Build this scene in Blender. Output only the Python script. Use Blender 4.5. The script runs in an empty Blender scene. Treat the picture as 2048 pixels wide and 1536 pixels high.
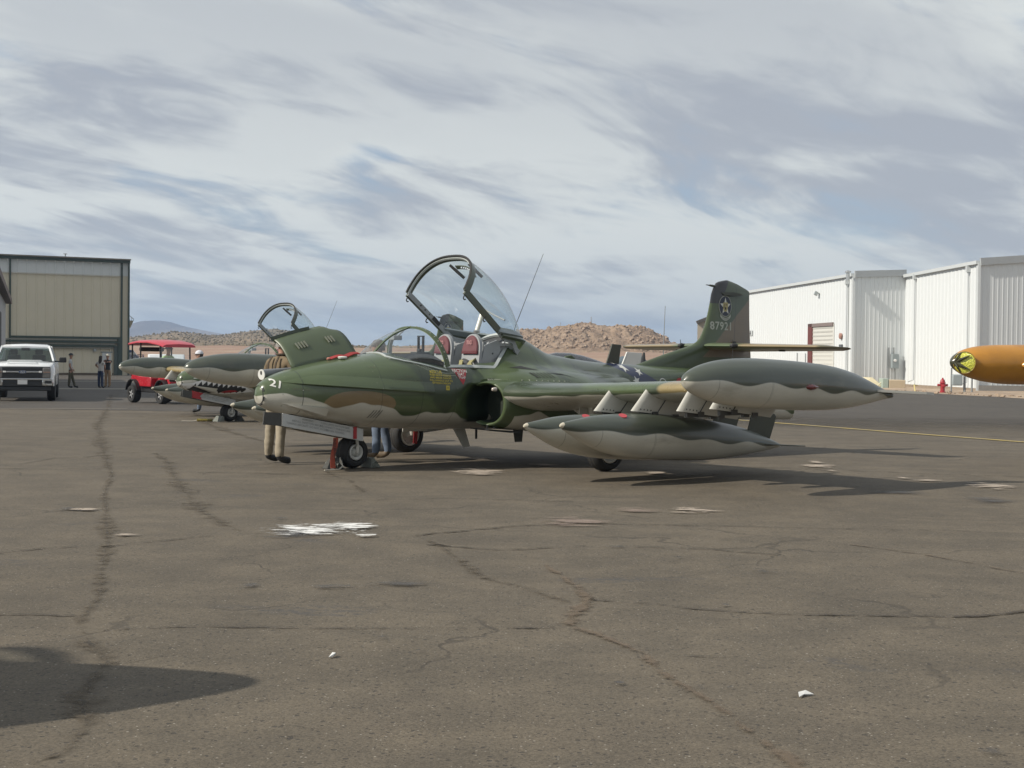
# outdoor scene: parked attack jets on an airfield apron under a high cloud deck
EXPO = 0.38
SUN_E = 3.8
SKY_S = 0.10
ASPH = (0.102, 0.086, 0.064); ASPH_W = (0.119, 0.099, 0.072)
CLOUD_L = (5.8, 6.0, 5.8); CLOUD_D = (3.45, 3.65, 3.95); CLOUD_D2 = (2.95, 3.15, 3.55); SKY_T = (2.2, 2.95, 4.2)

import bpy, bmesh, math, random
import numpy as np
from mathutils import Vector, Matrix, noise
from mathutils.geometry import delaunay_2d_cdt
R = math.radians
rnd = random.Random(7)
scene = bpy.context.scene
col = scene.collection

# ------------------------------------------------------------------ camera
F_PX = 2971.3; H0 = 715.22; ROLL = 0.011; EYE = 1.41
pitch = math.atan((768 - H0) / F_PX)
Rv = Vector((1, 0, 0)); Fv = Vector((0, math.cos(pitch), -math.sin(pitch))); Dv = Vector((0, -math.sin(pitch), -math.cos(pitch)))
Rr = math.cos(ROLL) * Rv - math.sin(ROLL) * Dv
Dr = math.sin(ROLL) * Rv + math.cos(ROLL) * Dv
cam_data = bpy.data.cameras.new('camera')
cam = bpy.data.objects.new('camera', cam_data)
col.objects.link(cam)
m3 = Matrix((Rr, -Dr, -Fv)).transposed()
cam.matrix_world = Matrix.Translation((0, 0, EYE)) @ m3.to_4x4()
cam_data.sensor_width = 36; cam_data.lens = F_PX / 2048 * 36
cam_data.clip_start = 0.1; cam_data.clip_end = 40000
scene.camera = cam
scene.render.resolution_x = 1024; scene.render.resolution_y = 768
scene.view_settings.view_transform = 'Standard'
scene.view_settings.look = 'None'
scene.view_settings.exposure = EXPO
scene.view_settings.gamma = 1.0
scene.view_settings.use_curve_mapping = False

# ------------------------------------------------------------------ sun and sky
SUN = Vector((-0.93, -0.37, 0)).normalized()
SEL = R(37)
sun_dir = Vector((SUN.x * math.cos(SEL), SUN.y * math.cos(SEL), math.sin(SEL)))
sl = bpy.data.lights.new('sun', 'SUN'); sl.energy = SUN_E; sl.angle = R(0.9); sl.color = (1.0, 0.93, 0.82)
so = bpy.data.objects.new('sun', sl); col.objects.link(so)
so.rotation_euler = (-sun_dir).to_track_quat('-Z', 'Y').to_euler(); so.location = (-30, -10, 30)

# ------------------------------------------------------------------ node expressions
class X:
    """a socket in a node tree with arithmetic"""
    def __init__(s, nt, sock): s.nt = nt; s.s = sock
    def _m(s, op, o=None, o2=None, clamp=False):
        n = s.nt.nodes.new('ShaderNodeMath'); n.operation = op; n.use_clamp = clamp
        for i, v in enumerate((s, o, o2)):
            if v is None: continue
            if isinstance(v, X): s.nt.links.new(v.s, n.inputs[i])
            else: n.inputs[i].default_value = v
        return X(s.nt, n.outputs[0])
    def __add__(s, o): return s._m('ADD', o)
    __radd__ = __add__
    def __mul__(s, o): return s._m('MULTIPLY', o)
    __rmul__ = __mul__
    def __sub__(s, o): return s._m('SUBTRACT', o)
    def __rsub__(s, o): return (s * -1.0) + o
    def __truediv__(s, o): return s._m('DIVIDE', o)
    def gt(s, o): return s._m('GREATER_THAN', o)
    def lt(s, o): return s._m('LESS_THAN', o)
    def mx(s, o): return s._m('MAXIMUM', o)
    def mn(s, o): return s._m('MINIMUM', o)
    def sin(s): return s._m('SINE')
    def abs(s): return s._m('ABSOLUTE')
    def pow(s, o): return s._m('POWER', o)
    def clamp(s): return s._m('ADD', 0.0, clamp=True)
    def step(s, a, b):
        """smooth ramp 0..1 between a and b"""
        n = s.nt.nodes.new('ShaderNodeMapRange'); n.interpolation_type = 'SMOOTHSTEP'
        s.nt.links.new(s.s, n.inputs[0]); n.inputs[1].default_value = a; n.inputs[2].default_value = b
        return X(s.nt, n.outputs[0])

class Mat:
    def __init__(s, name, rough=0.6, metal=0.0, coat=0.0, spec=0.5):
        s.m = bpy.data.materials.new(name); s.m.use_nodes = True; s.nt = s.m.node_tree
        s.b = s.nt.nodes['Principled BSDF']; s.out = s.nt.nodes['Material Output']
        s.b.inputs['Roughness'].default_value = rough; s.b.inputs['Metallic'].default_value = metal
        s.b.inputs['Coat Weight'].default_value = coat; s.b.inputs['Specular IOR Level'].default_value = spec
        s._co = None
    def coords(s, kind='Object'):
        if s._co is None:
            s._co = s.nt.nodes.new('ShaderNodeTexCoord')
        return s._co.outputs[kind]
    def xyz(s, kind='Object'):
        n = s.nt.nodes.new('ShaderNodeSeparateXYZ'); s.nt.links.new(s.coords(kind), n.inputs[0])
        return [X(s.nt, o) for o in n.outputs]
    def vec(s, x, y, z):
        n = s.nt.nodes.new('ShaderNodeCombineXYZ')
        for i, v in enumerate((x, y, z)):
            if isinstance(v, X): s.nt.links.new(v.s, n.inputs[i])
            else: n.inputs[i].default_value = v
        return n.outputs[0]
    def scaled(s, sc, kind='Object'):
        n = s.nt.nodes.new('ShaderNodeMapping'); n.inputs['Scale'].default_value = sc
        s.nt.links.new(s.coords(kind), n.inputs[0]); return n.outputs[0]
    def noise(s, scale, detail=3, vec=None, rough=0.55, dist=0.0):
        n = s.nt.nodes.new('ShaderNodeTexNoise'); n.inputs['Scale'].default_value = scale
        n.inputs['Detail'].default_value = detail; n.inputs['Roughness'].default_value = rough
        n.inputs['Distortion'].default_value = dist
        s.nt.links.new(vec if vec is not None else s.coords(), n.inputs['Vector'])
        return X(s.nt, n.outputs[0])
    def cells(s, scale, vec=None):
        """voronoi distance and a random value per cell"""
        n = s.nt.nodes.new('ShaderNodeTexVoronoi'); n.inputs['Scale'].default_value = scale
        s.nt.links.new(vec if vec is not None else s.coords(), n.inputs['Vector'])
        q = s.nt.nodes.new('ShaderNodeSeparateColor'); s.nt.links.new(n.outputs[1], q.inputs[0])
        return X(s.nt, n.outputs[0]), X(s.nt, q.outputs[0]), X(s.nt, q.outputs[1])
    def vor(s, scale, feature='F1', vec=None, out=0, rand=1.0):
        n = s.nt.nodes.new('ShaderNodeTexVoronoi'); n.feature = feature; n.inputs['Scale'].default_value = scale
        n.inputs['Randomness'].default_value = rand
        s.nt.links.new(vec if vec is not None else s.coords(), n.inputs['Vector'])
        return X(s.nt, n.outputs[out])
    def rgb(s, c):
        n = s.nt.nodes.new('ShaderNodeRGB'); n.outputs[0].default_value = (*c, 1); return n.outputs[0]
    def mix(s, a, b, f):
        n = s.nt.nodes.new('ShaderNodeMix'); n.data_type = 'RGBA'
        if isinstance(f, X): s.nt.links.new(f.s, n.inputs[0])
        else: n.inputs[0].default_value = f
        for v, i in ((a, 6), (b, 7)):
            if isinstance(v, tuple): n.inputs[i].default_value = (*v, 1)
            else: s.nt.links.new(v, n.inputs[i])
        return n.outputs[2]
    def shade(s, c, f):
        """multiply a colour by a scalar expression"""
        n = s.nt.nodes.new('ShaderNodeVectorMath'); n.operation = 'SCALE'
        if isinstance(c, tuple): n.inputs[0].default_value = c
        else: s.nt.links.new(c, n.inputs[0])
        s.nt.links.new(f.s, n.inputs['Scale']); return n.outputs[0]
    def color(s, c):
        if isinstance(c, tuple): s.b.inputs['Base Color'].default_value = (*c, 1)
        else: s.nt.links.new(c, s.b.inputs['Base Color'])
        return s
    def rough(s, r): s.nt.links.new(r.s, s.b.inputs['Roughness'])
    def bump(s, h, strength=0.3, dist=0.01):
        n = s.nt.nodes.new('ShaderNodeBump'); n.inputs['Strength'].default_value = strength
        n.inputs['Distance'].default_value = dist; s.nt.links.new(h.s, n.inputs['Height'])
        s.nt.links.new(n.outputs[0], s.b.inputs['Normal'])
    def alpha(s, a): s.nt.links.new(a.s, s.b.inputs['Alpha'])

_plain = {}
def plain(name, c, rough=0.6, metal=0.0, coat=0.0, var=0.12, scale=3.0, spec=0.5):
    """a painted or plain surface with faint procedural mottling and dirt"""
    if name in _plain: return _plain[name]
    m = Mat(name, rough, metal, coat, spec)
    n = m.noise(scale, 4); n2 = m.noise(scale * 9, 3)
    m.color(m.shade(c, (n - 0.5) * (var * 2) + (n2 - 0.5) * var + 1.0))
    m.rough(n2 * 0.25 + (rough - 0.12))
    _plain[name] = m.m
    return m.m

world = bpy.data.worlds.new('World'); scene.world = world; world.use_nodes = True
wn = world.node_tree; bg = wn.nodes['Background']; bg.inputs['Strength'].default_value = SKY_S
sky = wn.nodes.new('ShaderNodeTexSky'); sky.sky_type = 'NISHITA'; sky.sun_disc = False
sky.sun_elevation = SEL; sky.sun_rotation = math.atan2(sun_dir.x, sun_dir.y)
sky.air_density = 1.0; sky.dust_density = 1.0; sky.ozone_density = 1.5
class W(Mat):
    def __init__(s, nt): s.nt = nt; s._co = None
wm = W(wn)
gx, gy, gzz = wm.xyz('Generated')
def clouds():
    up = gzz.mx(0.0)
    # project the view direction on a flat cloud deck, squeezed near the horizon
    k = up + gx * 0.15 + 0.24
    px = gx / k; py = gy / k
    a = R(30)
    qx = px * math.cos(a) + py * math.sin(a); qy = py * math.cos(a) - px * math.sin(a)
    v = wm.vec(qx * 0.75, qy * 1.0, 3.3)
    n1 = wm.noise(1.5, 5, v, 0.52, 0.6)
    n2 = wm.noise(3.4, 7, wm.vec(qx * 0.68, qy * 1.0, 9.1), 0.58, 0.9)
    n3 = wm.noise(10.0, 6, wm.vec(qx * 0.6, qy * 1.1, 1.7), 0.6, 0.8)
    cover = (n1 * 0.55 + n2 * 0.33 + n3 * 0.12)
    return cover, n1, n2, n3, up
cover, n1, n2, n3, up = clouds()
mask = cover.step(0.33, 0.48)
tone = (n2 * 0.40 + n1 * 0.1 + n3 * 0.12 + wm.noise(1.5, 4, wm.vec(gx / (up + 0.2) * 0.6, gy / (up + 0.2) * 1.1, 5.5), 0.5, 0.5) * 0.55)
ccol = wm.mix(CLOUD_D, CLOUD_L, tone.step(0.49, 0.62))
# deck thickens and darkens overhead, glows warm white near the horizon
ccol = wm.mix(ccol, CLOUD_D2, up.step(0.08, 0.24) * 0.55 * n1.step(0.3, 0.55))
ccol = wm.mix(ccol, CLOUD_L, (1.0 - up.step(0.0, 0.10)) * 0.45)
skyc = wm.mix(sky.outputs[0], SKY_T, 0.55)
fin = wm.mix(skyc, ccol, mask * 0.80 + 0.16)
wn.links.new(fin, bg.inputs[0])

# ------------------------------------------------------------------ mesh helpers
def link(name, me, parent=None, mats=None):
    o = bpy.data.objects.new(name, me); col.objects.link(o)
    if parent is not None: o.parent = parent
    if mats:
        for m in (mats if isinstance(mats, (list, tuple)) else [mats]): me.materials.append(m)
    return o
def tag(o, label=None, cat=None, group=None, kind=None):
    if label: o['label'] = label
    if cat: o['category'] = cat
    if group: o['group'] = group
    if kind: o['kind'] = kind
    return o
def empty(name, loc=(0, 0, 0), rz=0.0):
    o = bpy.data.objects.new(name, None); col.objects.link(o)
    o.location = loc; o.rotation_euler = (0, 0, rz); o.empty_display_size = 0.2
    return o
def copy_tree(o, parent=None, skip=()):
    c = o.copy(); col.objects.link(c); c.parent = parent
    for ch in list(o.children):
        if ch.name.split('.')[0] in skip: continue
        copy_tree(ch, c, skip)
    return c
class MB:
    def __init__(s): s.v = []; s.f = []; s.mi = []; s.cur = 0
    def add(s, vs, fs):
        o = len(s.v); s.v += [tuple(v) for v in vs]; s.f += [tuple(i + o for i in f) for f in fs]; s.mi += [s.cur] * len(fs)
        return s
    def box(s, x0, y0, z0, x1, y1, z1):
        vs = [(x, y, z) for x in (x0, x1) for y in (y0, y1) for z in (z0, z1)]
        return s.add(vs, [(0, 1, 3, 2), (4, 6, 7, 5), (0, 4, 5, 1), (2, 3, 7, 6), (0, 2, 6, 4), (1, 5, 7, 3)])
    def obox(s, c, ax, ay, az):
        """oriented box: centre and three half-axis vectors"""
        c, ax, ay, az = map(Vector, (c, ax, ay, az))
        vs = [c + ax * i + ay * j + az * k for i in (-1, 1) for j in (-1, 1) for k in (-1, 1)]
        return s.add(vs, [(0, 1, 3, 2), (4, 6, 7, 5), (0, 4, 5, 1), (2, 3, 7, 6), (0, 2, 6, 4), (1, 5, 7, 3)])
    def loft(s, rings, closed=True, caps=True):
        n = len(rings[0]); vs = [v for r in rings for v in r]; fs = []
        for i in range(len(rings) - 1):
            for j in range(n if closed else n - 1):
                a = i * n + j; b = i * n + (j + 1) % n
                fs.append((a, b, b + n, a + n))
        if caps and closed:
            fs.append(tuple(range(n))[::-1]); fs.append(tuple((len(rings) - 1) * n + j for j in range(n)))
        return s.add(vs, fs)
    def tube(s, pts, r, n=8, caps=True):
        pts = [Vector(p) for p in pts]; rs = r if isinstance(r, (list, tuple)) else [r] * len(pts)
        rings = []; prev = None
        for i, p in enumerate(pts):
            t = (pts[min(i + 1, len(pts) - 1)] - pts[max(i - 1, 0)]).normalized()
            up = Vector((0, 0, 1)) if abs(t.z) < 0.95 else Vector((1, 0, 0))
            u = t.cross(up).normalized()
            if prev is not None and u.dot(prev) < 0: u = -u
            prev = u; w = t.cross(u).normalized()
            rings.append([p + (u * math.cos(2 * math.pi * k / n) + w * math.sin(2 * math.pi * k / n)) * rs[i] for k in range(n)])
        return s.loft(rings, True, caps)
    def ribbon(s, pts, nrm, w, th):
        """flat bar following pts; nrm = outward normal per point"""
        rings = []
        P = [Vector(p) for p in pts]
        for i, p in enumerate(P):
            t = (P[min(i + 1, len(P) - 1)] - P[max(i - 1, 0)]).normalized()
            nn = Vector(nrm[i] if isinstance(nrm, list) else nrm).normalized(); b = t.cross(nn).normalized()
            rings.append([p + b * w / 2 + nn * th / 2, p - b * w / 2 + nn * th / 2, p - b * w / 2 - nn * th / 2, p + b * w / 2 - nn * th / 2])
        return s.loft(rings)
    def lathe(s, prof, axis='x', c=(0, 0, 0), n=32, caps=True):
        """prof = [(axial, radius)]; axis unit letter"""
        rings = []
        for a, r in prof:
            ring = []
            for k in range(n):
                t = 2 * math.pi * k / n; p, q = r * math.cos(t), r * math.sin(t)
                v = {'x': (a, p, q), 'y': (q, a, p), 'z': (p, q, a)}[axis]
                ring.append((v[0] + c[0], v[1] + c[1], v[2] + c[2]))
            rings.append(ring)
        return s.loft(rings, True, caps)
    def extrude(s, poly, fn0, fn1):
        """prism between two mappings of a 2D polygon"""
        n = len(poly); vs = [fn0(*p) for p in poly] + [fn1(*p) for p in poly]
        fs = [tuple(range(n))[::-1], tuple(range(n, 2 * n))] + [(i, (i + 1) % n, (i + 1) % n + n, i + n) for i in range(n)]
        return s.add(vs, fs)
    def mesh(s, name, smooth=True, angle=35):
        me = bpy.data.meshes.new(name); me.from_pydata(s.v, [], s.f); me.update()
        if len(set(s.mi)) > 1 or (s.mi and s.mi[0]): me.polygons.foreach_set('material_index', s.mi)
        bm = bmesh.new(); bm.from_mesh(me)
        bmesh.ops.recalc_face_normals(bm, faces=bm.faces)
        if smooth:
            for f in bm.faces: f.smooth = True
            for e in bm.edges:
                if len(e.link_faces) == 2 and e.calc_face_angle(0) > R(angle): e.smooth = False
        bm.to_mesh(me); bm.free()
        return me
    def build(s, name, mats, parent=None, smooth=True, angle=35, bevel=0):
        me = s.mesh(name, smooth, angle)
        o = link(name, me, parent, mats)
        if bevel:
            bv = o.modifiers.new('bevel', 'BEVEL'); bv.width = bevel; bv.segments = 2; bv.limit_method = 'ANGLE'; bv.angle_limit = R(40)
        return o
def herm(xs, ys):
    xs = np.array(xs, float); ys = np.array(ys, float)
    d = np.gradient(ys, xs)
    def f(x):
        x = np.clip(x, xs[0], xs[-1]); i = np.clip(np.searchsorted(xs, x) - 1, 0, len(xs) - 2)
        h = xs[i + 1] - xs[i]; t = (x - xs[i]) / h
        return ((2 * t**3 - 3 * t**2 + 1) * ys[i] + (t**3 - 2 * t**2 + t) * h * d[i] + (-2 * t**3 + 3 * t**2) * ys[i + 1] + (t**3 - t**2) * h * d[i + 1])
    return f
def sm(x, a, b):
    t = min(1, max(0, (x - a) / (b - a))); return t * t * (3 - 2 * t)
def text_polys(body, size, font_bold=False, shear=0, spacing=1.0, align='CENTER', line=1.0, fine=0):
    cu = bpy.data.curves.new('txt', 'FONT'); cu.body = body; cu.size = size; cu.align_x = align; cu.align_y = 'CENTER'
    cu.space_character = spacing; cu.shear = shear; cu.resolution_u = 2; cu.space_line = line
    if font_bold: cu.offset = size * 0.02
    o = bpy.data.objects.new('txt', cu); col.objects.link(o)
    dg = bpy.context.evaluated_depsgraph_get(); me = bpy.data.meshes.new_from_object(o.evaluated_get(dg))
    vs = [(v.co.x, v.co.y) for v in me.vertices]; fs = [tuple(p.vertices) for p in me.polygons]
    if fine:
        bm = bmesh.new(); bm.from_mesh(me); bmesh.ops.triangulate(bm, faces=bm.faces)
        for _ in range(fine): bmesh.ops.subdivide_edges(bm, edges=bm.edges, cuts=1, use_grid_fill=True)
        bm.verts.index_update(); vs = [(v.co.x, v.co.y) for v in bm.verts]; fs = [tuple(v.index for v in f.verts) for f in bm.faces]; bm.free()
    bpy.data.objects.remove(o); bpy.data.meshes.remove(me); bpy.data.curves.remove(cu)
    return vs, fs
def fill_poly(poly, step):
    """triangulate a 2D polygon with interior points so it can be draped"""
    poly = [Vector(p) for p in poly]
    dense = []
    for i, p in enumerate(poly):
        q = poly[(i + 1) % len(poly)]; k = max(1, int((q - p).length / step))
        dense += [p + (q - p) * (j / k) for j in range(k)]
    n = len(dense); edges = [(i, (i + 1) % n) for i in range(n)]
    x0 = min(p.x for p in dense); x1 = max(p.x for p in dense); y0 = min(p.y for p in dense); y1 = max(p.y for p in dense)
    pts = list(dense); x = x0 + step * 0.53
    while x < x1:
        y = y0 + step * 0.47
        while y < y1: pts.append(Vector((x, y))); y += step
        x += step
    v, e, f, *_ = delaunay_2d_cdt(pts, edges, [list(range(n))], 1, 1e-6)
    return [(p.x, p.y) for p in v], [tuple(t) for t in f]
# ================================================================== SETTING
def ground_z(x, y):
    drop = float(np.interp(y, [18, 34, 50, 75, 139, 170], [0, 0.11, 0.235, 0.36, 0.65, 0.75]))
    left = 1 - sm(x, -2.0, 9.0)
    return -drop * (0.60 + 0.40 * left)
def unproj(u, v, z=None):
    """ground point seen at pixel (u, v) of the 2048 px photograph"""
    d = Rr * (u - 1024) + Dr * (v - 768) + Fv * F_PX
    zz = 0.0 if z is None else z
    for _ in range(6):
        t = (zz - EYE) / d.z; x, y = d.x * t, d.y * t
        if z is None: zz = ground_z(x, y)
    return x, y
def at(u, dist, z):
    """point at depth dist in image column u (ignoring roll) with height z"""
    return Vector(((u - 1024) / F_PX * dist, dist, z))
def sheet(name, x0, x1, y0, y1, step, lift, mats, kind='structure', inside=None):
    nx = max(1, int((x1 - x0) / step)); ny = max(1, int((y1 - y0) / step))
    mb = MB(); vs = []; fs = []
    for j in range(ny + 1):
        for i in range(nx + 1):
            x = x0 + (x1 - x0) * i / nx; y = y0 + (y1 - y0) * j / ny
            vs.append((x, y, ground_z(x, y) + lift))
    for j in range(ny):
        for i in range(nx):
            a = j * (nx + 1) + i; fs.append((a, a + 1, a + nx + 2, a + nx + 1))
    mb.add(vs, fs); o = mb.build(name, mats, angle=180); tag(o, kind=kind); return o
def poly_sheet(name, poly, lift, mats, step=1.5, kind='structure', parent=None):
    vs, fs = fill_poly(poly, step)
    mb = MB(); mb.add([(x, y, ground_z(x, y) + lift) for x, y in vs], fs)
    o = mb.build(name, mats, parent=parent, angle=180)
    if parent is None: tag(o, kind=kind)
    return o

def asphalt(name, base, warm, seed):
    m = Mat(name, 0.85, spec=0.35)
    big = m.noise(0.22, 4, m.scaled((1, 1, 1)), 0.55); mid = m.noise(1.7, 5, None, 0.6)
    streak = m.noise(0.9, 4, m.scaled((0.25, 1.4, 1)), 0.55)
    fine = m.noise(55, 3, None, 0.7); grit = m.vor(95, 'F1', None, 0)
    stones = m.noise(160, 2, None, 0.5)
    v = (big - 0.5) * 0.45 + (mid - 0.5) * 0.42 + (streak - 0.5) * 0.34 + (fine - 0.5) * 0.75 + (m.noise(9, 5, None, 0.65) - 0.5) * 0.35 + 1.0
    c = m.mix(base, warm, mid.step(0.35, 0.7))
    c = m.shade(c, v)
    g0, g1, g2 = m.cells(120); c = m.shade(c, g1 * 0.50 + 0.75)
    d0, d1, d2 = m.cells(34, m.scaled((1, 1, 1))); e0, e1, e2 = m.cells(75)
    dark = (1.0 - (d0 - d2 * 0.22).step(0.10, 0.20)) * d1.gt(0.72) + (1.0 - e0.step(0.22, 0.34)) * e1.gt(0.86)
    dark = dark.clamp()
    c = m.mix(c, (0.035, 0.032, 0.029), dark * 0.70)
    l0, l1, l2 = m.cells(62); light = (1.0 - (l0 - l2 * 0.12).step(0.14, 0.22)) * l1.gt(0.94)
    c = m.mix(c, (0.36, 0.33, 0.28), light * 0.75)
    spots = m.noise(0.55, 2, m.scaled((0.8, 1.5, 1)), 0.5).step(0.66, 0.70) * m.noise(14, 4).step(0.4, 0.6)
    c = m.mix(c, (0.055, 0.055, 0.058), spots * 0.55)
    # hairline cracks
    wv = m.nt.nodes.new('ShaderNodeVectorMath'); wv.operation = 'ADD'
    nn = m.nt.nodes.new('ShaderNodeTexNoise'); nn.inputs['Scale'].default_value = 1.1; nn.inputs['Detail'].default_value = 5
    m.nt.links.new(m.coords(), nn.inputs['Vector']); m.nt.links.new(m.coords(), wv.inputs[0])
    sc = m.nt.nodes.new('ShaderNodeVectorMath'); sc.operation = 'SCALE'; sc.inputs['Scale'].default_value = 1.3
    m.nt.links.new(nn.outputs[1], sc.inputs[0]); m.nt.links.new(sc.outputs[0], wv.inputs[1])
    cr = m.vor(0.33, 'DISTANCE_TO_EDGE', wv.outputs[0], 0)
    crk = (1.0 - cr.step(0.0015, 0.010)) * m.noise(0.5, 2).step(0.42, 0.6)
    c = m.mix(c, (0.045, 0.038, 0.03), crk * 0.6)
    m.color(c); m.rough(fine * 0.25 + 0.68)
    m.bump(fine * 0.5 + stones * 0.3 - dark * 0.8 - crk, 0.55, 0.006)
    return m.m
M_asph = asphalt('old_asphalt', ASPH, ASPH_W, 1)
M_asph2 = asphalt('newer_asphalt', (0.070, 0.063, 0.054), (0.080, 0.070, 0.058), 2)
sheet('apron', -95, 62, -45, 150, 1.5, 0.0, M_asph)
# newer, darker asphalt on the far side
bl = [unproj(-900, 812), unproj(0, 817), unproj(430, 824), unproj(900, 846)]
bl = [(p[0], p[1]) for p in bl]
poly_sheet('far_apron', [(-94, 39), bl[0], bl[1], bl[2], (3, 37.5), (3, 149), (-94, 149)], 0.005, M_asph2, 3.0)
M_asph3 = asphalt('newer_asphalt_feathered', (0.070, 0.063, 0.054), (0.080, 0.070, 0.058), 3)
_q = Mat.__new__(Mat); _q.m = M_asph3; _q.nt = M_asph3.node_tree; _q.b = _q.nt.nodes['Principled BSDF']; _q._co = None
_x, _y, _z = _q.xyz(); _q.alpha((_y + _x * .35 + (_q.noise(.25, 4) - .5) * 8.0).step(31, 47))
poly_sheet('far_apron', [(3.02, 28), (20, 20), (61, 20), (61, 149), (3.02, 149)], 0.005, M_asph3, 3.0)
# pale concrete strips across the left
M_conc = plain('pale_concrete', (0.20, 0.185, 0.155), 0.9, var=0.25)
def strip(name, u0, v0, u1, v1, w, lift, m, ext=0):
    a = Vector(unproj(u0, v0)); b = Vector(unproj(u1, v1)); d = (b - a).normalized(); n = Vector((-d.y, d.x)) * w / 2
    a = a - d * ext; b = b + d * ext
    return poly_sheet(name, [tuple(a - n), tuple(b - n), tuple(b + n), tuple(a + n)], lift, m, 2.0)
strip('concrete_strip', -300, 776, 260, 778, 3.2, 0.010, M_conc, 5)
strip('concrete_strip', -300, 761.5, 260, 763, 2.6, 0.010, M_conc, 5)
strip('seam', -200, 817.5, 255, 818, 0.35, 0.010, plain('seam_dust', (0.18, 0.16, 0.13), 0.9, var=0.3))

def blob_mat(name, c, c2, scale=9, th=0.4, amp=3.0, maxa=1.0, stretch=(0.35, 1, 1)):
    """spilled / worn patch: alpha from UV distance to centre and noise"""
    m = Mat(name, 0.9)
    uv = m.coords('UV'); n = m.nt.nodes.new('ShaderNodeSeparateXYZ'); m.nt.links.new(uv, n.inputs[0])
    ux, uy = X(m.nt, n.outputs[0]) - 0.5, X(m.nt, n.outputs[1]) - 0.5
    d = (ux * ux + uy * uy).pow(0.5) * 2.0
    nz = m.noise(scale, 6, m.scaled(stretch), 0.68) * 0.7 + m.noise(scale * 3.5, 5, m.scaled(stretch), 0.6) * 0.3
    a = ((nz - 0.5) * amp + 0.66 - d).step(0.0, th) * (1.0 - d.step(0.8, 1.0))
    m.color(m.mix(c, c2, m.noise(scale * 2, 3).step(0.3, 0.7))); m.alpha(a * maxa)
    return m.m
def patch(name, u, v, du, dv, mat, lift=0.015):
    """elliptical patch lying on the ground, given by its extent in the photograph"""
    x, y = unproj(u, v); xl, _ = unproj(u - du, v); _, yt = unproj(u, v - dv)
    rx = x - xl; ry = min(yt - y, y - unproj(u, v + dv)[1]) * 1.15
    me = bpy.data.meshes.new(name); n = 6
    vs = []; uvs = []
    for j in range(n + 1):
        for i in range(n + 1):
            s, t = i / n, j / n; X_, Y_ = x + (s - .5) * 2 * rx, y + (t - .5) * 2 * ry
            vs.append((X_, Y_, ground_z(X_, Y_) + lift)); uvs.append((s, t))
    fs = [(j * (n + 1) + i, j * (n + 1) + i + 1, (j + 1) * (n + 1) + i + 1, (j + 1) * (n + 1) + i) for j in range(n) for i in range(n)]
    me.from_pydata(vs, [], fs); me.update(); uvl = me.uv_layers.new(name='UVMap')
    for p in me.polygons:
        for li, vi in zip(p.loop_indices, p.vertices): uvl.data[li].uv = uvs[vi]
    o = link(name, me, None, mat); tag(o, kind='structure'); return o
M_white = blob_mat('white_spill', (0.75, 0.75, 0.73), (0.62, 0.62, 0.6), 6, 0.55, 6.5, 1.0, (0.6, 1.8, 1))
M_bluish = blob_mat('dark_damp', (0.06, 0.064, 0.072), (0.07, 0.07, 0.074), 4, 0.6, 3.0, 0.6)
M_tan = blob_mat('absorbent_dust', (0.42, 0.355, 0.29), (0.32, 0.27, 0.22), 6, 0.45, 5.0, 0.95)
M_rust = blob_mat('pinkish_dust', (0.27, 0.205, 0.17), (0.22, 0.17, 0.14), 6, 0.7, 4.5, 0.75)
patch('damp_patch', 590, 1069, 110, 16, M_bluish, 0.012)
patch('white_spill', 615, 1062, 105, 13, M_white); patch('white_spill', 700, 1057, 62, 13, M_white, 0.018); patch('white_spill', 722, 1074, 34, 6, M_white, .021)
patch('dust_patch', 955, 945, 78, 8, M_tan); patch('dust_patch', 960, 919, 40, 3, M_tan); patch('dust_patch', 1145, 1046, 110, 14, M_rust)
patch('dust_patch', 1085, 931, 45, 3, M_tan)
patch('dust_patch', 1385, 1023, 66, 8, M_tan); patch('dust_patch', 1270, 1023, 70, 6, M_rust); patch('dust_patch', 1315, 947, 30, 4, M_tan)
patch('dust_patch', 1635, 933, 44, 5, M_tan); patch('dust_patch', 1632, 926, 20, 3, M_tan); patch('dust_patch', 1665, 944, 14, 2, M_tan)
patch('dust_patch', 1858, 963, 34, 4, M_tan); patch('dust_patch', 1808, 958, 20, 3, M_tan); patch('dust_patch', 1985, 974, 55, 7, M_tan)
patch('damp_patch', 1800, 987, 90, 6, M_bluish); patch('damp_patch', 1980, 1003, 80, 9, M_bluish); patch('dust_patch', 250, 1073, 40, 3, M_tan)
patch('dust_patch', 160, 1021, 50, 4, M_tan); patch('damp_patch', 135, 1020, 35, 4, M_bluish)
M_spot = blob_mat('oil_spot', (0.05, 0.052, 0.056), (0.06, 0.06, 0.062), 9, 0.7, 4.0, 0.6, (0.6, 1.2, 1))
for (u, v, du, dv) in [(765, 1278, 14, 3), (838, 1305, 12, 3), (1240, 1372, 16, 4), (1400, 1379, 20, 5), (1460, 1380, 10, 3), (1452, 1213, 14, 3), (1476, 1240, 12, 2), (1530, 1145, 40, 5), (1240, 1096, 34, 3), (500, 1176, 30, 8), (660, 1176, 60, 6), (1990, 1510, 50, 9), (800, 1170, 90, 9), (560, 1040, 25, 5), (1355, 1118, 20, 3)]:
    patch('oil_spot', u, v, du, dv, M_spot)

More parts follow.
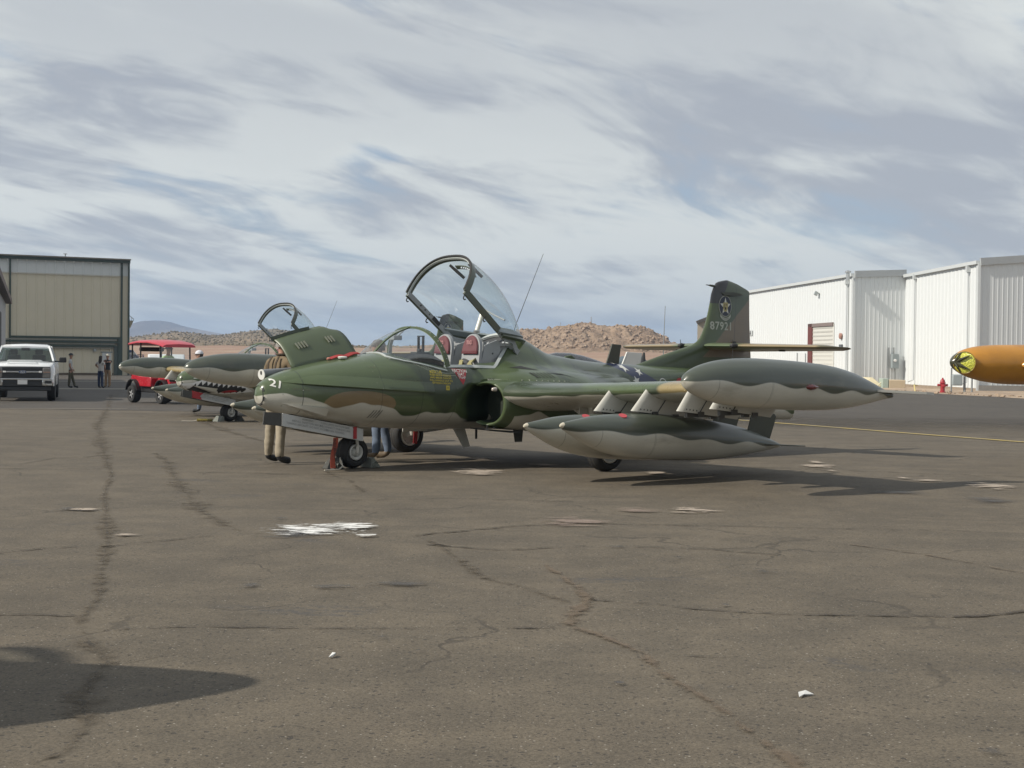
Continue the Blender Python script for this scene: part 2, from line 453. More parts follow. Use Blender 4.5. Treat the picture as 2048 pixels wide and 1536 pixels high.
def crack_mat(name, c, c2, soft=0.8, core=0.0):
    m = Mat(name, 0.92)
    uv = m.coords('UV'); n = m.nt.nodes.new('ShaderNodeSeparateXYZ'); m.nt.links.new(uv, n.inputs[0])
    across = (X(m.nt, n.outputs[1]) - 0.5).abs() * 2.0
    nz = m.noise(6, 7, None, 0.72); nf = m.noise(26, 4, None, 0.6); lump_ = m.noise(1.1, 3)
    a = (0.85 - across + (nz - 0.5) * 3.0 + (lump_ - 0.5) * 1.6).step(0.30, 0.30 + soft) * (nf.step(0.28, 0.55) * 0.5 + 0.5)
    cc = m.mix(c, c2, nf.step(0.35, 0.65))
    if core:
        w = m.noise(7, 5, None, 0.6)
        line = 1.0 - (across + (w - 0.5) * 1.2).abs().step(0.02, core)
        cc = m.mix(cc, (0.035, 0.03, 0.025), line * 0.8)
    m.color(cc); m.alpha(a * (1.0 - across.step(0.7, 1.0)) * 0.85); m.bump(nz * -1.0, 0.6, 0.012)
    return m.m
M_dirt = crack_mat('dirt_filled_crack', (0.125, 0.100, 0.068), (0.088, 0.071, 0.050), 0.95, 0.06)
M_sand = crack_mat('sand_filled_crack', (0.165, 0.125, 0.085), (0.11, 0.083, 0.058), 0.6, 0.0)
M_line = crack_mat('open_crack', (0.085, 0.068, 0.048), (0.055, 0.045, 0.033), 0.5, 0.3)
def crack(pts, w, mat, lift=0.008, name='pavement_crack'):
    P = []
    for k in range(len(pts) - 1):
        a = pts[k]; b = pts[k + 1]; n = max(2, int(max(abs(b[0] - a[0]) / 25, abs(b[1] - a[1]) / 7)))
        for j in range(n):
            t = j / n; P.append((a[0] + (b[0] - a[0]) * t, a[1] + (b[1] - a[1]) * t, a[2] + (b[2] - a[2]) * t if len(a) > 2 else 1))
    P.append(pts[-1] if len(pts[-1]) > 2 else (*pts[-1], 1))
    G = [Vector(unproj(p[0] + noise.noise(Vector((p[0] * .11, p[1] * .2, 0))) * 4, p[1] + noise.noise(Vector((p[0] * .05, p[1] * .3, 7))) * 2)) for p in P]
    me = bpy.data.meshes.new(name); vs = []; uvs = []; acc = 0
    for i, g in enumerate(G):
        t = (G[min(i + 1, len(G) - 1)] - G[max(i - 1, 0)]).normalized(); nn = Vector((-t.y, t.x)); ww = w * P[i][2] * (0.75 + 0.5 * noise.noise(Vector((g.x * 1.3, g.y * 1.3, 3))))
        if i: acc += (g - G[i - 1]).length
        for s in (0, 0.5, 1):
            q = g + nn * ww * (s - .5); vs.append((q.x, q.y, ground_z(q.x, q.y) + lift)); uvs.append((acc, s))
    fs = []
    for i in range(len(G) - 1):
        for k in (0, 1): fs.append((3 * i + k, 3 * i + k + 1, 3 * i + k + 4, 3 * i + k + 3))
    me.from_pydata(vs, [], fs); me.update(); uvl = me.uv_layers.new(name='UVMap')
    for p in me.polygons:
        for li, vi in zip(p.loop_indices, p.vertices): uvl.data[li].uv = uvs[vi]
    o = link(name, me, None, mat); tag(o, kind='structure'); return o
# the broad crack from bottom left up to the truck
crack([(60, 1530, .5), (130, 1505, .6), (175, 1450, 1.3), (160, 1400, 1.5), (175, 1372, .7), (215, 1325, 1.1), (170, 1275, 1.5), (155, 1250, 1), (198, 1190, .9), (205, 1120, .8), (215, 1085, 1.4), (210, 1030, 1.2), (208, 990, 1.2), (222, 950, 1), (205, 895, 2.4), (195, 850, 2.2), (215, 818, 2.2), (222, 790, 2)], 0.25, M_dirt)
crack([(205, 1095, 1), (300, 1085, 1), (420, 1072, 1), (520, 1067, 1)], 0.108, M_line)
crack([(-60, 1112, 1), (0, 1106, 1), (90, 1098, 1), (205, 1092, 1)], 0.119, M_line)
crack([(-40, 1230, 1), (60, 1231, 1), (150, 1232, 1)], 0.076, M_line)
crack([(205, 1262, 2.2), (260, 1258, 2.2), (320, 1256, 1), (420, 1254, 1), (560, 1257, 1), (720, 1258, 1), (900, 1258, 1), (1024, 1258, 1), (1130, 1256, 1)], 0.076, M_line)
crack([(225, 905, .6), (310, 907, .7), (335, 925, 1.2), (350, 960, 1.3), (370, 985, 1.6), (400, 1020, 1.7), (440, 1045, 1.2), (480, 1063, 1)], 0.38, M_dirt)
crack([(40, 930, 1), (110, 918, 1), (225, 911, 1)], 0.108, M_line); crack([(-20, 938, 1), (100, 939, 1), (200, 938, 1)], 0.097, M_line)
crack([(835, 1073, .7), (880, 1092, 1), (930, 1130, 1.5), (970, 1158, 1), (1030, 1172, 1), (1090, 1190, 1.4), (1140, 1205, 1)], 0.18, M_dirt)
crack([(1090, 1130, 1), (1160, 1180, 1.3), (1175, 1200, 1.8), (1140, 1240, 1.9), (1145, 1255, 1.2), (1220, 1280, .9), (1290, 1310, 1.1), (1320, 1345, 1.8), (1370, 1375, 1.1), (1440, 1415, 1.1), (1490, 1460, 1.3), (1560, 1510, 1.3), (1640, 1575, 1.3)], 0.125, M_sand)
crack([(1180, 1200, 2), (1290, 1208, 1), (1420, 1222, 1), (1580, 1230, 1), (1780, 1233, 1), (1950, 1235, 1.4), (2048, 1224, 1.5), (2200, 1216, 1.5)], 0.081, M_line)
crack([(830, 1072, 1), (900, 1065, 1), (1040, 1052, 1), (1160, 1046, 1)], 0.108, M_line)
crack([(640, 935, 1), (662, 950, 2), (700, 962, 1), (725, 985, 2)], 0.16, M_dirt)
crack([(850, 1090, 1), (1000, 1102, 1), (1180, 1092, 1), (1400, 1098, 1), (1570, 1112, 1)], 0.086, M_line)
crack([(1200, 1048, 1), (1400, 1052, 1), (1650, 1058, 1), (1900, 1062, 1), (2060, 1070, 1)], 0.086, M_line)
crack([(1700, 1090, 1), (1850, 1110, 1.2), (2060, 1150, 1)], 0.09, M_sand)
crack([(700, 1002, 1), (900, 998, 1), (1150, 1004, 1)], 0.076, M_line)
crack([(395, 945, 1), (600, 950, 1), (800, 953, 1)], 0.086, M_line)
crack([(380, 820, 1), (420, 850, 2), (480, 870, 2), (550, 890, 1)], 0.35, M_dirt)
crack([(1330, 930, 1), (1600, 938, 1), (1900, 950, 1), (2060, 955, 1)], 0.108, M_line)
crack([(230, 1330, .7), (330, 1312, .7)], 0.032, M_line)
crack([(1335, 1312, 1), (1400, 1314, 1), (1450, 1315, 1)], 0.054, M_line)
# yellow line on the right
M_yel = blob_mat('worn_yellow_paint', (0.52, 0.40, 0.10), (0.45, 0.35, 0.12), 9, 0.4, 1.0, 1.0)
_m = Mat('yellow_line_paint', 0.8); _c = _m.mix((0.50, 0.38, 0.11), (0.36, 0.30, 0.15), _m.noise(1.5, 5).step(0.4, 0.65)); _m.color(_c)
_m.alpha(_m.noise(3, 6, None, 0.65).step(0.30, 0.42) * 0.9)
def painted_line(pts, w, mat, name):
    G = [Vector(unproj(*p)) for p in pts]; mb = MB(); rings = []
    Q = []
    for a, b in zip(G, G[1:]):
        n = max(1, int((b - a).length / 1.5)); Q += [a + (b - a) * j / n for j in range(n)]
    Q.append(G[-1])
    vs = []; fs = []
    for i, g in enumerate(Q):
        t = (Q[min(i + 1, len(Q) - 1)] - Q[max(i - 1, 0)]).normalized(); nn = Vector((-t.y, t.x)) * w / 2
        for s in (-1, 1): q = g + nn * s; vs.append((q.x, q.y, ground_z(q.x, q.y) + 0.012))
        if i: fs.append((2 * i - 2, 2 * i - 1, 2 * i + 1, 2 * i))
    mb.add(vs, fs); o = mb.build(name, mat, angle=180); tag(o, kind='structure'); return o
painted_line([(1250, 822), (1420, 836.5), (1600, 850), (1800, 866), (2048, 885), (2300, 905)], 0.17, _m.m, 'painted_line')

# ---------------------------------------------------------------- desert terrain
def skyline(pts):
    return lambda u: float(np.interp(u, [p[0] for p in pts], [p[1] for p in pts]))
left_sky = skyline([(-1600, 690), (-700, 684), (-200, 678), (100, 676), (258, 675), (291, 672), (322, 669), (337, 665), (353, 663.6), (373, 664.6), (394, 668), (434, 671), (455, 669), (470, 666.6), (505, 662), (541, 658), (565, 660), (620, 675), (692, 689), (800, 694), (1000, 697), (1400, 700), (2100, 703), (3600, 706)])
right_sky = skyline([(500, 720), (650, 705), (720, 697), (800, 693), (880, 688), (940, 680), (990, 668), (1040, 662), (1052, 661), (1075, 663), (1090, 659), (1111, 653.6), (1131, 651), (1155, 648), (1176, 649), (1184, 652), (1206, 656), (1221, 657), (1237, 653.5), (1259, 652.5), (1282, 653), (1300, 658), (1311, 665), (1327, 671.5), (1340, 684), (1370, 694), (1420, 704), (1500, 715)])
far_sky = skyline([(-1600, 700), (0, 680), (200, 658), (262, 647), (285, 641.5), (315, 641.5), (340, 645), (360, 651), (380, 655), (410, 661), (440, 667), (520, 676), (700, 697), (1000, 702), (3600, 705)])
def h_at(u, v, d):
    hz = H0 + ROLL * (u - 1024)
    return EYE + (hz - v) / F_PX * d
def terrain(name, u0, u1, du, dists, hfun, mat):
    mb = MB(); us = np.arange(u0, u1 + du, du); vs = []; fs = []; n = len(us)
    for d in dists:
        for u in us: vs.append(((u - 1024) / F_PX * d, d, hfun(u, d)))
    for j in range(len(dists) - 1):
        for i in range(n - 1):
            a = j * n + i; fs.append((a, a + 1, a + n + 1, a + n))
    mb.add(vs, fs); o = mb.build(name, mat, angle=180); tag(o, kind='structure'); return o
def desert_mat():
    m = Mat('desert_scrubland', 0.95, spec=0.2)
    x, y, z = m.xyz()
    n = m.noise(0.03, 5, None, 0.6); f = m.noise(0.35, 5, None, 0.7); sc = m.noise(0.16, 4, m.scaled((1, 0.35, 1)), 0.7)
    red = m.mix((0.30, 0.195, 0.145), (0.34, 0.25, 0.185), n.step(0.35, 0.65))
    scrub = m.mix((0.235, 0.175, 0.115), (0.165, 0.135, 0.085), sc.step(0.42, 0.6))
    scrub = m.mix(scrub, (0.31, 0.225, 0.145), m.noise(0.012, 4, None, 0.6).step(0.5, 0.72) * 0.8)
    c = m.mix(red, scrub, (y + (n - 0.5) * 60.0).step(425, 445))
    c = m.shade(c, (f - 0.5) * 0.8 + (m.noise(1.5, 3) - 0.5) * 0.4 + 1.0)
    m.color(c); m.bump(f, 0.5, 1.0); return m.m
M_des = desert_mat()
def h_plain(u, d):
    if d < 155: return -2.5 + (d - 60) / 95 * 1.5 if d > 60 else -2.5
    g = -0.85
    # gentle rise so that the dirt reaches v = 698 at 440 m
    t = min(1, (d - 155) / 290)
    v = 747 + (698 - 747) * (t ** 0.45)
    z = h_at(1024, v, d)
    z += noise.noise(Vector((u * .01, d * .01, 2))) * 0.3
    return max(z, g)
def h_left(u, d):
    if d <= 445: return h_plain(u, d)
    sv = left_sky(u); base = 698
    t = sm(d, 445, 1150); v = base + (sv - base) * t
    z = h_at(u, v + H0 - H0, d) if d <= 1150 else h_at(u, sv, 1150) - (d - 1150) * 0.05
    k = min(1, (d - 445) / 300)
    z += (noise.noise(Vector(((u - 1024) / F_PX * d * .012, d * .006, 1))) * 3.0 + noise.noise(Vector(((u - 1024) / F_PX * d * .05, d * .02, 5))) * 0.9) * k * (1.0 if d < 1100 else 0.25)
    return z
terrain('desert_ground', -1600, 3700, 14, [30, 60, 100, 140, 156, 170, 190, 215, 240, 270, 300, 330, 360, 390, 420, 445, 470, 500, 540, 580, 620, 660, 700, 740, 780, 820, 860, 900, 940, 980, 1020, 1060, 1100, 1130, 1150, 1180, 1250, 1500, 2500, 3500], h_left, M_des)
def rock_mat():
    m = Mat('rocky_hillside', 0.95, spec=0.2)
    f = m.noise(0.25, 7, m.scaled((1, 0.4, 1.6)), 0.72); n = m.noise(0.05, 4); v = m.vor(0.55, 'F1', m.scaled((0.7, 0.3, 1.5)), 0)
    c = m.mix((0.26, 0.185, 0.13), (0.37, 0.275, 0.195), n.step(0.35, 0.65))
    c = m.mix(c, (0.13, 0.10, 0.07), m.noise(0.5, 5, None, 0.7).step(0.55, 0.66) * 0.8)
    c = m.mix(c, (0.21, 0.15, 0.11), f.step(0.5, 0.62) * 0.5)
    m.color(c); m.bump(f + v * 0.4, 0.9, 2.0); return m.m
M_rock = rock_mat()
def h_right(u, d):
    sv = right_sky(u); D1 = 560
    x = (u - 1024) / F_PX * d
    if d <= D1: t = ((d - 380) / (D1 - 380)); t = t ** 0.8; v = 712 + (sv - 712) * t; z = h_at(u, v, d)
    else: z = h_at(u, sv, D1) - (d - D1) * 0.12
    amp = sm(d, 380, 430) * max(0.0, min(1, (700 - sv) / 30)) * (1 if d < 550 else .45)
    p = Vector((x, d * .5, z * 1.2))
    rg = noise.noise(p * .07) * 2.2 + abs(noise.noise(p * .28)) * 1.6 + noise.noise(p * .8) * 0.55
    return z + rg * amp - (1.0 if sv > 700 else 0)
terrain('rocky_hill', 560, 1480, 1.5, list(np.linspace(380, 565, 90)) + [575, 590, 620, 680], h_right, M_rock)
m = Mat('distant_mountain', 1.0, spec=0.1); _f = m.noise(0.0034, 7, m.scaled((1, .5, 2)), 0.7)
m.color(m.mix((0.16, 0.13, 0.11), (0.30, 0.25, 0.21), _f.step(0.42, 0.62))); m.bump(_f, 0.8, 60)
def h_far(u, d):
    sv = far_sky(u); t = sm(d, 3400, 4600); v = 712 + (sv - 712) * t
    z = h_at(u, v, d) if d <= 4600 else h_at(u, sv, 4600) - (d - 4600) * .2
    p = Vector(((u - 1024) / F_PX * d, d, 0))
    return z + (abs(noise.noise(p * .0022)) * -42 + noise.noise(p * .008) * 8) * sm(d, 3400, 3900) * (0.35 if d > 4500 else 1) * min(1, max(0, (705 - sv) / 40))
terrain('distant_mountain', -1600, 3700, 9, list(np.linspace(3400, 4600, 40)) + [4900, 5400], h_far, m.m)

# scrub bushes on the slopes and boulders on the rocky hill: uncountable
def lump(mb, c, r, seed, flat=0.8, sub=1):
    bm = bmesh.new(); bmesh.ops.create_icosphere(bm, subdivisions=sub, radius=1)
    vs = []
    for v in bm.verts:
        k = 0.75 + 0.45 * noise.noise(v.co * 1.7 + Vector((seed * 3.1, seed, 0)))
        vs.append((c[0] + v.co.x * r * k, c[1] + v.co.y * r * k, c[2] + v.co.z * r * k * flat))
    fs = [tuple(x.index for x in f.verts) for f in bm.faces]; bm.free(); mb.add(vs, fs)
mb = MB()
for i in range(2800):
    u = rnd.uniform(230, 1000); d = 445 + 700 * rnd.random() ** 1.3
    if rnd.random() < 0.5: u = rnd.uniform(230, 640)
    x = (u - 1024) / F_PX * d; r = rnd.uniform(0.35, 0.9) * (0.6 + d / 1600) * (1 if rnd.random() < .9 else 1.5); lump(mb, (x, d, h_left(u, d) + r * .3), r, i, .75)
M_bush = plain('desert_bush', (0.15, 0.118, 0.070), 0.95, var=0.4, scale=0.3)
tag(mb.build('scrub_bushes', M_bush, angle=180), 'low dark desert scrub dotted over the brown slope', 'scrub', kind='stuff')
mb = MB()
for i in range(2000):
    u = rnd.uniform(930, 1360); d = rnd.uniform(400, 560); sv = right_sky(u)
    if sv > 690: continue
    # keep a pale gully free of rocks
    if abs(u - (1200 + (560 - d) * 0.35)) < 12: continue
    x = (u - 1024) / F_PX * d; r = 0.25 + 0.95 * rnd.random() ** 2.6
    lump(mb, (x, d, h_right(u, d) + r * .15), r, i, rnd.uniform(.55, 1.0))
M_boul = plain('hill_boulder', (0.30, 0.225, 0.165), 0.95, var=0.45, scale=0.25)
tag(mb.build('boulders', M_boul, angle=10), 'tan boulders scattered over the rocky hill', 'boulders', kind='stuff')
# tan wall and mast on the hilltop
z = h_right(1145, 545)
mb = MB(); a = at(1110, 548, h_at(1110, 653, 548)); b = at(1179, 548, h_at(1179, 653, 548))
mb.box(a.x, 547, a.z - 5, b.x, 549, a.z + 0.2)
tag(mb.build('hilltop_wall', plain('tan_block', (0.47, 0.34, 0.20), 0.9, var=0.15), smooth=False), 'long tan wall on top of the rocky hill', 'wall')
mb = MB(); a = at(1181, 550, 0); zb = h_at(1181, 652, 550)
mb.tube([(a.x, 550, zb - 2), (a.x, 550, zb + 3.4)], 0.12, 5)
for k in range(4): mb.box(a.x - .4, 549.9, zb + 0.8 + k * .7, a.x + .4, 550.1, zb + 0.9 + k * .7)
tag(mb.build('radio_mast', plain('mast_grey', (0.35, 0.35, 0.36), 0.6)), 'thin radio mast standing on the rocky hill', 'mast')
mb = MB(); a = at(1120, 550, 0); zb = h_at(1120, 652, 550); mb.tube([(a.x, 552, zb - 2), (a.x, 552, zb + 1.4)], 0.08, 5); mb.box(a.x - .3, 551.9, zb + .8, a.x + .3, 552.1, zb + .9)
tag(mb.build('radio_mast', plain('mast_grey', (0.35, 0.35, 0.36), 0.6)), 'short thin antenna left of the tan hilltop wall', 'mast')
# ================================================================== ATTACK JET
# local frame: x aft, y starboard (port = -y), z up, origin under the nose wheel
f_top = herm([-1.39, -1.36, -1.28, -1.18, -1.05, -.86, -.57, -.03, .33, .8, 1.4, 2.0, 2.6, 3.0, 3.42, 3.9, 4.7, 5.3, 6.0, 6.8, 7.5, 7.66],
             [.93, 1.02, 1.10, 1.155, 1.20, 1.25, 1.315, 1.40, 1.45, 1.46, 1.46, 1.46, 1.45, 1.43, 1.41, 1.37, 1.335, 1.31, 1.29, 1.27, 1.25, 1.24])
f_bot = herm([-1.39, -1.36, -1.28, -1.18, -1.05, -.57, -.03, .35, 1.15, 2.0, 2.8, 3.6, 4.5, 5.5, 6.5, 7.5, 7.66],
             [.93, .84, .775, .735, .70, .615, .53, .50, .47, .45, .43, .45, .56, .74, .90, 1.04, 1.06])
f_hw = herm([-1.39, -1.36, -1.28, -1.18, -1.05, -.86, -.57, -.2, .3, .8, 1.3, 2.0, 3.0, 4.0, 5.0, 6.0, 7.0, 7.66],
            [.0, .085, .155, .215, .28, .36, .46, .545, .62, .67, .69, .69, .62, .50, .40, .30, .18, .10])
h_top = herm([1.5, 1.8, 2.1, 2.5, 2.68, 2.84, 3.0, 3.2, 3.45, 3.9, 4.6], [1.62, 1.67, 1.70, 1.715, 1.68, 1.60, 1.51, 1.45, 1.40, 1.33, 1.2])
h_hw = herm([1.5, 2.5, 3.0, 3.6, 4.6], [.60, .58, .54, .46, .3])
nac_k = lambda x: np.clip((x - 1.36) / .6, 0, 1)
def body_f(x, p, z):
    """implicit fuselage: <0 inside; p = distance to the side"""
    p = np.abs(p); top = f_top(x); bot = f_bot(x); hw = np.maximum(f_hw(x), .004)
    zc = (top + bot) / 2 - .02; b = np.maximum(np.where(z > zc, top - zc, zc - bot), .004); n = 2.35
    f1 = ((p / hw) ** n + (np.abs(z - zc) / np.maximum(b, .004)) ** n) ** (1 / n) - 1
    f1 = f1 * np.minimum(hw, b)
    # raised deck behind the cockpit
    hz = 1.05; hb = np.maximum(h_top(x) - hz, .05); ha = h_hw(x)
    f2 = ((p / ha) ** 2.2 + (np.maximum(z - hz, 0) / hb) ** 2.2 + (np.maximum(hz - z, 0) / .3) ** 2.2) ** (1 / 2.2) - 1
    f2 = f2 * .5 + np.where((x < 1.5) | (x > 4.6), 9, 0)
    # engine nacelle bulge alongside
    t = np.clip((x - 1.72) / .42, 0, 1); t = t * t * (3 - 2 * t); e = np.clip((4.6 - x) / 1.6, 0, 1); e = e * e * (3 - 2 * e)
    r1 = .34 * t * (.35 + .65 * e) + .004; r2 = .33 * t * (.45 + .55 * e) + .004
    pc = .86 - .14 * (1 - e); zn = .80 - .025 * (x - 1.5)
    f3 = (((p - pc) / r1) ** 2 + ((z - zn) / r2) ** 2) ** .5 - 1
    f3 = f3 * np.minimum(r1, r2) + np.where(x < 1.73, 9, 0)
    # shoulder fairing above the engine
    s = np.clip((x - 1.22) / .8, 0, 1); s = s * s * (3 - 2 * s); q = np.clip((4.3 - x) / 1.9, 0, 1); q = q * q * (3 - 2 * q)
    r3 = .46 * s * (.3 + .7 * q) + .004; r4 = .20 * s * (.3 + .7 * q) + .004
    r4b = np.where(z < 1.07, .05 + .15 * np.clip((x - 1.8) / .4, 0, 1), r4)
    f4 = (((p - .56) / r3) ** 2 + ((z - 1.07) / np.minimum(r4, r4b)) ** 2) ** .5 - 1
    f4 = f4 * np.minimum(r3, np.minimum(r4, r4b)) + np.where((x < 1.23) | (x > 4.25), 9, 0)
    k = .05
    fs = np.stack([f1, f2, f3, f4]); m = fs.min(0)
    f = m - k * np.log(np.exp(-(fs - m) / k).sum(0))
    # channel scooped out of the flank ahead of the engine intake
    t = np.clip((x - .98) / .45, 0, 1) * np.clip((1.80 - x) / .05, 0, 1); t = t * t * (3 - 2 * t); rx = .315 * t + .004; rz = .265 * t + .004
    g = ((((p - .87) / rx) ** 2 + ((z - .81) / rz) ** 2) ** .5 - 1) * np.minimum(rx, rz); g = np.where((x < 1.0) | (x > 1.79), 9, g)
    a_, b_ = f, -g; mx = np.maximum(a_, b_); kk = .035
    return mx + kk * np.log(np.exp((a_ - mx) / kk) + np.exp((b_ - mx) / kk))
def ray_out(x, zc, th):
    """outermost surface radius for each angle th at station x"""
    c, s = np.cos(th), np.sin(th); r = np.linspace(1.9, 0.0, 260)[:, None]
    P = np.abs(r * c); Z = zc + r * s
    F = body_f(np.full_like(P, x), P, Z)
    ins = F < 0; idx = np.argmax(ins, 0); idx = np.where(ins.any(0), idx, len(r) - 1)
    hi = r[np.maximum(idx - 1, 0), 0]; lo = r[idx, 0]
    for _ in range(16):
        mid = (hi + lo) / 2; f = body_f(np.full_like(mid, x), np.abs(mid * c), zc + mid * s)
        hi = np.where(f < 0, hi, mid); lo = np.where(f < 0, mid, lo)
    return lo
_GX = np.arange(-1.40, 6.6, .02); _GZ = np.arange(.40, 1.78, .01); _GP = np.arange(0, 1.35, .01)
def _tables():
    """side distance p(x, z) and top height z(x, p) of the skin, sampled once"""
    XX, ZZ = np.meshgrid(_GX, _GZ, indexing='ij'); hi = np.full(XX.shape, 1.5); lo = np.zeros(XX.shape); found = np.zeros(XX.shape, bool)
    for a in np.linspace(1.5, 0, 48):
        ins = (body_f(XX, np.full(XX.shape, a), ZZ) < 0) & ~found
        lo = np.where(ins, a, lo); hi = np.where(ins, a + 1.5 / 47, hi); found |= ins
    for _ in range(10):
        m_ = (hi + lo) / 2; ins = body_f(XX, m_, ZZ) < 0; lo = np.where(ins & found, m_, lo); hi = np.where(~ins & found, m_, hi)
    P = np.where(found, lo, 0)
    XX, PP = np.meshgrid(_GX, _GP, indexing='ij'); hi = np.full(XX.shape, 2.0); lo = np.full(XX.shape, 1.0); found = np.zeros(XX.shape, bool)
    for a in np.linspace(1.85, .4, 48):
        ins = (body_f(XX, PP, np.full(XX.shape, a)) < 0) & ~found
        lo = np.where(ins, a, lo); hi = np.where(ins, a + 1.45 / 47, hi); found |= ins
    for _ in range(10):
        m_ = (hi + lo) / 2; ins = body_f(XX, PP, m_) < 0; lo = np.where(ins & found, m_, lo); hi = np.where(~ins & found, m_, hi)
    return P.tolist(), lo.tolist()
_TP, _TZ = _tables()
def _bil(T, gx0, gy0, sx, sy, x, y):
    i = min(max((x - gx0) / sx, 0), len(T) - 1.001); j = min(max((y - gy0) / sy, 0), len(T[0]) - 1.001); a, b = int(i), int(j); u, v = i - a, j - b
    return (T[a][b] * (1 - u) + T[a + 1][b] * u) * (1 - v) + (T[a][b + 1] * (1 - u) + T[a + 1][b + 1] * u) * v
def surf_p(x, z): return _bil(_TP, -1.40, .40, .02, .01, x, z)
def surf_z(x, p): return _bil(_TZ, -1.40, 0.0, .02, .01, x, abs(p))

# ---- paint -------------------------------------------------------
C_GREEN = (0.068, 0.095, 0.041); C_DARK = (0.042, 0.057, 0.032); C_TAN = (0.20, 0.145, 0.075); C_GREY = (0.49, 0.475, 0.41)
C_TGREEN = (0.060, 0.071, 0.053)
def wave(m, x, amp=.02, f=7.0, ph=0.0):
    return (x * f + ph).sin() * amp + (x * (f * 2.13) + ph * 1.7 + 1.0).sin() * (amp * .35)
def weather(m, c, gl=.32):
    n = m.noise(3.0, 5, m.scaled((.6, 1, 1)), .6); n2 = m.noise(40, 3); st = m.noise(6, 4, m.scaled((.35, 1, 2.2)), .6)
    c = m.shade(c, (n - .5) * .34 + (st - .5) * .24 + (n2 - .5) * .10 + 1.0)
    m.rough(n * .25 + (gl - .10)); m.b.inputs['Coat Weight'].default_value = .45; m.b.inputs['Coat Roughness'].default_value = .14
    return c
def body_paint():
    m = Mat('camouflage_paint', .34)
    x, y, z = m.xyz(); n = m.noise(1.1, 2); warp = (m.noise(2.3, 3) - .5)
    big = m.noise(.62, 1, m.scaled((1, 1, 1.3)))
    c = m.mix(C_GREEN, C_DARK, (big + warp * .06).step(.50, .53))
    # dark green over the cockpit side and intake, mid green on the nose top
    dk = ((x - 1.25) * .85 + (1.0 - z) * .55 + warp * .25)
    c = m.mix(C_GREEN, C_DARK, ((x + (z - 1.1) * .9 + warp * .5).step(.55, .65) * (1.0 - (x + (1.2 - z) * .9 + warp * .4).step(1.42, 1.5))))
    c = m.mix(c, C_DARK, (x + warp * .8).step(3.2, 3.3) * (1.0 - (x + (1.3 - z) * 1.2 + warp * .5).step(4.9, 5.0)) * .8)
    # tan patch low on the nose and another aft
    def ell(cx, cz, rx, rz):
        return 1.0 - (((x - cx) / rx).pow(2.0) + ((z - cz) / rz).pow(2.0) + warp * .5).step(.92, 1.0)
    px = (x + .15).abs()
    c = m.mix(c, C_TAN, ell(-.22, .82, .48, .17))
    c = m.mix(c, C_TAN, ell(6.9, 1.45, .5, .12))
    # blue band with stars
    t = x - (1.3 - z) * 2.0
    band = t.gt(4.28) * t.lt(4.68)
    c = m.mix(c, (0.010, 0.016, 0.055), band)
    # grey belly with a soft wavy edge
    zb = wave(m, x, .045, 6.2, 1.9) + wave(m, x, .015, 13, 0.0) + (x * -.115 + .775).mx(.66)
    belly = 1.0 - (z - zb).step(-.008, .008)
    side = (x - 1.36).gt(0.0)
    c = m.mix(c, C_GREY, belly * (1.0 - side * y.abs().gt(.55) * (x + (z - .6) * -.12 - 1.68).lt(0.0)))
    c = m.mix(c, (.010, .016, .010), (x + (z - .8).abs() * -.10).step(1.30, 1.44) * (1.0 - x.step(1.74, 1.76)) * (1.0 - (z - .815).abs().step(.23, .26)) * y.abs().step(.40, .46) * (1.0 - y.abs().step(.70, .72)))  # inside of the intake mouth painted near-black to stand in for its shade
    # panel lines
    pl = 0
    for px_, w in ((-.93, .005), (.05, .003), (.62, .004), (1.12, .003), (2.6, .004), (3.0, .003), (3.35, .004), (3.8, .003), (4.15, .004), (5.4, .004), (5.95, .003)):
        k = (x - px_).abs().lt(w); pl = k if pl == 0 else pl + k
    pl = pl + (z - 1.02).abs().lt(.003) * x.gt(2.2) + (z - 1.24 + (x - .3) * .02).abs().lt(.003) * x.gt(2.9) + (z - .93).abs().lt(.002) * (x - .05).gt(0.0) * x.lt(1.1)
    riv = ((x * 45.0).sin() * (z * 45.0).sin()).gt(.92) * ((x * 2.8).sin().abs().lt(.10) + (z * 9.0).sin().abs().lt(.16)).clamp()
    c = m.mix(c, (.20, .21, .15), riv * .5)
    c = m.mix(c, (.02, .024, .018), pl.clamp() * .7)
    c = weather(m, c, .30); m.color(c)
    m.bump(m.noise(1.6, 3) * 1.0, .10, .02)
    return m.m
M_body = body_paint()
def wing_paint():
    m = Mat('wing_camouflage_paint', .33); x, y, z = m.xyz(); warp = m.noise(1.4, 2) - .5; p = y.abs()
    c = m.mix(C_GREEN, C_DARK, m.noise(.7, 1).step(.53, .56))
    c = m.mix(c, (0.26, 0.205, 0.10), (p - x * .35 + warp * .25).step(3.13, 3.20))
    geo = m.nt.nodes.new('ShaderNodeNewGeometry'); sp = m.nt.nodes.new('ShaderNodeSeparateXYZ')
    zl = z - (p * .046 + .850)  # under the leading edge line, following dihedral
    under = 1.0 - (zl + (x - 1.62) * .075 + wave(m, p, .006, 9.0)).step(-.006, .006)
    c = m.mix(c, C_GREY, under)
    pl = (p - 2.15).abs().lt(.003) + (p - 1.22).abs().lt(.003) + (p - 3.7).abs().lt(.003)
    c = m.mix(c, (.03, .035, .025), pl.clamp() * .5)
    m.color(weather(m, c, .27)); return m.m
M_wing = wing_paint()
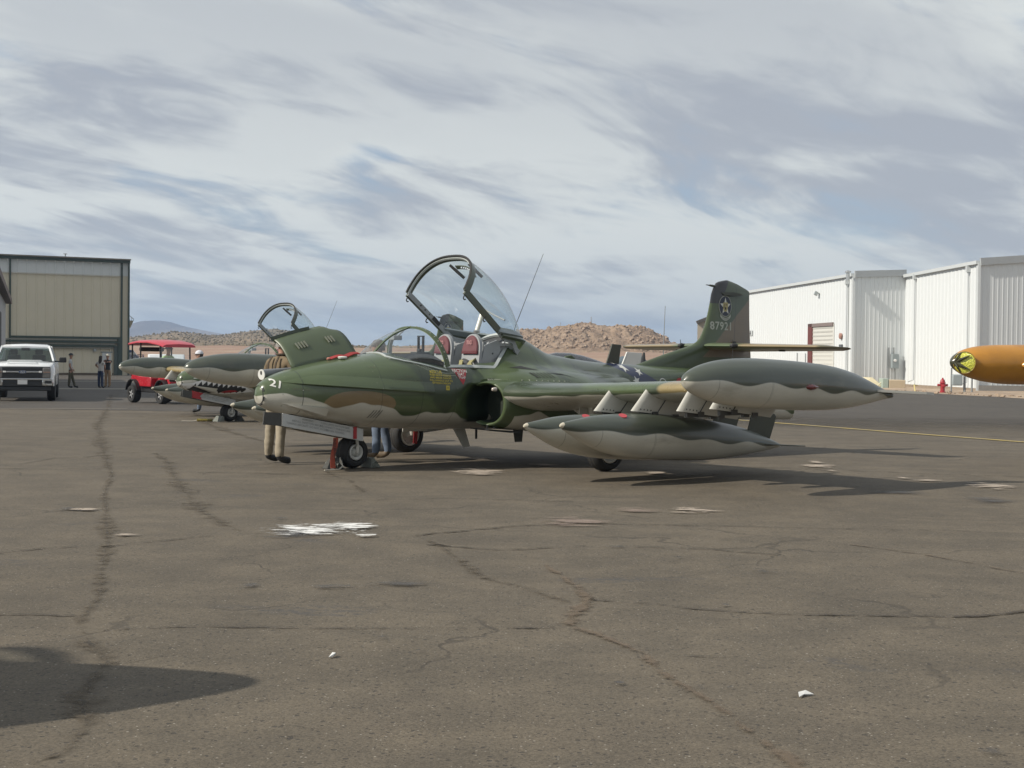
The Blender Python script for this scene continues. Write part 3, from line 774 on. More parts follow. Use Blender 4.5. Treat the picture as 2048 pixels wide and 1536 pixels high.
def tail_paint():
    m = Mat('tail_camouflage_paint', .38); x, y, z = m.xyz(); warp = m.noise(2.0, 2) - .5
    c = m.mix(C_GREEN, C_DARK, m.noise(.8, 1).step(.40, .45) * .4)
    # line through (7.48,2.33) (7.13,2.02) (6.81,1.78): brown behind and below
    d = (x - 6.81) * .634 - (z - 1.78) * .773
    c = m.mix(c, (0.165, 0.122, 0.072), (d + warp * .05).step(-.01, .01) * z.gt(1.45) * (1.0 - (z - x * .15).step(1.6, 1.62) * 0.0))
    blk = (z + (x - 6.6) * .02).gt(2.285) * (x - (2.66 - z) * -.55 ).lt(7.02 + .0) * (1.0 - ((x - 6.98) * 1.0 + (z - 2.35) * -.3).gt(0.0))
    c = m.mix(c, (.022, .023, .028), blk)
    rud = ((x - 7.16) + (z - 2.0) * -.06).abs().lt(.004) * z.gt(1.62)
    c = m.mix(c, (.02, .022, .016), rud)
    m.color(weather(m, c, .4)); return m.m
M_tail = tail_paint()
def stab_paint():
    m = Mat('tailplane_camouflage_paint', .36); x, y, z = m.xyz(); p = y.abs(); warp = m.noise(1.8, 2) - .5
    c = m.mix((0.10, 0.13, 0.07), (0.25, 0.195, 0.11), (p + warp * .4).step(.55, .75))
    c = m.mix(c, C_DARK, (p + warp * .3).step(1.9, 1.98) * .6)
    c = m.mix(c, (0.26, 0.22, 0.16), (1.0 - (z + (x - 6.6) * .03).step(1.59, 1.605)))
    m.color(weather(m, c, .34)); return m.m
M_stab = stab_paint()
def tank_paint(name, f, ph, amp, xoff=0.0, slope=-.055, z0=0.0, dark=C_TGREEN):
    m = Mat(name, .34); x, y, z = m.xyz()
    w = (x * f + ph).sin(); zb = (w * amp) + (x * (f * .43) + ph * 2.1).sin() * (amp * .5)
    zz = z - (x * slope + z0)
    t = (zz - zb).step(-.007, .007)
    c = m.mix(C_GREY, dark, t)
    lines = (x - .78).abs().lt(.0035) + (x - 1.52).abs().lt(.0035)
    c = m.mix(c, (.05, .055, .045), lines.clamp() * .5)
    # streaks and chips
    ch = m.noise(22, 5, None, .75).step(.66, .71)
    c = m.mix(c, (.12, .12, .10), ch * .4)
    stn = m.noise(5, 5, m.scaled((.25, 1, 1)), .65).step(.55, .75) * m.noise(1.4, 2).step(.4, .6)
    c = m.mix(c, (.17, .15, .11), stn * .35)
    rv = ((x * 70.0).sin()).gt(.6) * ((x - .78).abs().lt(.02) * (x - .78).abs().gt(.012) + (x - 1.52).abs().lt(.02) * (x - 1.52).abs().gt(.012) + (x - 2.75).abs().lt(.004)).clamp()
    c = m.mix(c, (.10, .10, .09), rv * .5)
    c = weather(m, c, .34); m.color(c); return m.m
M_tip = tank_paint('tip_tank_paint', 9.0, 0.6, .022, slope=-.060, z0=1.235 + .005)
M_drop = tank_paint('drop_tank_paint', 8.0, 1.1, .020, slope=-.085, z0=.675)
M_white = plain('white_enamel', (0.62, 0.62, 0.59), .4, coat=.2, var=.10)
M_pyl = plain('pylon_grey_white', (0.50, 0.49, 0.44), .42, coat=.15, var=.14)
M_grey = plain('interior_grey', (0.30, 0.315, 0.325), .5, var=.15)
M_dgrey = plain('dark_interior', (0.045, 0.048, 0.052), .7, var=.2)
M_black = plain('black_rubber', (0.018, 0.018, 0.018), .75, var=.25, scale=8)
M_blackm = plain('black_metal', (0.02, 0.021, 0.022), .45, var=.2)
M_alu = plain('bare_aluminium', (0.55, 0.56, 0.55), .32, metal=.85, var=.15, scale=8)
M_frame = plain('canopy_frame_green', (0.075, 0.088, 0.062), .35, coat=.3, var=.15)
M_seal = plain('canopy_seal_grey', (0.42, 0.45, 0.44), .5, var=.1)
M_redc = plain('seat_cover_red', (0.22, 0.035, 0.04), .55, var=.2, scale=6)
M_redc2 = plain('seat_stripe_red', (0.09, 0.008, 0.012), .5, var=.15)
M_rib = plain('red_streamer', (0.34, 0.07, 0.04), .7, var=.2, scale=10)
M_olive = plain('olive_webbing', (0.26, 0.24, 0.12), .85, var=.25, scale=12)
M_tread = plain('dusty_tyre', (0.075, 0.07, 0.062), .9, var=.3, scale=10)
M_duct = plain('intake_duct', (0.012, 0.018, 0.010), .8, var=.2)
M_dgreen = plain('dark_green_paint', C_DARK, .4, coat=.15, var=.15)
M_dgg = plain('blade_dark_green', (0.05, 0.055, 0.040), .45, coat=.1, var=.15)
M_yelt = plain('yellow_stencil', (0.50, 0.40, 0.05), .6, var=.15, scale=20)
M_redt = plain('red_triangle', (0.36, 0.03, 0.035), .5, var=.15, scale=12)
M_whitet = plain('white_stencil', (0.62, 0.62, 0.58), .6, var=.18, scale=25)
M_greyt = plain('grey_stencil', (0.40, 0.41, 0.36), .6, var=.2, scale=25)
M_fade = plain('faded_stencil', (0.13, 0.135, 0.085), .6, var=.3, scale=25)
M_blackt = plain('black_stencil', (0.03, 0.03, 0.03), .6, var=.1)
def glass_mat(name, tint=(0.93, 0.96, 0.96), refl=.9, haze=0.0):
    m = bpy.data.materials.new(name); m.use_nodes = True; nt = m.node_tree; nt.nodes.clear()
    out = nt.nodes.new('ShaderNodeOutputMaterial'); tr = nt.nodes.new('ShaderNodeBsdfTransparent'); gl = nt.nodes.new('ShaderNodeBsdfGlossy')
    tr.inputs[0].default_value = (*tint, 1); gl.inputs['Roughness'].default_value = .02
    geo = nt.nodes.new('ShaderNodeNewGeometry'); dt = nt.nodes.new('ShaderNodeVectorMath'); dt.operation = 'DOT_PRODUCT'
    nt.links.new(geo.outputs['Incoming'], dt.inputs[0]); nt.links.new(geo.outputs['Normal'], dt.inputs[1])
    c_ = X(nt, dt.outputs['Value']).abs(); fz = (1.0 - c_).clamp().pow(4.5) * .92 + .045
    mu = nt.nodes.new('ShaderNodeMath'); mu.operation = 'MULTIPLY_ADD'; mu.inputs[1].default_value = refl; mu.inputs[2].default_value = haze
    nt.links.new(fz.s, mu.inputs[0]); mx = nt.nodes.new('ShaderNodeMixShader')
    nt.links.new(mu.outputs[0], mx.inputs[0]); nt.links.new(tr.outputs[0], mx.inputs[1]); nt.links.new(gl.outputs[0], mx.inputs[2])
    nt.links.new(mx.outputs[0], out.inputs[0]); return m
M_glass = glass_mat('canopy_perspex', (0.90, 0.94, 0.94), 1.0, .055)

# ---- fuselage -----------------------------------------------------
def make_fuselage(parent):
    xs = np.concatenate([[-1.389, -1.38, -1.365, -1.34, -1.31, -1.27], np.arange(-1.22, -.9, .05), np.arange(-.88, 1.2, .08), np.arange(1.2, 2.2, .04), np.arange(2.2, 4.4, .07), np.arange(4.4, 7.6, .12), [7.66]])
    th = np.linspace(0, 2 * np.pi, 97)[:-1] - np.pi / 2
    rings = []
    for x in xs:
        top, bot = float(f_top(x)), float(f_bot(x)); zc = (top + bot) / 2 if x < .8 else np.interp(x, [.8, 1.5, 4.4, 5], [(top + bot) / 2, .88, .95, (top + bot) / 2])
        r = ray_out(x, zc, th)
        rings.append([(x, rr * math.cos(t), zc + rr * math.sin(t)) for rr, t in zip(r, th)])
    mb = MB(); mb.loft(rings, True, True)
    me = mb.mesh('fuselage', angle=40)
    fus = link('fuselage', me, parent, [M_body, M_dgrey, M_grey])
    # cutters: cockpit and nose wheel bay
    c = MB(); c.cur = 0
    def ring(z, w, xr): return [(.45, -.30, z), (.60, -w * .76, z), (.85, -w * .90, z), (1.1, -w, z), (xr, -w, z), (xr, w, z), (1.1, w, z), (.85, w * .90, z), (.60, w * .76, z), (.45, .30, z)]
    c.loft([ring(.80, .56, 1.12 + 1.45 * (1.27 - 1.27) + .0), ring(1.2, .585, 1.70), ring(1.9, .585, 1.80 + 1.45 * (1.9 - 1.27))])
    cut = c.build('cut', [M_dgrey], None, smooth=False)
    b = MB(); b.box(-1.12, -.14, .3, .02, .14, .70); cut2 = b.build('cut2', [M_dgrey], None, smooth=False)
    for k in (cut, cut2):
        md = fus.modifiers.new('b', 'BOOLEAN'); md.operation = 'DIFFERENCE'; md.object = k; md.solver = 'EXACT'; md.material_mode = 'TRANSFER'
    dg = bpy.context.evaluated_depsgraph_get(); new = bpy.data.meshes.new_from_object(fus.evaluated_get(dg))
    fus.modifiers.clear(); fus.data = new; bpy.data.objects.remove(cut); bpy.data.objects.remove(cut2)
    bm = bmesh.new(); bm.from_mesh(new)
    for e in bm.edges:
        if len(e.link_faces) == 2: e.smooth = e.calc_face_angle(0) < R(38)
    bm.to_mesh(new); bm.free()
    return fus

def drape(poly_or_mesh, mat, parent, name, side=-1, off=.003, step=.05, origin=None, scale=1.0, rot=0.0, flipx=False):
    """lay a flat outline on the fuselage side; coordinates are (x, z)"""
    vs, fs = poly_or_mesh if isinstance(poly_or_mesh, tuple) else fill_poly(poly_or_mesh, step)
    mb = MB(); out = []
    for a, b in vs:
        if origin is not None:
            a, b = a * scale, b * scale; a, b = a * math.cos(rot) - b * math.sin(rot), a * math.sin(rot) + b * math.cos(rot)
            a, b = origin[0] + (-a if flipx else a), origin[1] + b
        p = surf_p(a, b); e = .01
        gx_, gz_ = (surf_p(a + e, b) - p) / e, (surf_p(a, b + e) - p) / e
        n = Vector((-gx_, 1, -gz_)).normalized()
        q = Vector((a, p, b)) + n * off; out.append((q.x, q.y * side, q.z))
    mb.add(out, fs); o = mb.build(name, mat, parent, angle=180); return o

def airfoil(le, te, half, n=14, droop=0.0, hinge=.68, camber=0.0):
    """closed profile from leading edge point to trailing edge point (x,z); half = max half thickness"""
    le = Vector(le); te = Vector(te); d = te - le; L = d.length; d.normalize(); up = Vector((-d.y, d.x))
    if up.y < 0: up = -up
    def th(t): return half * 5 * 2 * (.2969 * math.sqrt(t) - .126 * t - .3516 * t * t + .2843 * t ** 3 - .1036 * t ** 4) / 1.0
    ts = [.5 * (1 - math.cos(math.pi * i / n)) for i in range(n + 1)]
    pts = []
    for t in ts[::-1]: pts.append((t, th(t) + camber * L * math.sin(math.pi * t)))
    for t in ts[1:]: pts.append((t, -th(t) + camber * L * math.sin(math.pi * t)))
    out = []
    for t, h in pts[:-1]:
        s = t * L; dz = 0
        if t > hinge: dz = -(t - hinge) * L * math.tan(droop)
        q = le + d * s + up * (h + dz); out.append((q.x, q.y))
    return out

def make_jet():
    J = empty('attack_jet')
    fus = make_fuselage(J)
    # stars on the blue band
    def star(cx, cz, r, rot=0.0):
        P = []
        for k in range(10):
            a = math.pi / 2 + k * math.pi / 5 + rot; rr = r if k % 2 == 0 else r * .42
            P.append((cx + rr * math.cos(a) * 1.15, cz + rr * math.sin(a)))
        return P
    for cx, cz, r in ((4.50, 1.285, .075), (4.76, 1.225, .065), (4.63, 1.095, .075), (5.0, 1.03, .06), (4.93, .90, .07), (5.2, .84, .06)):
        drape(star(cx, cz, r, .25), M_whitet, fus, 'star', step=.03)
    # white ring and red disc with star
    ring = MB()
    vs, fs = [], []
    for k in range(32):
        a = 2 * math.pi * k / 32
        for rr in (.075, .088): vs.append((5.22 + rr * math.cos(a), 1.045 + rr * math.sin(a)))
    for k in range(32): a = 2 * k; b = 2 * ((k + 1) % 32); fs.append((a, a + 1, b + 1, b))
    drape((vs, fs), M_whitet, fus, 'ring_marking')
    drape([(5.62 + .115 * math.cos(k * math.pi / 12), 1.02 + .115 * math.sin(k * math.pi / 12)) for k in range(24)], M_redt, fus, 'red_disc')
    drape(star(5.62, 1.02, .075), M_whitet, fus, 'star', off=.006, step=.03)
    # stencils on the port side (they read left to right = aft)
    T = lambda s, size, x, z, mat, name='stencil', rot=-.05, **k: drape(text_polys(s, size, **k), mat, fus, name, origin=(x, z), rot=rot)
    T('RESCUE', .052, .85, 1.215, M_yelt, font_bold=True)
    T('PUSH DOOR RELEASE\nAND BREAK CANOPY\nPULL HANDLE OUT TO\nJETTISON CANOPY', .033, .905, 1.125, M_yelt, font_bold=True, line=1.0)
    drape([(.965, .99), (1.02, .987), (1.02, 1.045), (.965, 1.047)], M_yelt, fus, 'yellow_placard')
    T('H', .05, .993, 1.016, M_blackt, rot=0)
    drape([(1.11, 1.262), (1.345, 1.25), (1.235, 1.055)], M_redt, fus, 'red_triangle')
    drape(text_polys('EJECTION', .052, font_bold=True), M_whitet, fus, 'stencil', origin=(1.225, 1.228), rot=-.05, off=.006)
    drape(text_polys('SEAT', .048, font_bold=True), M_whitet, fus, 'stencil', origin=(1.228, 1.185), rot=-.05, off=.006)
    drape(text_polys('TRAP', .044, font_bold=True), M_whitet, fus, 'stencil', origin=(1.232, 1.145), rot=-.05, off=.006)
    T('NO STEP', .04, 1.66, 1.115, M_greyt, font_bold=True)
    T('USAF\nAF SERIAL NO 68-7921\nSERVICE THIS AIRCRAFT\nWITH GRADE JP-4 FUEL', .042, .42, 1.085, M_fade, line=1.15)
    T('NO STEP', .022, -.02, 1.27, M_fade); T('GROUND HERE', .028, -.95, 1.0, M_fade)
    T('LOW VOLTAGE FORMATION', .03, 3.7, 1.24, M_fade)
    drape(text_polys('21', .125, font_bold=True, fine=2), M_whitet, fus, 'nose_number', origin=(-1.205, 1.06), rot=-.32, off=.006)
    # rivets along the windscreen sill
    mb = MB()
    for row, dz in ((0, -.035), (1, -.075)):
        for i in range(46):
            t = i / 45; x = .30 + t * .84; z_ = surf_z(x, RAILP(x)) + dz * (1 - .1 * row); p = surf_p(x, z_)
            mb.box(x - .005, -p - .004, z_ - .005, x + .005, -p + .004, z_ + .005)
    for i in range(9):
        x = 1.95 + i * .10; z_ = 1.12 - .002 * i; p = surf_p(x, z_); mb.box(x - .007, -p - .005, z_ - .007, x + .007, -p + .004, z_ + .007)
    for z_ in (1.12, .99): p = surf_p(-.93, z_); mb.box(-.935, -p - .004, z_ - .005, -.925, -p + .004, z_ + .005)
    o = mb.build('rivets', plain('rivet', (.42, .44, .38), .4, metal=.5), fus, smooth=False); tag(o, kind='stuff')
    # nose ring with lugs
    mb = MB(); rr = []
    for k in range(40):
        a = 2 * math.pi * k / 40; x = -1.352; r_ = float(ray_out(x, .93, np.array([a]))[0]) + .003; rr.append((x, r_ * math.cos(a), .93 + r_ * math.sin(a)))
    mb.tube(rr + rr[:2], .004, 5); mb.build('nose_ring', M_blackt, fus)
    for a0 in (2.3, 3.3, 4.1):
        mb = MB(); pts = []
        for k in range(7):
            a = a0 + k * .07; x = -1.345; r_ = float(ray_out(x, .93, np.array([a]))[0]) + .004; pts.append((x, r_ * math.cos(a), .93 + r_ * math.sin(a)))
        mb.tube(pts, .008, 5); mb.build('nose_latch', M_blackt, fus)
    # strakes
    for sd in (-1, 1):
        mb = MB(); rings = []
        for i in range(24):
            t = i / 23; x = -1.16 + t * 1.93; z_ = 1.085 - .125 * t; p = surf_p(x, z_); w = .004 + .062 * sm(t, 0, .35) * (1 - .35 * t); za = min(z_ + .15, float(f_top(x)) - .07); pu = surf_p(x, za)
            zf = lambda k_: z_ + (za - z_) * k_; rings.append([(x, sd * (pu - .006), za), (x, sd * (max(surf_p(x, zf(.6)), pu) + w * .30), zf(.6)), (x, sd * (surf_p(x, zf(.28)) + w * .72), zf(.28)), (x, sd * (p + w), z_), (x, sd * (p + w - .004), z_ - .008), (x, sd * (p - .03), z_ + .004)])
        mb.loft(rings); mb.build('nose_strake', M_body, J, angle=50)
    # scooped blast fairing low on the nose
    for sd in (-1, 1):
        mb = MB(); rings = []
        for i in range(10):
            t = i / 9; x = -1.17 + t * .52; zt = .835 - .07 * t; zb_ = .825 - .16 * t; w = .005 + .15 * t
            pt = surf_p(x, zt); pb = surf_p(x, zb_)
            rings.append([(x, sd * (pt - .02), zt + .004), (x, sd * (pt + w * .55), zt), (x, sd * (pb + w), zb_ + .01), (x, sd * (pb - .02), zb_ - .008)])
        mb.loft(rings, True, True); mb.build('gas_vent_fairing', plain('fairing_grey', C_GREY, .4, coat=.2, var=.1), J, angle=40)
        mb = MB(); e_ = [Vector(v) + Vector((.006, 0, 0)) for v in rings[-1]]; cc_ = sum(e_, Vector()) / 4; mb.add([cc_ + (v - cc_) * .86 for v in e_], [(0, 1, 2, 3)]); mb.build('vent_mouth', M_dgrey, J, smooth=False)
    # slotted vents
    for sd in (-1,):
        for k in range(4):
            x0 = -.04 + k * .038; drape([(x0, .745), (x0 + .012, .745), (x0 - .030, .65), (x0 - .042, .65)], plain('vent_dark', (.10, .10, .09), .7), fus, 'vent_slot', step=.03)
    # engine bay louvres, scoop
    for k in range(6):
        x0 = 2.14 + k * .062; w0 = .016 if k else .035
        drape([(x0, 1.215), (x0 + w0, 1.215), (x0 + w0 + .05, 1.15), (x0 + .05, 1.15)], M_blackt, fus, 'louvre', step=.03, off=.004)
    mb = MB(); P = [(2.02, 1.285), (2.20, 1.315), (2.34, 1.265), (2.2, 1.28)]
    drape([(1.98, 1.278), (2.22, 1.30), (2.40, 1.245)], M_blackt, fus, 'air_scoop', step=.04)
    drape([(2.46, 1.215), (2.72, 1.20), (2.98, 1.13), (2.74, 1.185)], M_blackt, fus, 'panel_gap', step=.05)
    # ------------------------------------------------ intakes
    for sd in (-1, 1):
        mb = MB(); N = 40
        def el(x, p, z_, rx, rz, tilt=0.0, sw=.0, full=False):
            out = []
            for k in range(N):
                a = (2 * math.pi * k / N) if full else R(-118 + 236 * k / (N - 1)); c_, s_ = math.cos(a), math.sin(a)
                c2 = math.copysign(abs(c_) ** .9, c_); s2 = math.copysign(abs(s_) ** .9, s_)
                out.append((x + sw * c2 + tilt * s2, sd * (p + rx * c2), z_ + rz * s2))
            return out
        # outer skin forward to lip, then duct going in
        L = [el(2.25, .86, .785, .335, .315), el(2.05, .865, .79, .338, .322), el(1.85, .87, .80, .337, .325, 0, .0), el(1.68, .87, .808, .328, .318, 0, .03), el(1.56, .87, .812, .312, .304, 0, .05),
             el(1.49, .87, .815, .295, .288, 0, .07), el(1.455, .87, .817, .278, .270, 0, .08), el(1.462, .865, .818, .260, .254, 0, .075), el(1.52, .86, .82, .248, .244, 0, .06)]
        mb.loft(L, False, False)
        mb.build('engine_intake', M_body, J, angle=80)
        mb = MB(); mb.loft([el(1.52, .86, .82, .248, .244, 0, .06), el(1.68, .86, .82, .24, .236), el(1.80, .86, .82, .235, .23)], False, False)
        mb.add(el(1.71, .86, .82, .26, .25, 0, 0, True), [tuple(range(N))]); mb.build('intake_duct', M_duct, J, angle=80)
        # inlet screen door folded below
        mb = MB(); mb.loft([[(1.38, sd * .66, .505), (1.42, sd * .98, .50), (1.42, sd * .98, .485), (1.38, sd * .66, .49)], [(1.75, sd * .66, .47), (1.75, sd * 1.02, .465), (1.75, sd * 1.02, .445), (1.75, sd * .66, .45)], [(2.0, sd * .7, .455), (2.0, sd * .92, .455), (2.0, sd * .92, .44), (2.0, sd * .7, .44)]])
        for k in range(3): mb.tube([(1.42 + .11 * k, sd * .95, .50), (1.42 + .11 * k, sd * .95, .55)], .012, 6)
        mb.build('intake_screen', M_blackm, J, angle=40)
        # exhaust
        mb = MB(); mb.lathe([(4.1, .20), (4.45, .17), (4.5, .155), (4.3, .14), (4.0, .13)], 'x', (0, sd * .62, .74), 24, caps=False)
        mb.build('exhaust_pipe', plain('burnt_metal', (.10, .085, .07), .5, metal=.7), J)
    # position lamp on the intake lip
    mb = MB(); mb.lathe([(1.43, .004), (1.44, .02), (1.47, .028), (1.5, .028)], 'x', (0, -1.02, 1.005), 12); mb.build('intake_lamp', plain('lamp_lens', (.45, .40, .36), .2, coat=.6), J)
    # ------------------------------------------------ wings
    for sd in (-1, 1):
        mb = MB(); rings = []
        for p in (1.13, 1.17, 1.25, 1.4, 1.6, 2.0, 2.5, 3.0, 3.5, 4.0, 4.5, 5.0, 5.2):
            t = (p - 1.1) / 4.1; c_ = 2.05 - .67 * max(t, -.1); xl = 1.585 + .016 * (p - 1.1) - (.07 * sm(1.9 - p, 0, .9)); zl = .948 + .046 * (p - 1.1) + .02 * sm(1.6 - p, 0, .8)
            half = .075 * c_ * (1 + .25 * sm(2.2 - p, 0, 1.2)); inc = R(4.2 - .6 * t)
            prof = airfoil((xl, zl), (xl + c_ * math.cos(inc), zl - c_ * math.sin(inc)), half, 16)
            rings.append([(x, sd * p, z_) for x, z_ in prof])
        mb.loft(rings); w = mb.build('wing', M_wing, J, angle=50)
        # tip tank
        tk = MB(); rings = []
        ax = herm([.44, .9, 1.3, 2.3, 3.0, 4.0], [1.195, 1.185, 1.175, 1.135, 1.10, 1.015])
        rf = herm([.44, .47, .54, .66, .82, 1.05, 1.35, 1.8, 2.4, 2.8, 3.15, 3.5, 3.8, 4.0], [.0, .055, .105, .155, .197, .235, .258, .266, .262, .243, .20, .128, .058, .018])
        for x in np.concatenate([[.441, .45, .465, .49], np.arange(.52, 1.2, .07), np.arange(1.2, 3.0, .15), np.arange(3.0, 4.01, .08)]):
            r_ = max(float(rf(x)), .002); rings.append([(x, sd * 5.245 + r_ * math.cos(2 * math.pi * k / 36), float(ax(x)) + r_ * math.sin(2 * math.pi * k / 36)) for k in range(36)])
        tk.loft(rings); tk = tk.build('tip_tank', M_tip, J, angle=60)
        fn = MB(); o_ = sd
        for zo in (0,):
            poly = [(3.40, 5.30), (3.95, 5.20), (4.28, 5.60), (4.05, 5.66)]
            fn.extrude(poly, lambda a, b: (a, o_ * b, 1.085 - .045 * (a - 3.4) + .014), lambda a, b: (a, o_ * b, 1.085 - .045 * (a - 3.4) - .014))
        fn.build('tank_fin', M_pyl, tk, angle=30)
        la = MB(); la.lathe([(2.06, .004), (2.08, .022), (2.14, .034), (2.2, .028), (2.26, .01), (2.28, .002)], 'x', (0, sd * (5.245 + .265), 1.13), 12)
        la.build('tip_lamp', plain('red_lamp', (.12, .008, .01), .15, coat=.8), tk)
        # pylons
        for p, hb in ((2.96, .80), (3.56, .82), (4.22, .84), (4.70, .88)):
            zl = .948 + .046 * (p - 1.1); xl = 1.585 + .016 * (p - 1.1)
            ch = 1.05 if p < 4 else .95
            sec = [(0, .006), (.02, .022), (.07, .038), (.30, .055), (.75, .052), (1, .012)]
            def pr(x0, L_, z0, z1): return [(x0 + a * L_, w_, z0 + (z1 - z0) * a) for a, w_ in sec]
            topr = pr(xl + .02, ch + .05, zl + .02, zl - .13); botr = pr(xl - .24, ch + .14, hb, hb - .13)
            if p > 4: botr = pr(xl - .20, ch + .05, hb, hb - .11)
            def sym(r_): return [(a, sd * p + b, c2) for a, b, c2 in r_] + [(a, sd * p - b, c2) for a, b, c2 in r_[::-1]]
            midr = [tuple((Vector(a) * .5 + Vector(b) * .5)) for a, b in zip(topr, botr)]
            py = MB(); py.loft([sym(botr), sym(midr), sym(topr)])
            pyo = py.build('weapon_pylon', M_pyl, J, angle=50)
            for s2 in (-1, 1):
                q = MB(); a0, a1 = Vector(botr[3]), Vector(topr[3]); q.ribbon([(a0.x, sd * p + s2 * .0605, a0.z), ((a0.x + a1.x) / 2, sd * p + s2 * .0605, (a0.z + a1.z) / 2), (a1.x, sd * p + s2 * .0605, a1.z)], Vector((0, s2, 0)), .008, .006); q.build('pylon_seam', M_dgrey, pyo, smooth=False)
                q = MB()
                for k in range(4): q.lathe([(sd * p + s2 * .055 - .004, .009), (sd * p + s2 * .055 + s2 * .006 + .004, .009)], 'y', (botr[0][0] + .10 + .055 * k, 0, hb + .02 - .006 * k), 8)
                tag(q.build('pylon_bolt', M_blackt, pyo, angle=30), kind='stuff')
            sb = MB()
            for dx in (.28, .62):
                xx = botr[0][0] + dx; zz = hb - dx * .11
                for s2 in (-1, 1): sb.box(xx, sd * p + s2 * .055 - .008, zz - .035, xx + .09, sd * p + s2 * .055 + .008 + s2 * .03, zz + .02)
            sb.box(botr[0][0] + .15, sd * p - .02, hb - .075, botr[0][0] + .75, sd * p + .02, hb - .02)
            sb.build('sway_brace', plain('brace_metal', (.10, .10, .095), .5, metal=.6), pyo, smooth=False)
        # drop tanks
        for p, dz in ((2.958, -.02), (3.561, .01)):
            ax2 = herm([.31, .6, 1.05, 1.9, 2.7, 3.4, 4.05], [.665, .615, .555, .50, .445, .40, .335])
            rf2 = herm([.31, .33, .38, .50, .72, 1.05, 1.4, 2.0, 2.6, 3.1, 3.5, 3.8, 4.05], [.0, .028, .052, .092, .160, .225, .256, .265, .243, .195, .13, .07, .01])
            tk2 = MB(); rings = []
            for x in np.concatenate([[.311, .318, .33, .35, .39], np.arange(.45, 1.5, .1), np.arange(1.5, 3.0, .15), np.arange(3.0, 4.06, .1)]):
                r_ = max(float(rf2(x)), .002); rings.append([(x, sd * p + r_ * math.cos(2 * math.pi * k / 32), float(ax2(x)) + dz + r_ * math.sin(2 * math.pi * k / 32)) for k in range(32)])
            tk2.loft(rings); tk2 = tk2.build('drop_tank', M_drop, J, angle=60)
            mb = MB(); mb.lathe([(.30, .012), (.312, .022), (.33, .030), (.345, .036)], 'x', (0, sd * p, .665 + dz), 16); mb.build('nose_cap', plain('cap_ivory', (.5, .46, .36), .3, coat=.4), tk2)
            def vfin(poly, f0, f1):
                q = MB(); q.extrude(poly, f0, f1); return q.build('tank_fin', M_dgg, tk2, angle=30, bevel=.004)
            V = [(3.38, .50), (3.47, .75), (3.50, .775), (3.90, .735), (3.93, .70), (3.80, .40)]
            vfin([(a, b + dz) for a, b in V], lambda a, b: (a, sd * p - .008, b), lambda a, b: (a, sd * p + .008, b))
            for s2 in (-1, 1):
                vfin([(3.55, .10), (3.92, .03), (4.18, .27), (4.02, .29)], lambda a, b: (a, sd * p + s2 * b, .365 + dz - .05 * (a - 3.7) - .006), lambda a, b: (a, sd * p + s2 * b, .365 + dz - .05 * (a - 3.7) + .006))
            cpn = MB(); c0 = 1.16; r0 = float(rf2(c0)); vs = []
            aa = math.pi / 2 + sd * -.42
            cx = Vector((c0, sd * p + (r0 + .002) * math.cos(aa), float(ax2(c0)) + dz + (r0 + .002) * math.sin(aa))); nn = Vector((-.15, math.cos(aa), math.sin(aa))).normalized(); u_ = nn.cross(Vector((0, 0, 1))).normalized(); w_ = nn.cross(u_)
            ringp = [cx + u_ * .048 * math.cos(2 * math.pi * k / 16) + w_ * .048 * math.sin(2 * math.pi * k / 16) for k in range(16)]
            cpn.loft([[tuple(q + nn * h) for q in ringp] for h in (-.02, .004)]); cpn.build('fuel_cap', plain('cap_red', (.42, .06, .07), .5, var=.25, scale=30), tk2, angle=30)
    # ------------------------------------------------ fin
    LE = herm([1.15, 1.31, 1.40, 1.49, 1.56, 1.63, 1.72, 1.82, 2.02, 2.25, 2.49, 2.57, 2.62, 2.655], [4.2, 4.97, 5.30, 5.64, 5.93, 6.22, 6.38, 6.455, 6.545, 6.615, 6.68, 6.735, 6.80, 6.98])
    TE = herm([1.15, 1.6, 2.0, 2.4, 2.50, 2.56, 2.61, 2.655], [7.62, 7.585, 7.555, 7.54, 7.53, 7.37, 7.22, 7.02])
    mb = MB(); rings = []
    for z_ in (1.15, 1.25, 1.31, 1.36, 1.42, 1.48, 1.53, 1.58, 1.63, 1.68, 1.74, 1.82, 1.92, 2.02, 2.15, 2.3, 2.42, 2.49, 2.53, 2.57, 2.60, 2.625, 2.64, 2.652):
        h = .075 - .025 * min(1, max(0, (z_ - 1.3) / 1.3)); h *= 1 if z_ < 2.56 else max(.25, math.sqrt(max(0, 1 - ((z_ - 2.56) / .10) ** 2)))
        prof = airfoil((float(LE(z_)), 0), (float(TE(z_)), 0), h, 16); rings.append([(x, q, z_) for x, q in prof])
    mb.loft(rings); fin = mb.build('vertical_fin', M_tail, J, angle=50)
    fy = -.058
    def onfin(poly, mat, name, off=0.0, step=.2):
        vs, fs = poly if isinstance(poly, tuple) else fill_poly(poly, step); q = MB()
        def hy(a, b):
            z_ = b; h = (.075 - .025 * min(1, max(0, (z_ - 1.3) / 1.3))); t = (a - float(LE(z_))) / (float(TE(z_)) - float(LE(z_))); t = min(1, max(0, t))
            return -(h * 10 * (.2969 * math.sqrt(t) - .126 * t - .3516 * t * t + .2843 * t ** 3 - .1036 * t ** 4)) - .002 - off
        q.add([(a, hy(a, b), b) for a, b in vs], fs); return q.build(name, mat, fin, angle=180)
    vs, fs = text_polys('87921', .165, font_bold=True, spacing=1.12)
    onfin(([(6.835 + a * 1.12, 1.93 + b * 1.05 - a * .02) for a, b in vs], fs), M_greyt, 'serial_number')
    # stencil bridges across the digits
    E_ = lambda cx, cz, rx, rz, n=28: [(cx + rx * math.cos(2 * math.pi * k / n), cz + rz * math.sin(2 * math.pi * k / n)) for k in range(n)]
    cx, cz = 6.915, 2.245
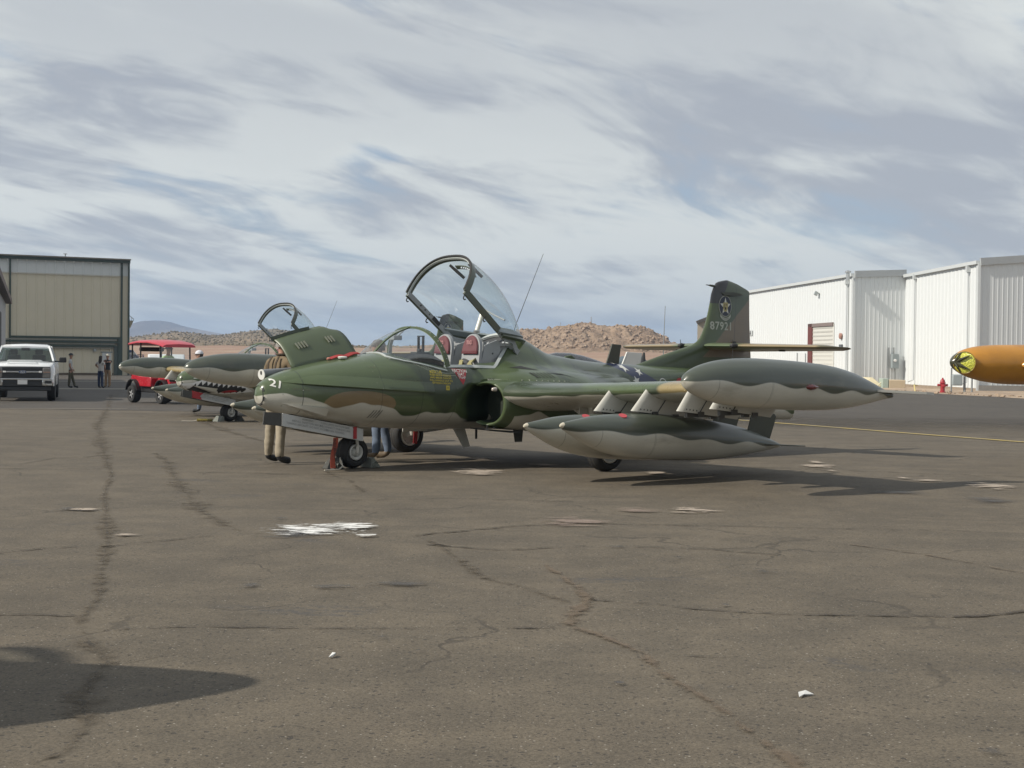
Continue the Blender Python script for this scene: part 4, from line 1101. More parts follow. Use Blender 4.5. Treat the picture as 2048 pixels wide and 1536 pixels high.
    onfin(E_(cx, cz, .148, .165), M_greyt, 'emblem_ring', .001, .04)
    onfin(E_(cx, cz, .138, .155), plain('navy', (.025, .032, .055), .5), 'emblem_disc', .002, .04)
    st = []
    for k in range(10):
        a = math.pi / 2 + k * math.pi / 5; rr_ = 1 if k % 2 == 0 else .42; st.append((cx + .125 * rr_ * math.cos(a), cz - .005 + .142 * rr_ * math.sin(a)))
    onfin(st, M_whitet, 'emblem_star', .0035, .05)
    onfin([(cx - .055, cz + .05), (cx - .03, cz + .065), (cx, cz + .055), (cx + .04, cz + .065), (cx + .06, cz + .045), (cx + .055, cz - .02), (cx + .03, cz - .075), (cx - .005, cz - .09), (cx - .04, cz - .07), (cx - .06, cz - .01)], plain('cat_tan', (.36, .31, .15), .6, var=.4, scale=60), 'emblem_face', .005, .05)
    for ex, ez, rx, rz in ((-.02, .02, .013, .008), (.025, .022, .013, .008), (-.002, -.035, .018, .022), (-.035, -.01, .006, .02)): onfin(E_(cx + ex, cz + ez, rx, rz, 10), M_blackt, 'emblem_feature', .0065, .05)
    scroll = []; lo = []
    for k in range(13):
        a = R(222) + R(96) * k / 12; scroll.append((cx + .165 * math.cos(a), cz + .005 + .185 * math.sin(a))); lo.append((cx + .165 * math.cos(a), cz - .04 + .185 * math.sin(a)))
    onfin(scroll + lo[::-1], M_greyt, 'emblem_scroll', .0045, .04)
    vs, fs = text_polys('TIGERS', .034, font_bold=True, spacing=1.5); onfin(([(cx + a, cz - .198 + b + 1.6 * a * a) for a, b in vs], fs), M_blackt, 'emblem_motto', .006)
    mb = MB(); mb.tube([(6.53, 0, 2.565), (6.60, 0, 2.56), (6.62, 0, 2.558), (6.72, 0, 2.55)], [.006, .009, .016, .02], 8); mb.build('pitot_tube', M_dgg, fin)
    for sd in (-1, 1):
        mb = MB(); mb.extrude([(6.82, 2.455), (7.05, 2.465), (7.22, 2.45), (7.33, 2.425), (7.08, 2.405), (6.88, 2.415)], lambda a, b: (a, sd * .02, b), lambda a, b: (a, sd * (.055 + .05 * math.sin(max(0, min(1, (a - 6.82) / .5)) * math.pi)), b)); mb.build('formation_antenna', M_dgg, fin, angle=40)
    mb = MB(); mb.box(7.10, -.075, 1.66, 7.16, -.055, 1.70); mb.build('hinge_bracket', M_blackt, fin)
    # tailplane
    for sd in (-1, 1):
        mb = MB(); rings = []
        for p in (0.0, .3, .7, 1.1, 1.5, 1.85, 2.02, 2.10, 2.14, 2.17):
            t = p / 2.15; xl = 6.42 + .345 * t; xt = 7.42 - .12 * t
            if p > 2.03: k = (p - 2.03) / .14; xl += .42 * k ** 1.4
            h = .052 - .018 * t; h *= 1 if p < 2.1 else .6
            prof = airfoil((xl, 1.625 - .012 * t), (xt, 1.61 - .012 * t), h * (xt - xl) / (.95 - .4 * t), 12, R(10), .62)
            rings.append([(x, sd * p, z_) for x, z_ in prof])
        mb.loft(rings); st_ = mb.build('tailplane', M_stab, J, angle=40)
    for p in (-.62, .45):
        mb = MB(); mb.lathe([(6.40, .004), (6.42, .03), (6.47, .042), (6.53, .036), (6.6, .012)], 'x', (0, p, 1.625), 12)
        mb.tube([(6.46, p, 1.66), (6.45, p, 1.72)], .005, 5); mb.tube([(6.46, p, 1.60), (6.46, p, 1.36)], .0045, 5); mb.build('radar_warning_antenna', M_blackt, J)
    for sd in (-1, 1):
        mb = MB(); mb.box(7.0, sd * 1.05, 1.545, 7.15, sd * 1.07, 1.59); mb.build('tab_fairing', M_dgg, J, bevel=.01)
    build_cockpit(J, fus)
    # open nose compartment door on the far side
    N_ = 14; top_ = []; bot_ = []; rows = []
    for i in range(N_ + 1):
        s = i / N_; row = []
        for j in range(9):
            t = j / 8; xa = -.84 + s * .97; xb = -.895 + s * .87
            x = xa * (1 - t) + xb * t; z = surf_z(-.88 + s * .93, 0) * (1 - t) + (surf_z(-.88 + s * .93, 0) + .005) * t
            rise = .355 + .045 * s; cut = 1 - .20 * sm(s, .78, 1.0) * t
            row.append(Vector((x, .03 + .40 * t * cut + .02, z - .02 + rise * t * cut + .085 * math.sin(math.pi * t * .9))))
        rows.append(row)
    mb = MB(); mb.loft(rows, False, False); nd = mb.build('nose_door', plain('door_green', (.070, .092, .050), .38, coat=.2, var=.16), J, angle=70)
    sdm = nd.modifiers.new('s', 'SOLIDIFY'); sdm.thickness = .02; sdm.offset = -1
    mb = MB(); e1 = [r_[-1] for r_ in rows]; mb.ribbon([Vector(p) + Vector((-.03, -.02, -.012)) for p in e1[:10]], Vector((-.534, -.845, .0)), .06, .02); mb.build('door_flange', M_dgreen, nd, angle=60)
    for i0, cnt in ((3.0, 4), (9.6, 3)):
        for k in range(cnt):
            i = i0 + k * .62; a = rows[int(i)][3].lerp(rows[int(i) + 1][3], i % 1); b = rows[int(i)][4].lerp(rows[int(i) + 1][4], i % 1) + Vector((-.02, 0, .012))
            nn = Vector((-.1, -.75, .6)).normalized(); mb = MB(); mb.ribbon([a + nn * .012, b + nn * .012 + Vector((.03, 0, 0)) * 0], nn, .016, .012); mb.build('door_louvre', plain('louvre_edge', (.22, .23, .18), .4), nd, smooth=False)
    # ------------------------------------------------ cockpit done
    # ------------------------------------------------ undercarriage
    def wheel(name, c, r_, w_, rim, parent, side):
        W_ = empty(name, c); W_.parent = parent
        t = MB(); prof = [(-w_ * .30, rim), (-w_ * .47, rim + .02), (-w_ * .5, (r_ + rim) / 2), (-w_ * .42, r_ - .022), (-w_ * .22, r_ - .003), (0, r_), (w_ * .22, r_ - .003), (w_ * .42, r_ - .022), (w_ * .5, (r_ + rim) / 2), (w_ * .47, rim + .02), (w_ * .30, rim)]
        t.cur = 0; t.lathe(prof, 'y', (0, 0, 0), 40, caps=False); t.build('tyre', [M_black], W_, angle=50)
        g = MB()
        for gy in (-w_ * .12, w_ * .12): g.lathe([(gy - .004, r_ + .001), (gy + .004, r_ + .001), (gy + .004, r_ - .004), (gy - .004, r_ - .004)], 'y', (0, 0, 0), 40, caps=False)
        g.build('tread_band', M_tread, W_, angle=50)
        h = MB(); e = side * w_ * .5
        h.lathe([(e * .62, rim + .004), (e * .92, rim + .002), (e * .98, rim - .012), (e * .85, rim - .03), (e * .45, rim - .045), (e * .45, .055), (e * .8, .05), (e * 1.02, .035), (e * 1.02, .002)], 'y', (0, 0, 0), 28, caps=False)
        for k in range(6):
            a = k * math.pi / 3; h.tube([(math.cos(a) * (rim - .03) * .75, e * .5, math.sin(a) * (rim - .03) * .75), (math.cos(a) * (rim - .03) * .75, e * .72, math.sin(a) * (rim - .03) * .75)], .012, 6)
        h.build('rim', plain('wheel_white', (.50, .50, .47), .4, var=.25, scale=20), W_, angle=40)
        return W_
    NG = empty('nose_gear', (0, 0, 0)); NG.parent = J
    w_ = wheel('wheel', (0, 0, .203), .203, .225, .098, NG, -1)
    mb = MB(); mb.tube([(0, -.128, .2), (0, -.130, .28), (-.01, -.115, .42), (-.02, 0, .47)], [.026, .022, .022, .03], 10); mb.tube([(0, .128, .2), (0, .128, .30), (-.02, 0, .47)], [.022, .022, .03], 10)
    mb.tube([(0, -.13, .2), (0, .13, .2)], .022, 10); mb.tube([(-.02, 0, .45), (-.04, 0, .75)], [.038, .04], 12); mb.tube([(-.06, 0, .5), (-.4, 0, .64)], .02, 8); mb.build('nose_strut', M_pyl, NG)
    # doors
    mb = MB()
    def slab(pts, th): mb.loft([[(x, -.225 - .0, z) for x, z in pts], [(x, -.225 + th, z) for x, z in pts]])
    slab([(-1.15, .715), (.02, .50), (.02, .345), (-1.15, .56)], .02)
    dr = mb.build('nose_gear_door', plain('door_white', (.48, .49, .48), .45, var=.10), J, smooth=False, bevel=.005)
    for s, sz, x_, z_ in (('WARNING\nINSTALL SAFETY PIN BEFORE\nTOWING AIRCRAFT. DO NOT EXCEED', .034, -.80, .585), ('TURN LIMITS ON TOW BAR.\nDISCONNECT TORQUE LINK\nBEFORE TOWING', .034, -.40, .51)):
        vs, fs = text_polys(s, sz, line=1.1); q = MB(); q.add([(x_ + a, -.2285, z_ + b - .18 * a) for a, b in vs], fs); q.build('stencil', plain('pale_stencil', (.22, .23, .23), .6), dr, angle=180)
    mb = MB(); slab([(-1.40, .735), (-1.16, .715), (-1.16, .56), (-1.42, .585)], .015); mb.build('front_gear_door', plain('door_dark', (.06, .06, .055), .5, var=.3, scale=12), J, smooth=False)
    mb = MB(); mb.loft([[(-1.15, .18, .70), (.02, .18, .49), (.02, .22, .36), (-1.15, .22, .58)], [(-1.15, .2, .70), (.02, .2, .49), (.02, .24, .36), (-1.15, .24, .58)]]); mb.build('nose_gear_door', plain('door_dark', (.06, .06, .055), .5), J, smooth=False)
    mb = MB(); mb.loft([[(-.80, -.05, .52), (-.1, -.05, .40), (-.1, .12, .37), (-.80, .12, .50)], [(-.80, -.05, .535), (-.1, -.05, .415), (-.1, .12, .385), (-.80, .12, .515)]]); mb.build('landing_light_bracket', M_blackm, J, smooth=False)
    mb = MB(); mb.box(-.135, -.235, .345 + .035, -.085, -.228, .53); mb.build('red_band', M_redt, J, smooth=False)
    for sd in (-1, 1):
        MG = empty('main_gear', (0, 0, 0)); MG.parent = J
        wheel('wheel', (2.39, sd * 2.10, .265), .265, .22, .160, MG, -1)
        mb = MB(); mb.tube([(2.39, sd * 1.96, .265), (2.39, sd * 2.14, .265)], .03, 10); mb.tube([(2.39, sd * 1.96, .265), (2.36, sd * 1.93, .55), (2.32, sd * 1.9, .95)], [.045, .05, .055], 12)
        mb.tube([(2.36, sd * 1.93, .6), (2.32, sd * 1.35, .88)], .025, 8); mb.tube([(2.39, sd * 1.97, .3), (2.5, sd * 1.95, .42), (2.38, sd * 1.93, .56)], .018, 8); mb.build('main_strut', M_pyl, MG)
        mb = MB(); mb.box(2.15, sd * 1.86, .32, 2.6, sd * 1.88, .90); mb.build('main_gear_door', M_pyl, J, bevel=.01)
        mb = MB(); mb.loft([[(2.0, sd * .62, .44), (2.75, sd * .62, .44), (2.7, sd * .70, .23), (2.05, sd * .70, .23)], [(2.0, sd * .635, .44), (2.75, sd * .635, .44), (2.7, sd * .715, .23), (2.05, sd * .715, .23)]])
        if sd < 0: pass
    # belly antennas
    def blade(pts, p0, name, mat, th=.012):
        q = MB(); q.extrude(pts, lambda a, b: (a, p0 - th, b), lambda a, b: (a, p0 + th, b)); return q.build(name, mat, J, angle=30, bevel=.004)
    blade([(1.60, .48), (1.80, .48), (1.90, .215), (1.79, .205)], 0, 'belly_antenna', M_pyl); blade([(2.66, .45), (2.84, .45), (2.82, .25), (2.70, .25)], 0, 'belly_antenna', M_dgg)
    q = MB(); q.tube([(1.93, -.1, .48), (1.93, -.1, .32)], .016, 8); q.build('drain_mast', M_blackt, J)
    blade([(4.40, 1.30), (4.66, 1.30), (4.71, 1.615), (4.53, 1.625)], 0, 'dorsal_antenna', M_dgg)
    q = MB(); q.lathe([(3.03, 0.002), (1, 0)], 'z', (0, 0, 0), 4, caps=False) if False else None
    q = MB(); q.lathe([(1.40, .062), (1.43, .064), (1.44, .056), (1.475, .052), (1.50, .035), (1.512, .004)], 'z', (3.12, 0, 0), 20); q.build('beacon', plain('beacon_red', (.50, .03, .02), .2, coat=.7), J)
    q = MB(); q.lathe([(1.385, .085), (1.41, .07)], 'z', (3.12, 0, 0), 20); q.build('beacon_base', M_alu, J)
    q = MB(); q.extrude([(3.52, 1.38), (3.80, 1.36), (3.79, 1.42), (3.72, 1.455), (3.62, 1.44)], lambda a, b: (a, -.02, b), lambda a, b: (a, .02, b)); q.build('dorsal_fairing', plain('strake_green', C_GREEN, .33), J, bevel=.012)
    q = MB(); q.tube([(2.62, .0, 1.66), (2.69, 0, 1.86), (3.18, 0, 2.86)], [.006, .005, .0028], 6); q.build('whip_antenna', M_blackt, J)
    # refuelling probe stub and pitot cover on the far side of the nose
    q = MB(); q.tube([(-1.17, .235, 1.17), (-.72, .30, 1.20)], [.062, .058], 20); q.build('probe_stub', plain('probe_grey', (.16, .17, .18), .4, coat=.2), J)
    d_ = Vector((-.45, -.065, -.03)).normalized(); c0 = Vector((-1.17, .235, 1.17)); e_ = d_.cross(Vector((0, 0, 1))).normalized(); g_ = d_.cross(e_)
    q = MB(); q.loft([[tuple(c0 + d_ * h + e_ * .064 * math.cos(k * math.pi / 12) + g_ * .064 * math.sin(k * math.pi / 12)) for k in range(24)] for h in (-.004, .006)]); q.build('probe_flange', M_white, J, angle=30)
    q = MB(); q.loft([[tuple(c0 + d_ * h + g_ * -.022 + e_ * .016 * math.cos(k * math.pi / 8) + g_ * .026 * math.sin(k * math.pi / 8)) for k in range(16)] for h in (.004, .009)]); q.build('probe_socket', M_blackt, J, angle=30)
    return J
def RAILP(x):
    """half width of the windscreen footprint at station x"""
    t = min(1, max(0, (x - .33) / .70)); return .60 * math.sin(math.pi / 2 * t ** .8) if t < 1 else .60
def arch_pts(n, foot_x, foot_z, top_x, top_z, hw, ex=2.3, tmax=1.0):
    P = []
    for i in range(n + 1):
        a = math.pi * i / n; c_ = math.cos(a); s_ = math.sin(a)
        y = -hw * math.copysign(abs(c_) ** (2 / ex), c_); h = abs(s_) ** (2 / ex)
        P.append(Vector((foot_x + (top_x - foot_x) * h, y, foot_z + (top_z - foot_z) * h)))
    return P
def build_cockpit(J, fus):
    n = 40
    A = arch_pts(n, 1.04, 1.285, .90, 1.79, .615)
    # windscreen base curve on the skin
    B = []
    for i in range(n + 1):
        s = i / n * 2 - 1; sx_ = math.copysign(1, s)
        q_ = abs(s); p = sx_ * float(np.interp(q_, [0, .2, .4, .5, .6, .75, .9, 1], [0, .16, .31, .39, .45, .52, .58, .607])); x = float(np.interp(q_, [0, .2, .4, .5, .6, .75, .9, 1], [.325, .305, .285, .355, .47, .70, .90, 1.035]))
        z = surf_z(x, p) + .004; B.append(Vector((x, p, min(z, 1.47))))
    mb = MB(); rows = []
    for j in range(11):
        s = j / 10; row = []
        for a, b in zip(A, B):
            q = b.lerp(a, s); m_ = math.sin(math.pi * s) * .055
            out = Vector((-.6, q.y * .8, .7)).normalized(); row.append(q + out * m_ * min(1, (a - b).length * 2))
        rows.append(row)
    mb.loft(rows, False, False); ws = mb.build('windscreen', M_glass, J, angle=180)
    def norm_arch(P, cz=1.2): return [Vector((0, p.y, p.z - cz)).normalized() for p in P]
    mb = MB(); mb.ribbon(A, norm_arch(A), .062, .022); mb.build('windscreen_bow', plain('frame_green', C_GREEN, .33, coat=.25, var=.1), ws, angle=60)
    mb = MB(); A2 = [p + Vector((.012, 0, -.012)) for p in A]; mb.ribbon([Vector((p.x, p.y * .975, p.z - .012)) for p in A], norm_arch(A), .05, .012); mb.build('bow_inner_frame', M_seal, ws, angle=60)
    mb = MB(); mid = [r_[n // 2] for r_ in rows]; mb.ribbon(mid, Vector((-.6, 0, .8)), .034, .018); mb.build('centre_post', plain('frame_green', C_GREEN, .33), ws, angle=60)
    mb = MB(); mb.ribbon([b + Vector((0, 0, .004)) for b in B], [Vector((-.3, b.y, .9)).normalized() for b in B], .026, .012); mb.build('windscreen_sill', M_seal, ws, angle=60)
    # rivets on bow
    mb = MB()
    for i in range(2, n - 1, 2):
        p = A[i]; nn = norm_arch(A)[i]; q = p + nn * .012; mb.box(q.x - .006, q.y - .006, q.z - .006, q.x + .006, q.y + .006, q.z + .006)
    o = mb.build('bow_rivets', M_greyt, ws, smooth=False); tag(o, kind='stuff')
    # cockpit sill trim
    for sd in (-1, 1):
        P = []
        for i in range(26):
            t = i / 25
            if t < .45: x = 1.03 + t / .45 * .76; z = 1.283 + .006 * math.sin(t * 9)
            else: k = (t - .45) / .55; z = 1.283 + .42 * math.sin(k * math.pi / 2) ** 1.1; x = 1.79 + 1.42 * (z - 1.283)
            P.append(Vector((x, sd * max(.02, surf_p(x, z) - .006), z)))
        mb = MB(); mb.ribbon(P, [Vector((-.3, p.y, .35)).normalized() for p in P], .04, .03); mb.build('cockpit_sill', M_seal, J, angle=60)
    # rear arch frame closing over the deck
    P = []
    for i in range(17):
        p = -.42 + .84 * i / 16; z = 1.45
        for _ in range(12): x = 1.79 + 1.42 * (z - 1.283); z = surf_z(x, p)
        P.append(Vector((x, p, z)))
    mb = MB(); mb.ribbon(P, Vector((-.6, 0, .8)), .05, .03); mb.build('cockpit_rear_frame', M_seal, J, angle=60)
    # rear bulkhead clutter
    mb = MB()
    for p in (-.42, -.1, .15, .42): mb.obox((1.98, p, 1.40), (.16, 0, .2), (0, .02, 0), (-.02, 0, .02))
    mb.box(1.62, -.56, 1.18, 1.95, .56, 1.24); mb.tube([(2.02, -.45, 1.52), (2.02, .45, 1.52)], .03, 8); mb.box(1.95, -.48, 1.56, 2.18, -.36, 1.60); mb.box(1.95, .3, 1.56, 2.18, .5, 1.60)
    mb.build('rear_structure', M_grey, J, smooth=False)
    # coaming and instrument hood
    mb = MB(); rings = []
    for x, w, zt in ((.42, .28, 1.44), (.55, .40, 1.45), (.7, .46, 1.46), (.9, .50, 1.455), (1.02, .51, 1.43), (1.12, .51, 1.38)):
        rings.append([(x, -w, 1.24), (x, -w * .97, zt - .07), (x, -w * .7, zt - .01), (x, 0, zt - .025), (x, w * .7, zt - .01), (x, w * .97, zt - .07), (x, w, 1.24)])
    mb.loft(rings, False, False); mb.add(rings[-1], [tuple(range(7))]); mb.build('instrument_hood', plain('hood_charcoal', (.04, .042, .048), .8, var=.3, scale=8), J, angle=30)
    GS = empty('gunsight', (.93, -.16, 1.44)); GS.parent = J
    mb = MB(); mb.box(-.10, -.07, -.03, .12, .07, .03); mb.box(-.03, -.03, .03, .06, .03, .07); mb.build('sight_body', M_dgrey, GS, bevel=.01)
    mb = MB(); mb.box(.0, -.055, .03, .035, -.043, .235); mb.box(.0, .043, .03, .035, .055, .235); mb.box(-.002, -.055, .225, .037, .055, .24); mb.build('sight_frame', M_dgrey, GS, smooth=False)
    mb = MB(); mb.box(.65, .02, 1.62, .78, .16, 1.68); mb.tube([(.74, .09, 1.66), (.86, .09, 1.75)], .012, 6); mb.build('standby_compass', M_grey, J, bevel=.01)
    # ejection seats
    def seat(p0, word):
        S_ = empty('ejection_seat', (1.62, p0, 0)); S_.parent = J
        def arch(hw, z0, z1, x0, lean, nn=16, ex=2.0):
            return [(x0 + lean * (z - z0), y, z) for y, z in [(-hw, z0)] + [(-hw * math.cos(math.pi * i / nn), z1 - (z1 - 1.47) * (1 - math.sin(math.pi * i / nn) ** .85)) for i in range(nn + 1)] + [(hw, z0)]]
        fr = arch(.185, .95, 1.715, -.02, .12)
        mb = MB(); mb.loft([fr, [(x + .045, y, z) for x, y, z in fr]]); mb.build('seat_frame', M_grey, S_, angle=50)
        mb = MB(); pad = [(x - .012, y * .86, 1.47 + (z - 1.47) * .93) for x, y, z in fr if z >= 1.46]; mb.loft([pad, [(x - .02, y * .95, 1.49 + (z - 1.49) * .95) for x, y, z in pad]]); hp = mb.build('head_pad', plain('faded_red_cover', (.135, .045, .05), .5, var=.25, scale=9, coat=.2), S_, angle=50)
        mb = MB(); mb.box(.012, -.158, 1.455, .03, .158, 1.49); mb.build('pad_stripe', M_redc2, S_, smooth=False)
        vs, fs = text_polys(word, .07, font_bold=True); q = MB(); q.add([(.008 + b * .12, -a, 1.60 + b) for a, b in vs], fs); q.build('pad_writing', plain('pad_letters', (.42, .22, .22), .6), S_, angle=180)
        mb = MB(); mb.loft([[(.04, -.175, .95), (.04, .175, .95), (.04, .175, 1.44), (.04, -.175, 1.44)], [(.06, -.175, .95), (.06, .175, .95), (.08, .175, 1.44), (.08, -.175, 1.44)]]); mb.build('seat_back', M_grey, S_, smooth=False)
        for s2 in (-1, 1):
            mb = MB(); mb.extrude([(.05, .95), (.33, .95), (.40, 1.60), (.34, 1.64), (.13, 1.57), (.06, 1.3)], lambda a, b: (a, s2 * .165, b), lambda a, b: (a, s2 * .185, b)); sp_ = mb.build('seat_side', M_grey, S_, angle=30)
            mb = MB()
            for hx, hz, hr in ((.12, 1.28, .02), (.12, 1.12, .028), (.26, 1.46, .012), (.2, 1.2, .01)): mb.lathe([(s2 * .163, hr), (s2 * .1875, hr)], 'y', (hx, 0, hz), 12)
            mb.build('side_hole', M_blackt, S_, angle=30)
        mb = MB(); mb.box(.34, -.15, .95, .40, -.11, 1.62); mb.box(.34, .11, .95, .40, .15, 1.62); mb.build('seat_rail', M_grey, S_, smooth=False)
        mb = MB(); mb.tube([(.02, -.13, 1.2), (-.02, -.02, 1.33), (.02, .1, 1.36), (.03, .13, 1.2)], .045, 8); mb.build('black_cushion', M_dgrey, S_)
        for y0, y1, zt in ((-.15, -.05, 1.38), (.13, .03, 1.37)):
            mb = MB(); mb.ribbon([(.04, y0 * .5, zt + .0), (-.03, y0 * .8, zt - .01), (-.06, (y0 + y1) * .5, zt - .06), (-.07, y0 * 1.05, zt - .13), (-.06, y0 * 1.1, zt - .22)], Vector((-1, 0, .6)), .075, .02); mb.build('harness', M_olive, S_, angle=70)
        mb = MB(); mb.box(-.38, -.19, .95, .04, .19, 1.06); mb.build('seat_cushion', M_olive, S_, bevel=.03)
        return S_
    seat(-.30, 'TIG'); seat(.30, 'TO')
    # ---------------------------------------------- raised canopy
    CA = R(-46); HX, HZ = 2.306, 1.475
    def op(v):
        x, z = v[0] - HX, v[2] - HZ; return Vector((HX + x * math.cos(CA) - z * math.sin(CA), v[1], HZ + x * math.sin(CA) + z * math.cos(CA)))
    # rotation by CA about the hinge: forward end swings up
    def op(v):
        x, z = v[0] - HX, v[2] - HZ; c_, s_ = math.cos(R(46)), math.sin(R(46)); return Vector((HX + x * c_ + z * s_, v[1], HZ - x * s_ + z * c_))
    C = empty('canopy'); C.parent = J
    F_ = arch_pts(n, 1.06, 1.30, .92, 1.83, .625, 2.5); Bk = arch_pts(n, 1.80, 1.375, 2.32, 1.80, .585, 2.5)
    rows = []
    for j in range(15):
        s = j / 14; row = []
        for a, b in zip(F_, Bk):
            q = a.lerp(b, s); out = Vector((0, q.y * .5, 1.0 if abs(q.y) < .55 else .4)).normalized(); hgt = max(0, (q.z - 1.33) / .5)
            row.append(op(q + out * math.sin(math.pi * s) ** .8 * .15 * hgt ** .6))
        rows.append(row)
    mb = MB(); mb.loft(rows, False, False); mb.build('canopy_glass', M_glass, C, angle=180)
    F2 = [op(p) for p in F_]; cen = op(Vector((1.0, 0, 1.2)))
    nf = [(p - cen - Vector((p.x - cen.x, 0, p.z - cen.z)).dot(Vector((0, 0, 0))) * Vector((0, 0, 0))).normalized() for p in F2]
    axis = (op(Vector((0, 0, 0))) - op(Vector((1, 0, 0)))).normalized()
    nf = [((p - cen) - axis * (p - cen).dot(axis)).normalized() for p in F2]
    mb = MB(); mb.ribbon(F2, nf, .085, .028); mb.build('front_bow', M_frame, C, angle=60)
    mb = MB(); mb.ribbon([p - q * .022 + axis * .012 for p, q in zip(F2, nf)], nf, .026, .012); mb.build('bow_seal', M_seal, C, angle=60)
    mb = MB(); mb.ribbon([p + axis * .044 - q * .004 for p, q in zip(F2, nf)], nf, .012, .030); mb.build('bow_rubber', M_black, C, angle=60)
    B2 = [op(p) for p in Bk]; mb = MB(); dn = (op(Vector((0, 0, 1))) - op(Vector((0, 0, 0))))
    mb.ribbon(B2, [Vector((.2, p.y, .5)).normalized() for p in B2], .09, .03); mb.build('rear_bow', plain('frame_lightgrey', (.24, .27, .28), .5, var=.12), C, angle=60)
    mb = MB(); B3 = [op(p + Vector((.045, 0, -.012))) for p in arch_pts(n, 1.84, 1.38, 2.36, 1.79, .60, 2.5)]; mb.ribbon(B3, [Vector((.2, p.y, .5)).normalized() for p in B3], .05, .045); mb.build('rear_lip', M_frame, C, angle=60)
    for sd in (-1, 1):
        P = [op(Vector((1.05 + t * .76, sd * (.622 - .035 * t), 1.295 + .085 * t))) for t in np.linspace(0, 1, 9)]
        mb = MB(); mb.ribbon(P, [Vector((0, sd, 0))] * 9, .085, .03); mb.build('canopy_rail', M_frame, C, angle=60)
        mb = MB(); mb.ribbon([p + Vector((0, -sd * .022, 0)) for p in P], [Vector((0, sd, 0))] * 9, .066, .014); mb.build('rail_liner', M_grey, C, angle=60)
        mb = MB()
        for t in (.32, .44, .56): q = op(Vector((1.05 + t * .76, sd * .585, 1.30 + .085 * t))); mb.lathe([(q.y - .012, .011), (q.y + .02, .011)], 'y', (q.x, 0, q.z), 10)
        q = op(Vector((1.62, sd * .575, 1.365))); mb.obox(q, (.055, 0, -.05), (0, .012, 0), (.02, 0, .022)); mb.build('rail_fitting', M_blackt, C, angle=30)
        for t in (.06, .62):
            q0 = Vector((1.05 + t * .76, sd * .615, 1.255 + .085 * t)); hk = [op(q0 + Vector((dx, 0, dz))) for dx, dz in ((0, .02), (-.012, -.02), (0, -.045), (.025, -.05), (.035, -.03))]
            mb = MB(); mb.tube(hk, .008, 6); mb.build('latch_hook', M_blackt, C)
        P = [op(Vector((1.80, sd * .585, 1.375))), op(Vector((1.98, sd * .56, 1.40))), op(Vector((2.12, sd * .52, 1.50))), op(Vector((2.26, sd * .50, 1.47))), Vector((HX, sd * .50, HZ))]
        mb = MB(); mb.ribbon(P, [Vector((0, sd, 0))] * 5, .07, .03); mb.build('hinge_arm', M_grey, C, angle=60)
        P = [Vector((HX, sd * .44, HZ)), Vector((2.18, sd * .44, 1.58)), Vector((2.28, sd * .44, 1.66))]
        mb = MB(); mb.ribbon(P, [Vector((0, sd, 0))] * 3, .05, .02); mb.build('hinge_link', M_grey, C, angle=60)
    # perforated centre beam and mirrors
    P = [op(Vector((1.0 + t * .42, .0 + .0 * t, 1.80 + .05 * t))) for t in np.linspace(0, 1, 7)]
    for off in (-.30,):
        P = [op(Vector((.98 + t * .44, .33 + .0 * t, 1.76 + .02 * t))) for t in np.linspace(0, 1, 8)]
    P = [op(F_[i] + Vector((.13, .03, -.035))) for i in range(9, 21)][::-1]
    mb = MB(); mb.ribbon(P, [((p - cen) - axis * (p - cen).dot(axis)).normalized() for p in P], .06, .012); br = mb.build('perforated_bracket', M_frame, C, angle=60)
    mb = MB()
    for k in range(7):
        q = P[2 + k] - ((P[2 + k] - cen) - axis * (P[2 + k] - cen).dot(axis)).normalized() * .008; mb.lathe([(q.y - .012, .013), (q.y + .012, .013)], 'y', (q.x - .004, 0, q.z), 8)
    mb.build('bracket_hole', plain('pale_hole', (.5, .55, .6), .6), C, angle=30)
    for y0, y1 in ((.12, -.02), (-.28, -.40)):
        a, b = op(Vector((1.0, y0, 1.79))), op(Vector((1.22, y1, 1.77))); mb = MB(); mb.tube([a, a.lerp(b, .5), b], [.018, .022, .02], 8); mb.build('canopy_handle', M_blackt, C)
    mb = MB(); mb.tube([(2.10, -.02, 2.06), (1.985, -.02, 1.76)], .032, 14); mb.build('strut_cylinder', plain('strut_ivory', (.62, .62, .55), .25, coat=.5, var=.05), C)
    mb = MB(); mb.tube([(1.985, -.02, 1.76), (1.90, -.02, 1.45)], .014, 10); mb.lathe([(1.735, .04), (1.765, .045), (1.78, .03)], 'z', (1.985, -.02, 0), 12); mb.build('strut_rod', M_alu, C)
    mb = MB(); mb.tube([(2.10, -.02, 2.06), (2.06, -.3, 1.97), (2.02, -.56, 1.90)], .012, 8); mb.build('strut_link', M_grey, C)
# ================================================================== PLACE THE JETS
def place(o, x, y, yaw, z=0.0): o.location = (x, y, z); o.rotation_euler = (0, 0, yaw)
jet = make_jet()
G_J = 'camouflaged attack jets parked in a row'
shark = copy_tree(jet, None, skip=('nose_door', 'nose_number', 'probe_stub', 'probe_flange', 'probe_socket', 'red_band'))
third = copy_tree(shark, None)
place(jet, -2.007, 18.673, .704)
tag(jet, 'large green camouflaged jet numbered 87921 with raised canopy, nearest in the row', 'aircraft', G_J)
place(shark, -6.44, 33.807, .822, -.115)
tag(shark, 'camouflaged jet with painted shark teeth on its nose behind the nearest jet', 'aircraft', G_J)
place(third, -4.08, 5.42, math.pi + .25, 0); third.scale = (1.15, 1.15, 1.15)  # unseen jet added out of frame, enlarged to broaden its foreground shadow
tag(third, 'unseen camouflaged jet added left of the camera to cast the foreground shadow', 'aircraft', G_J)
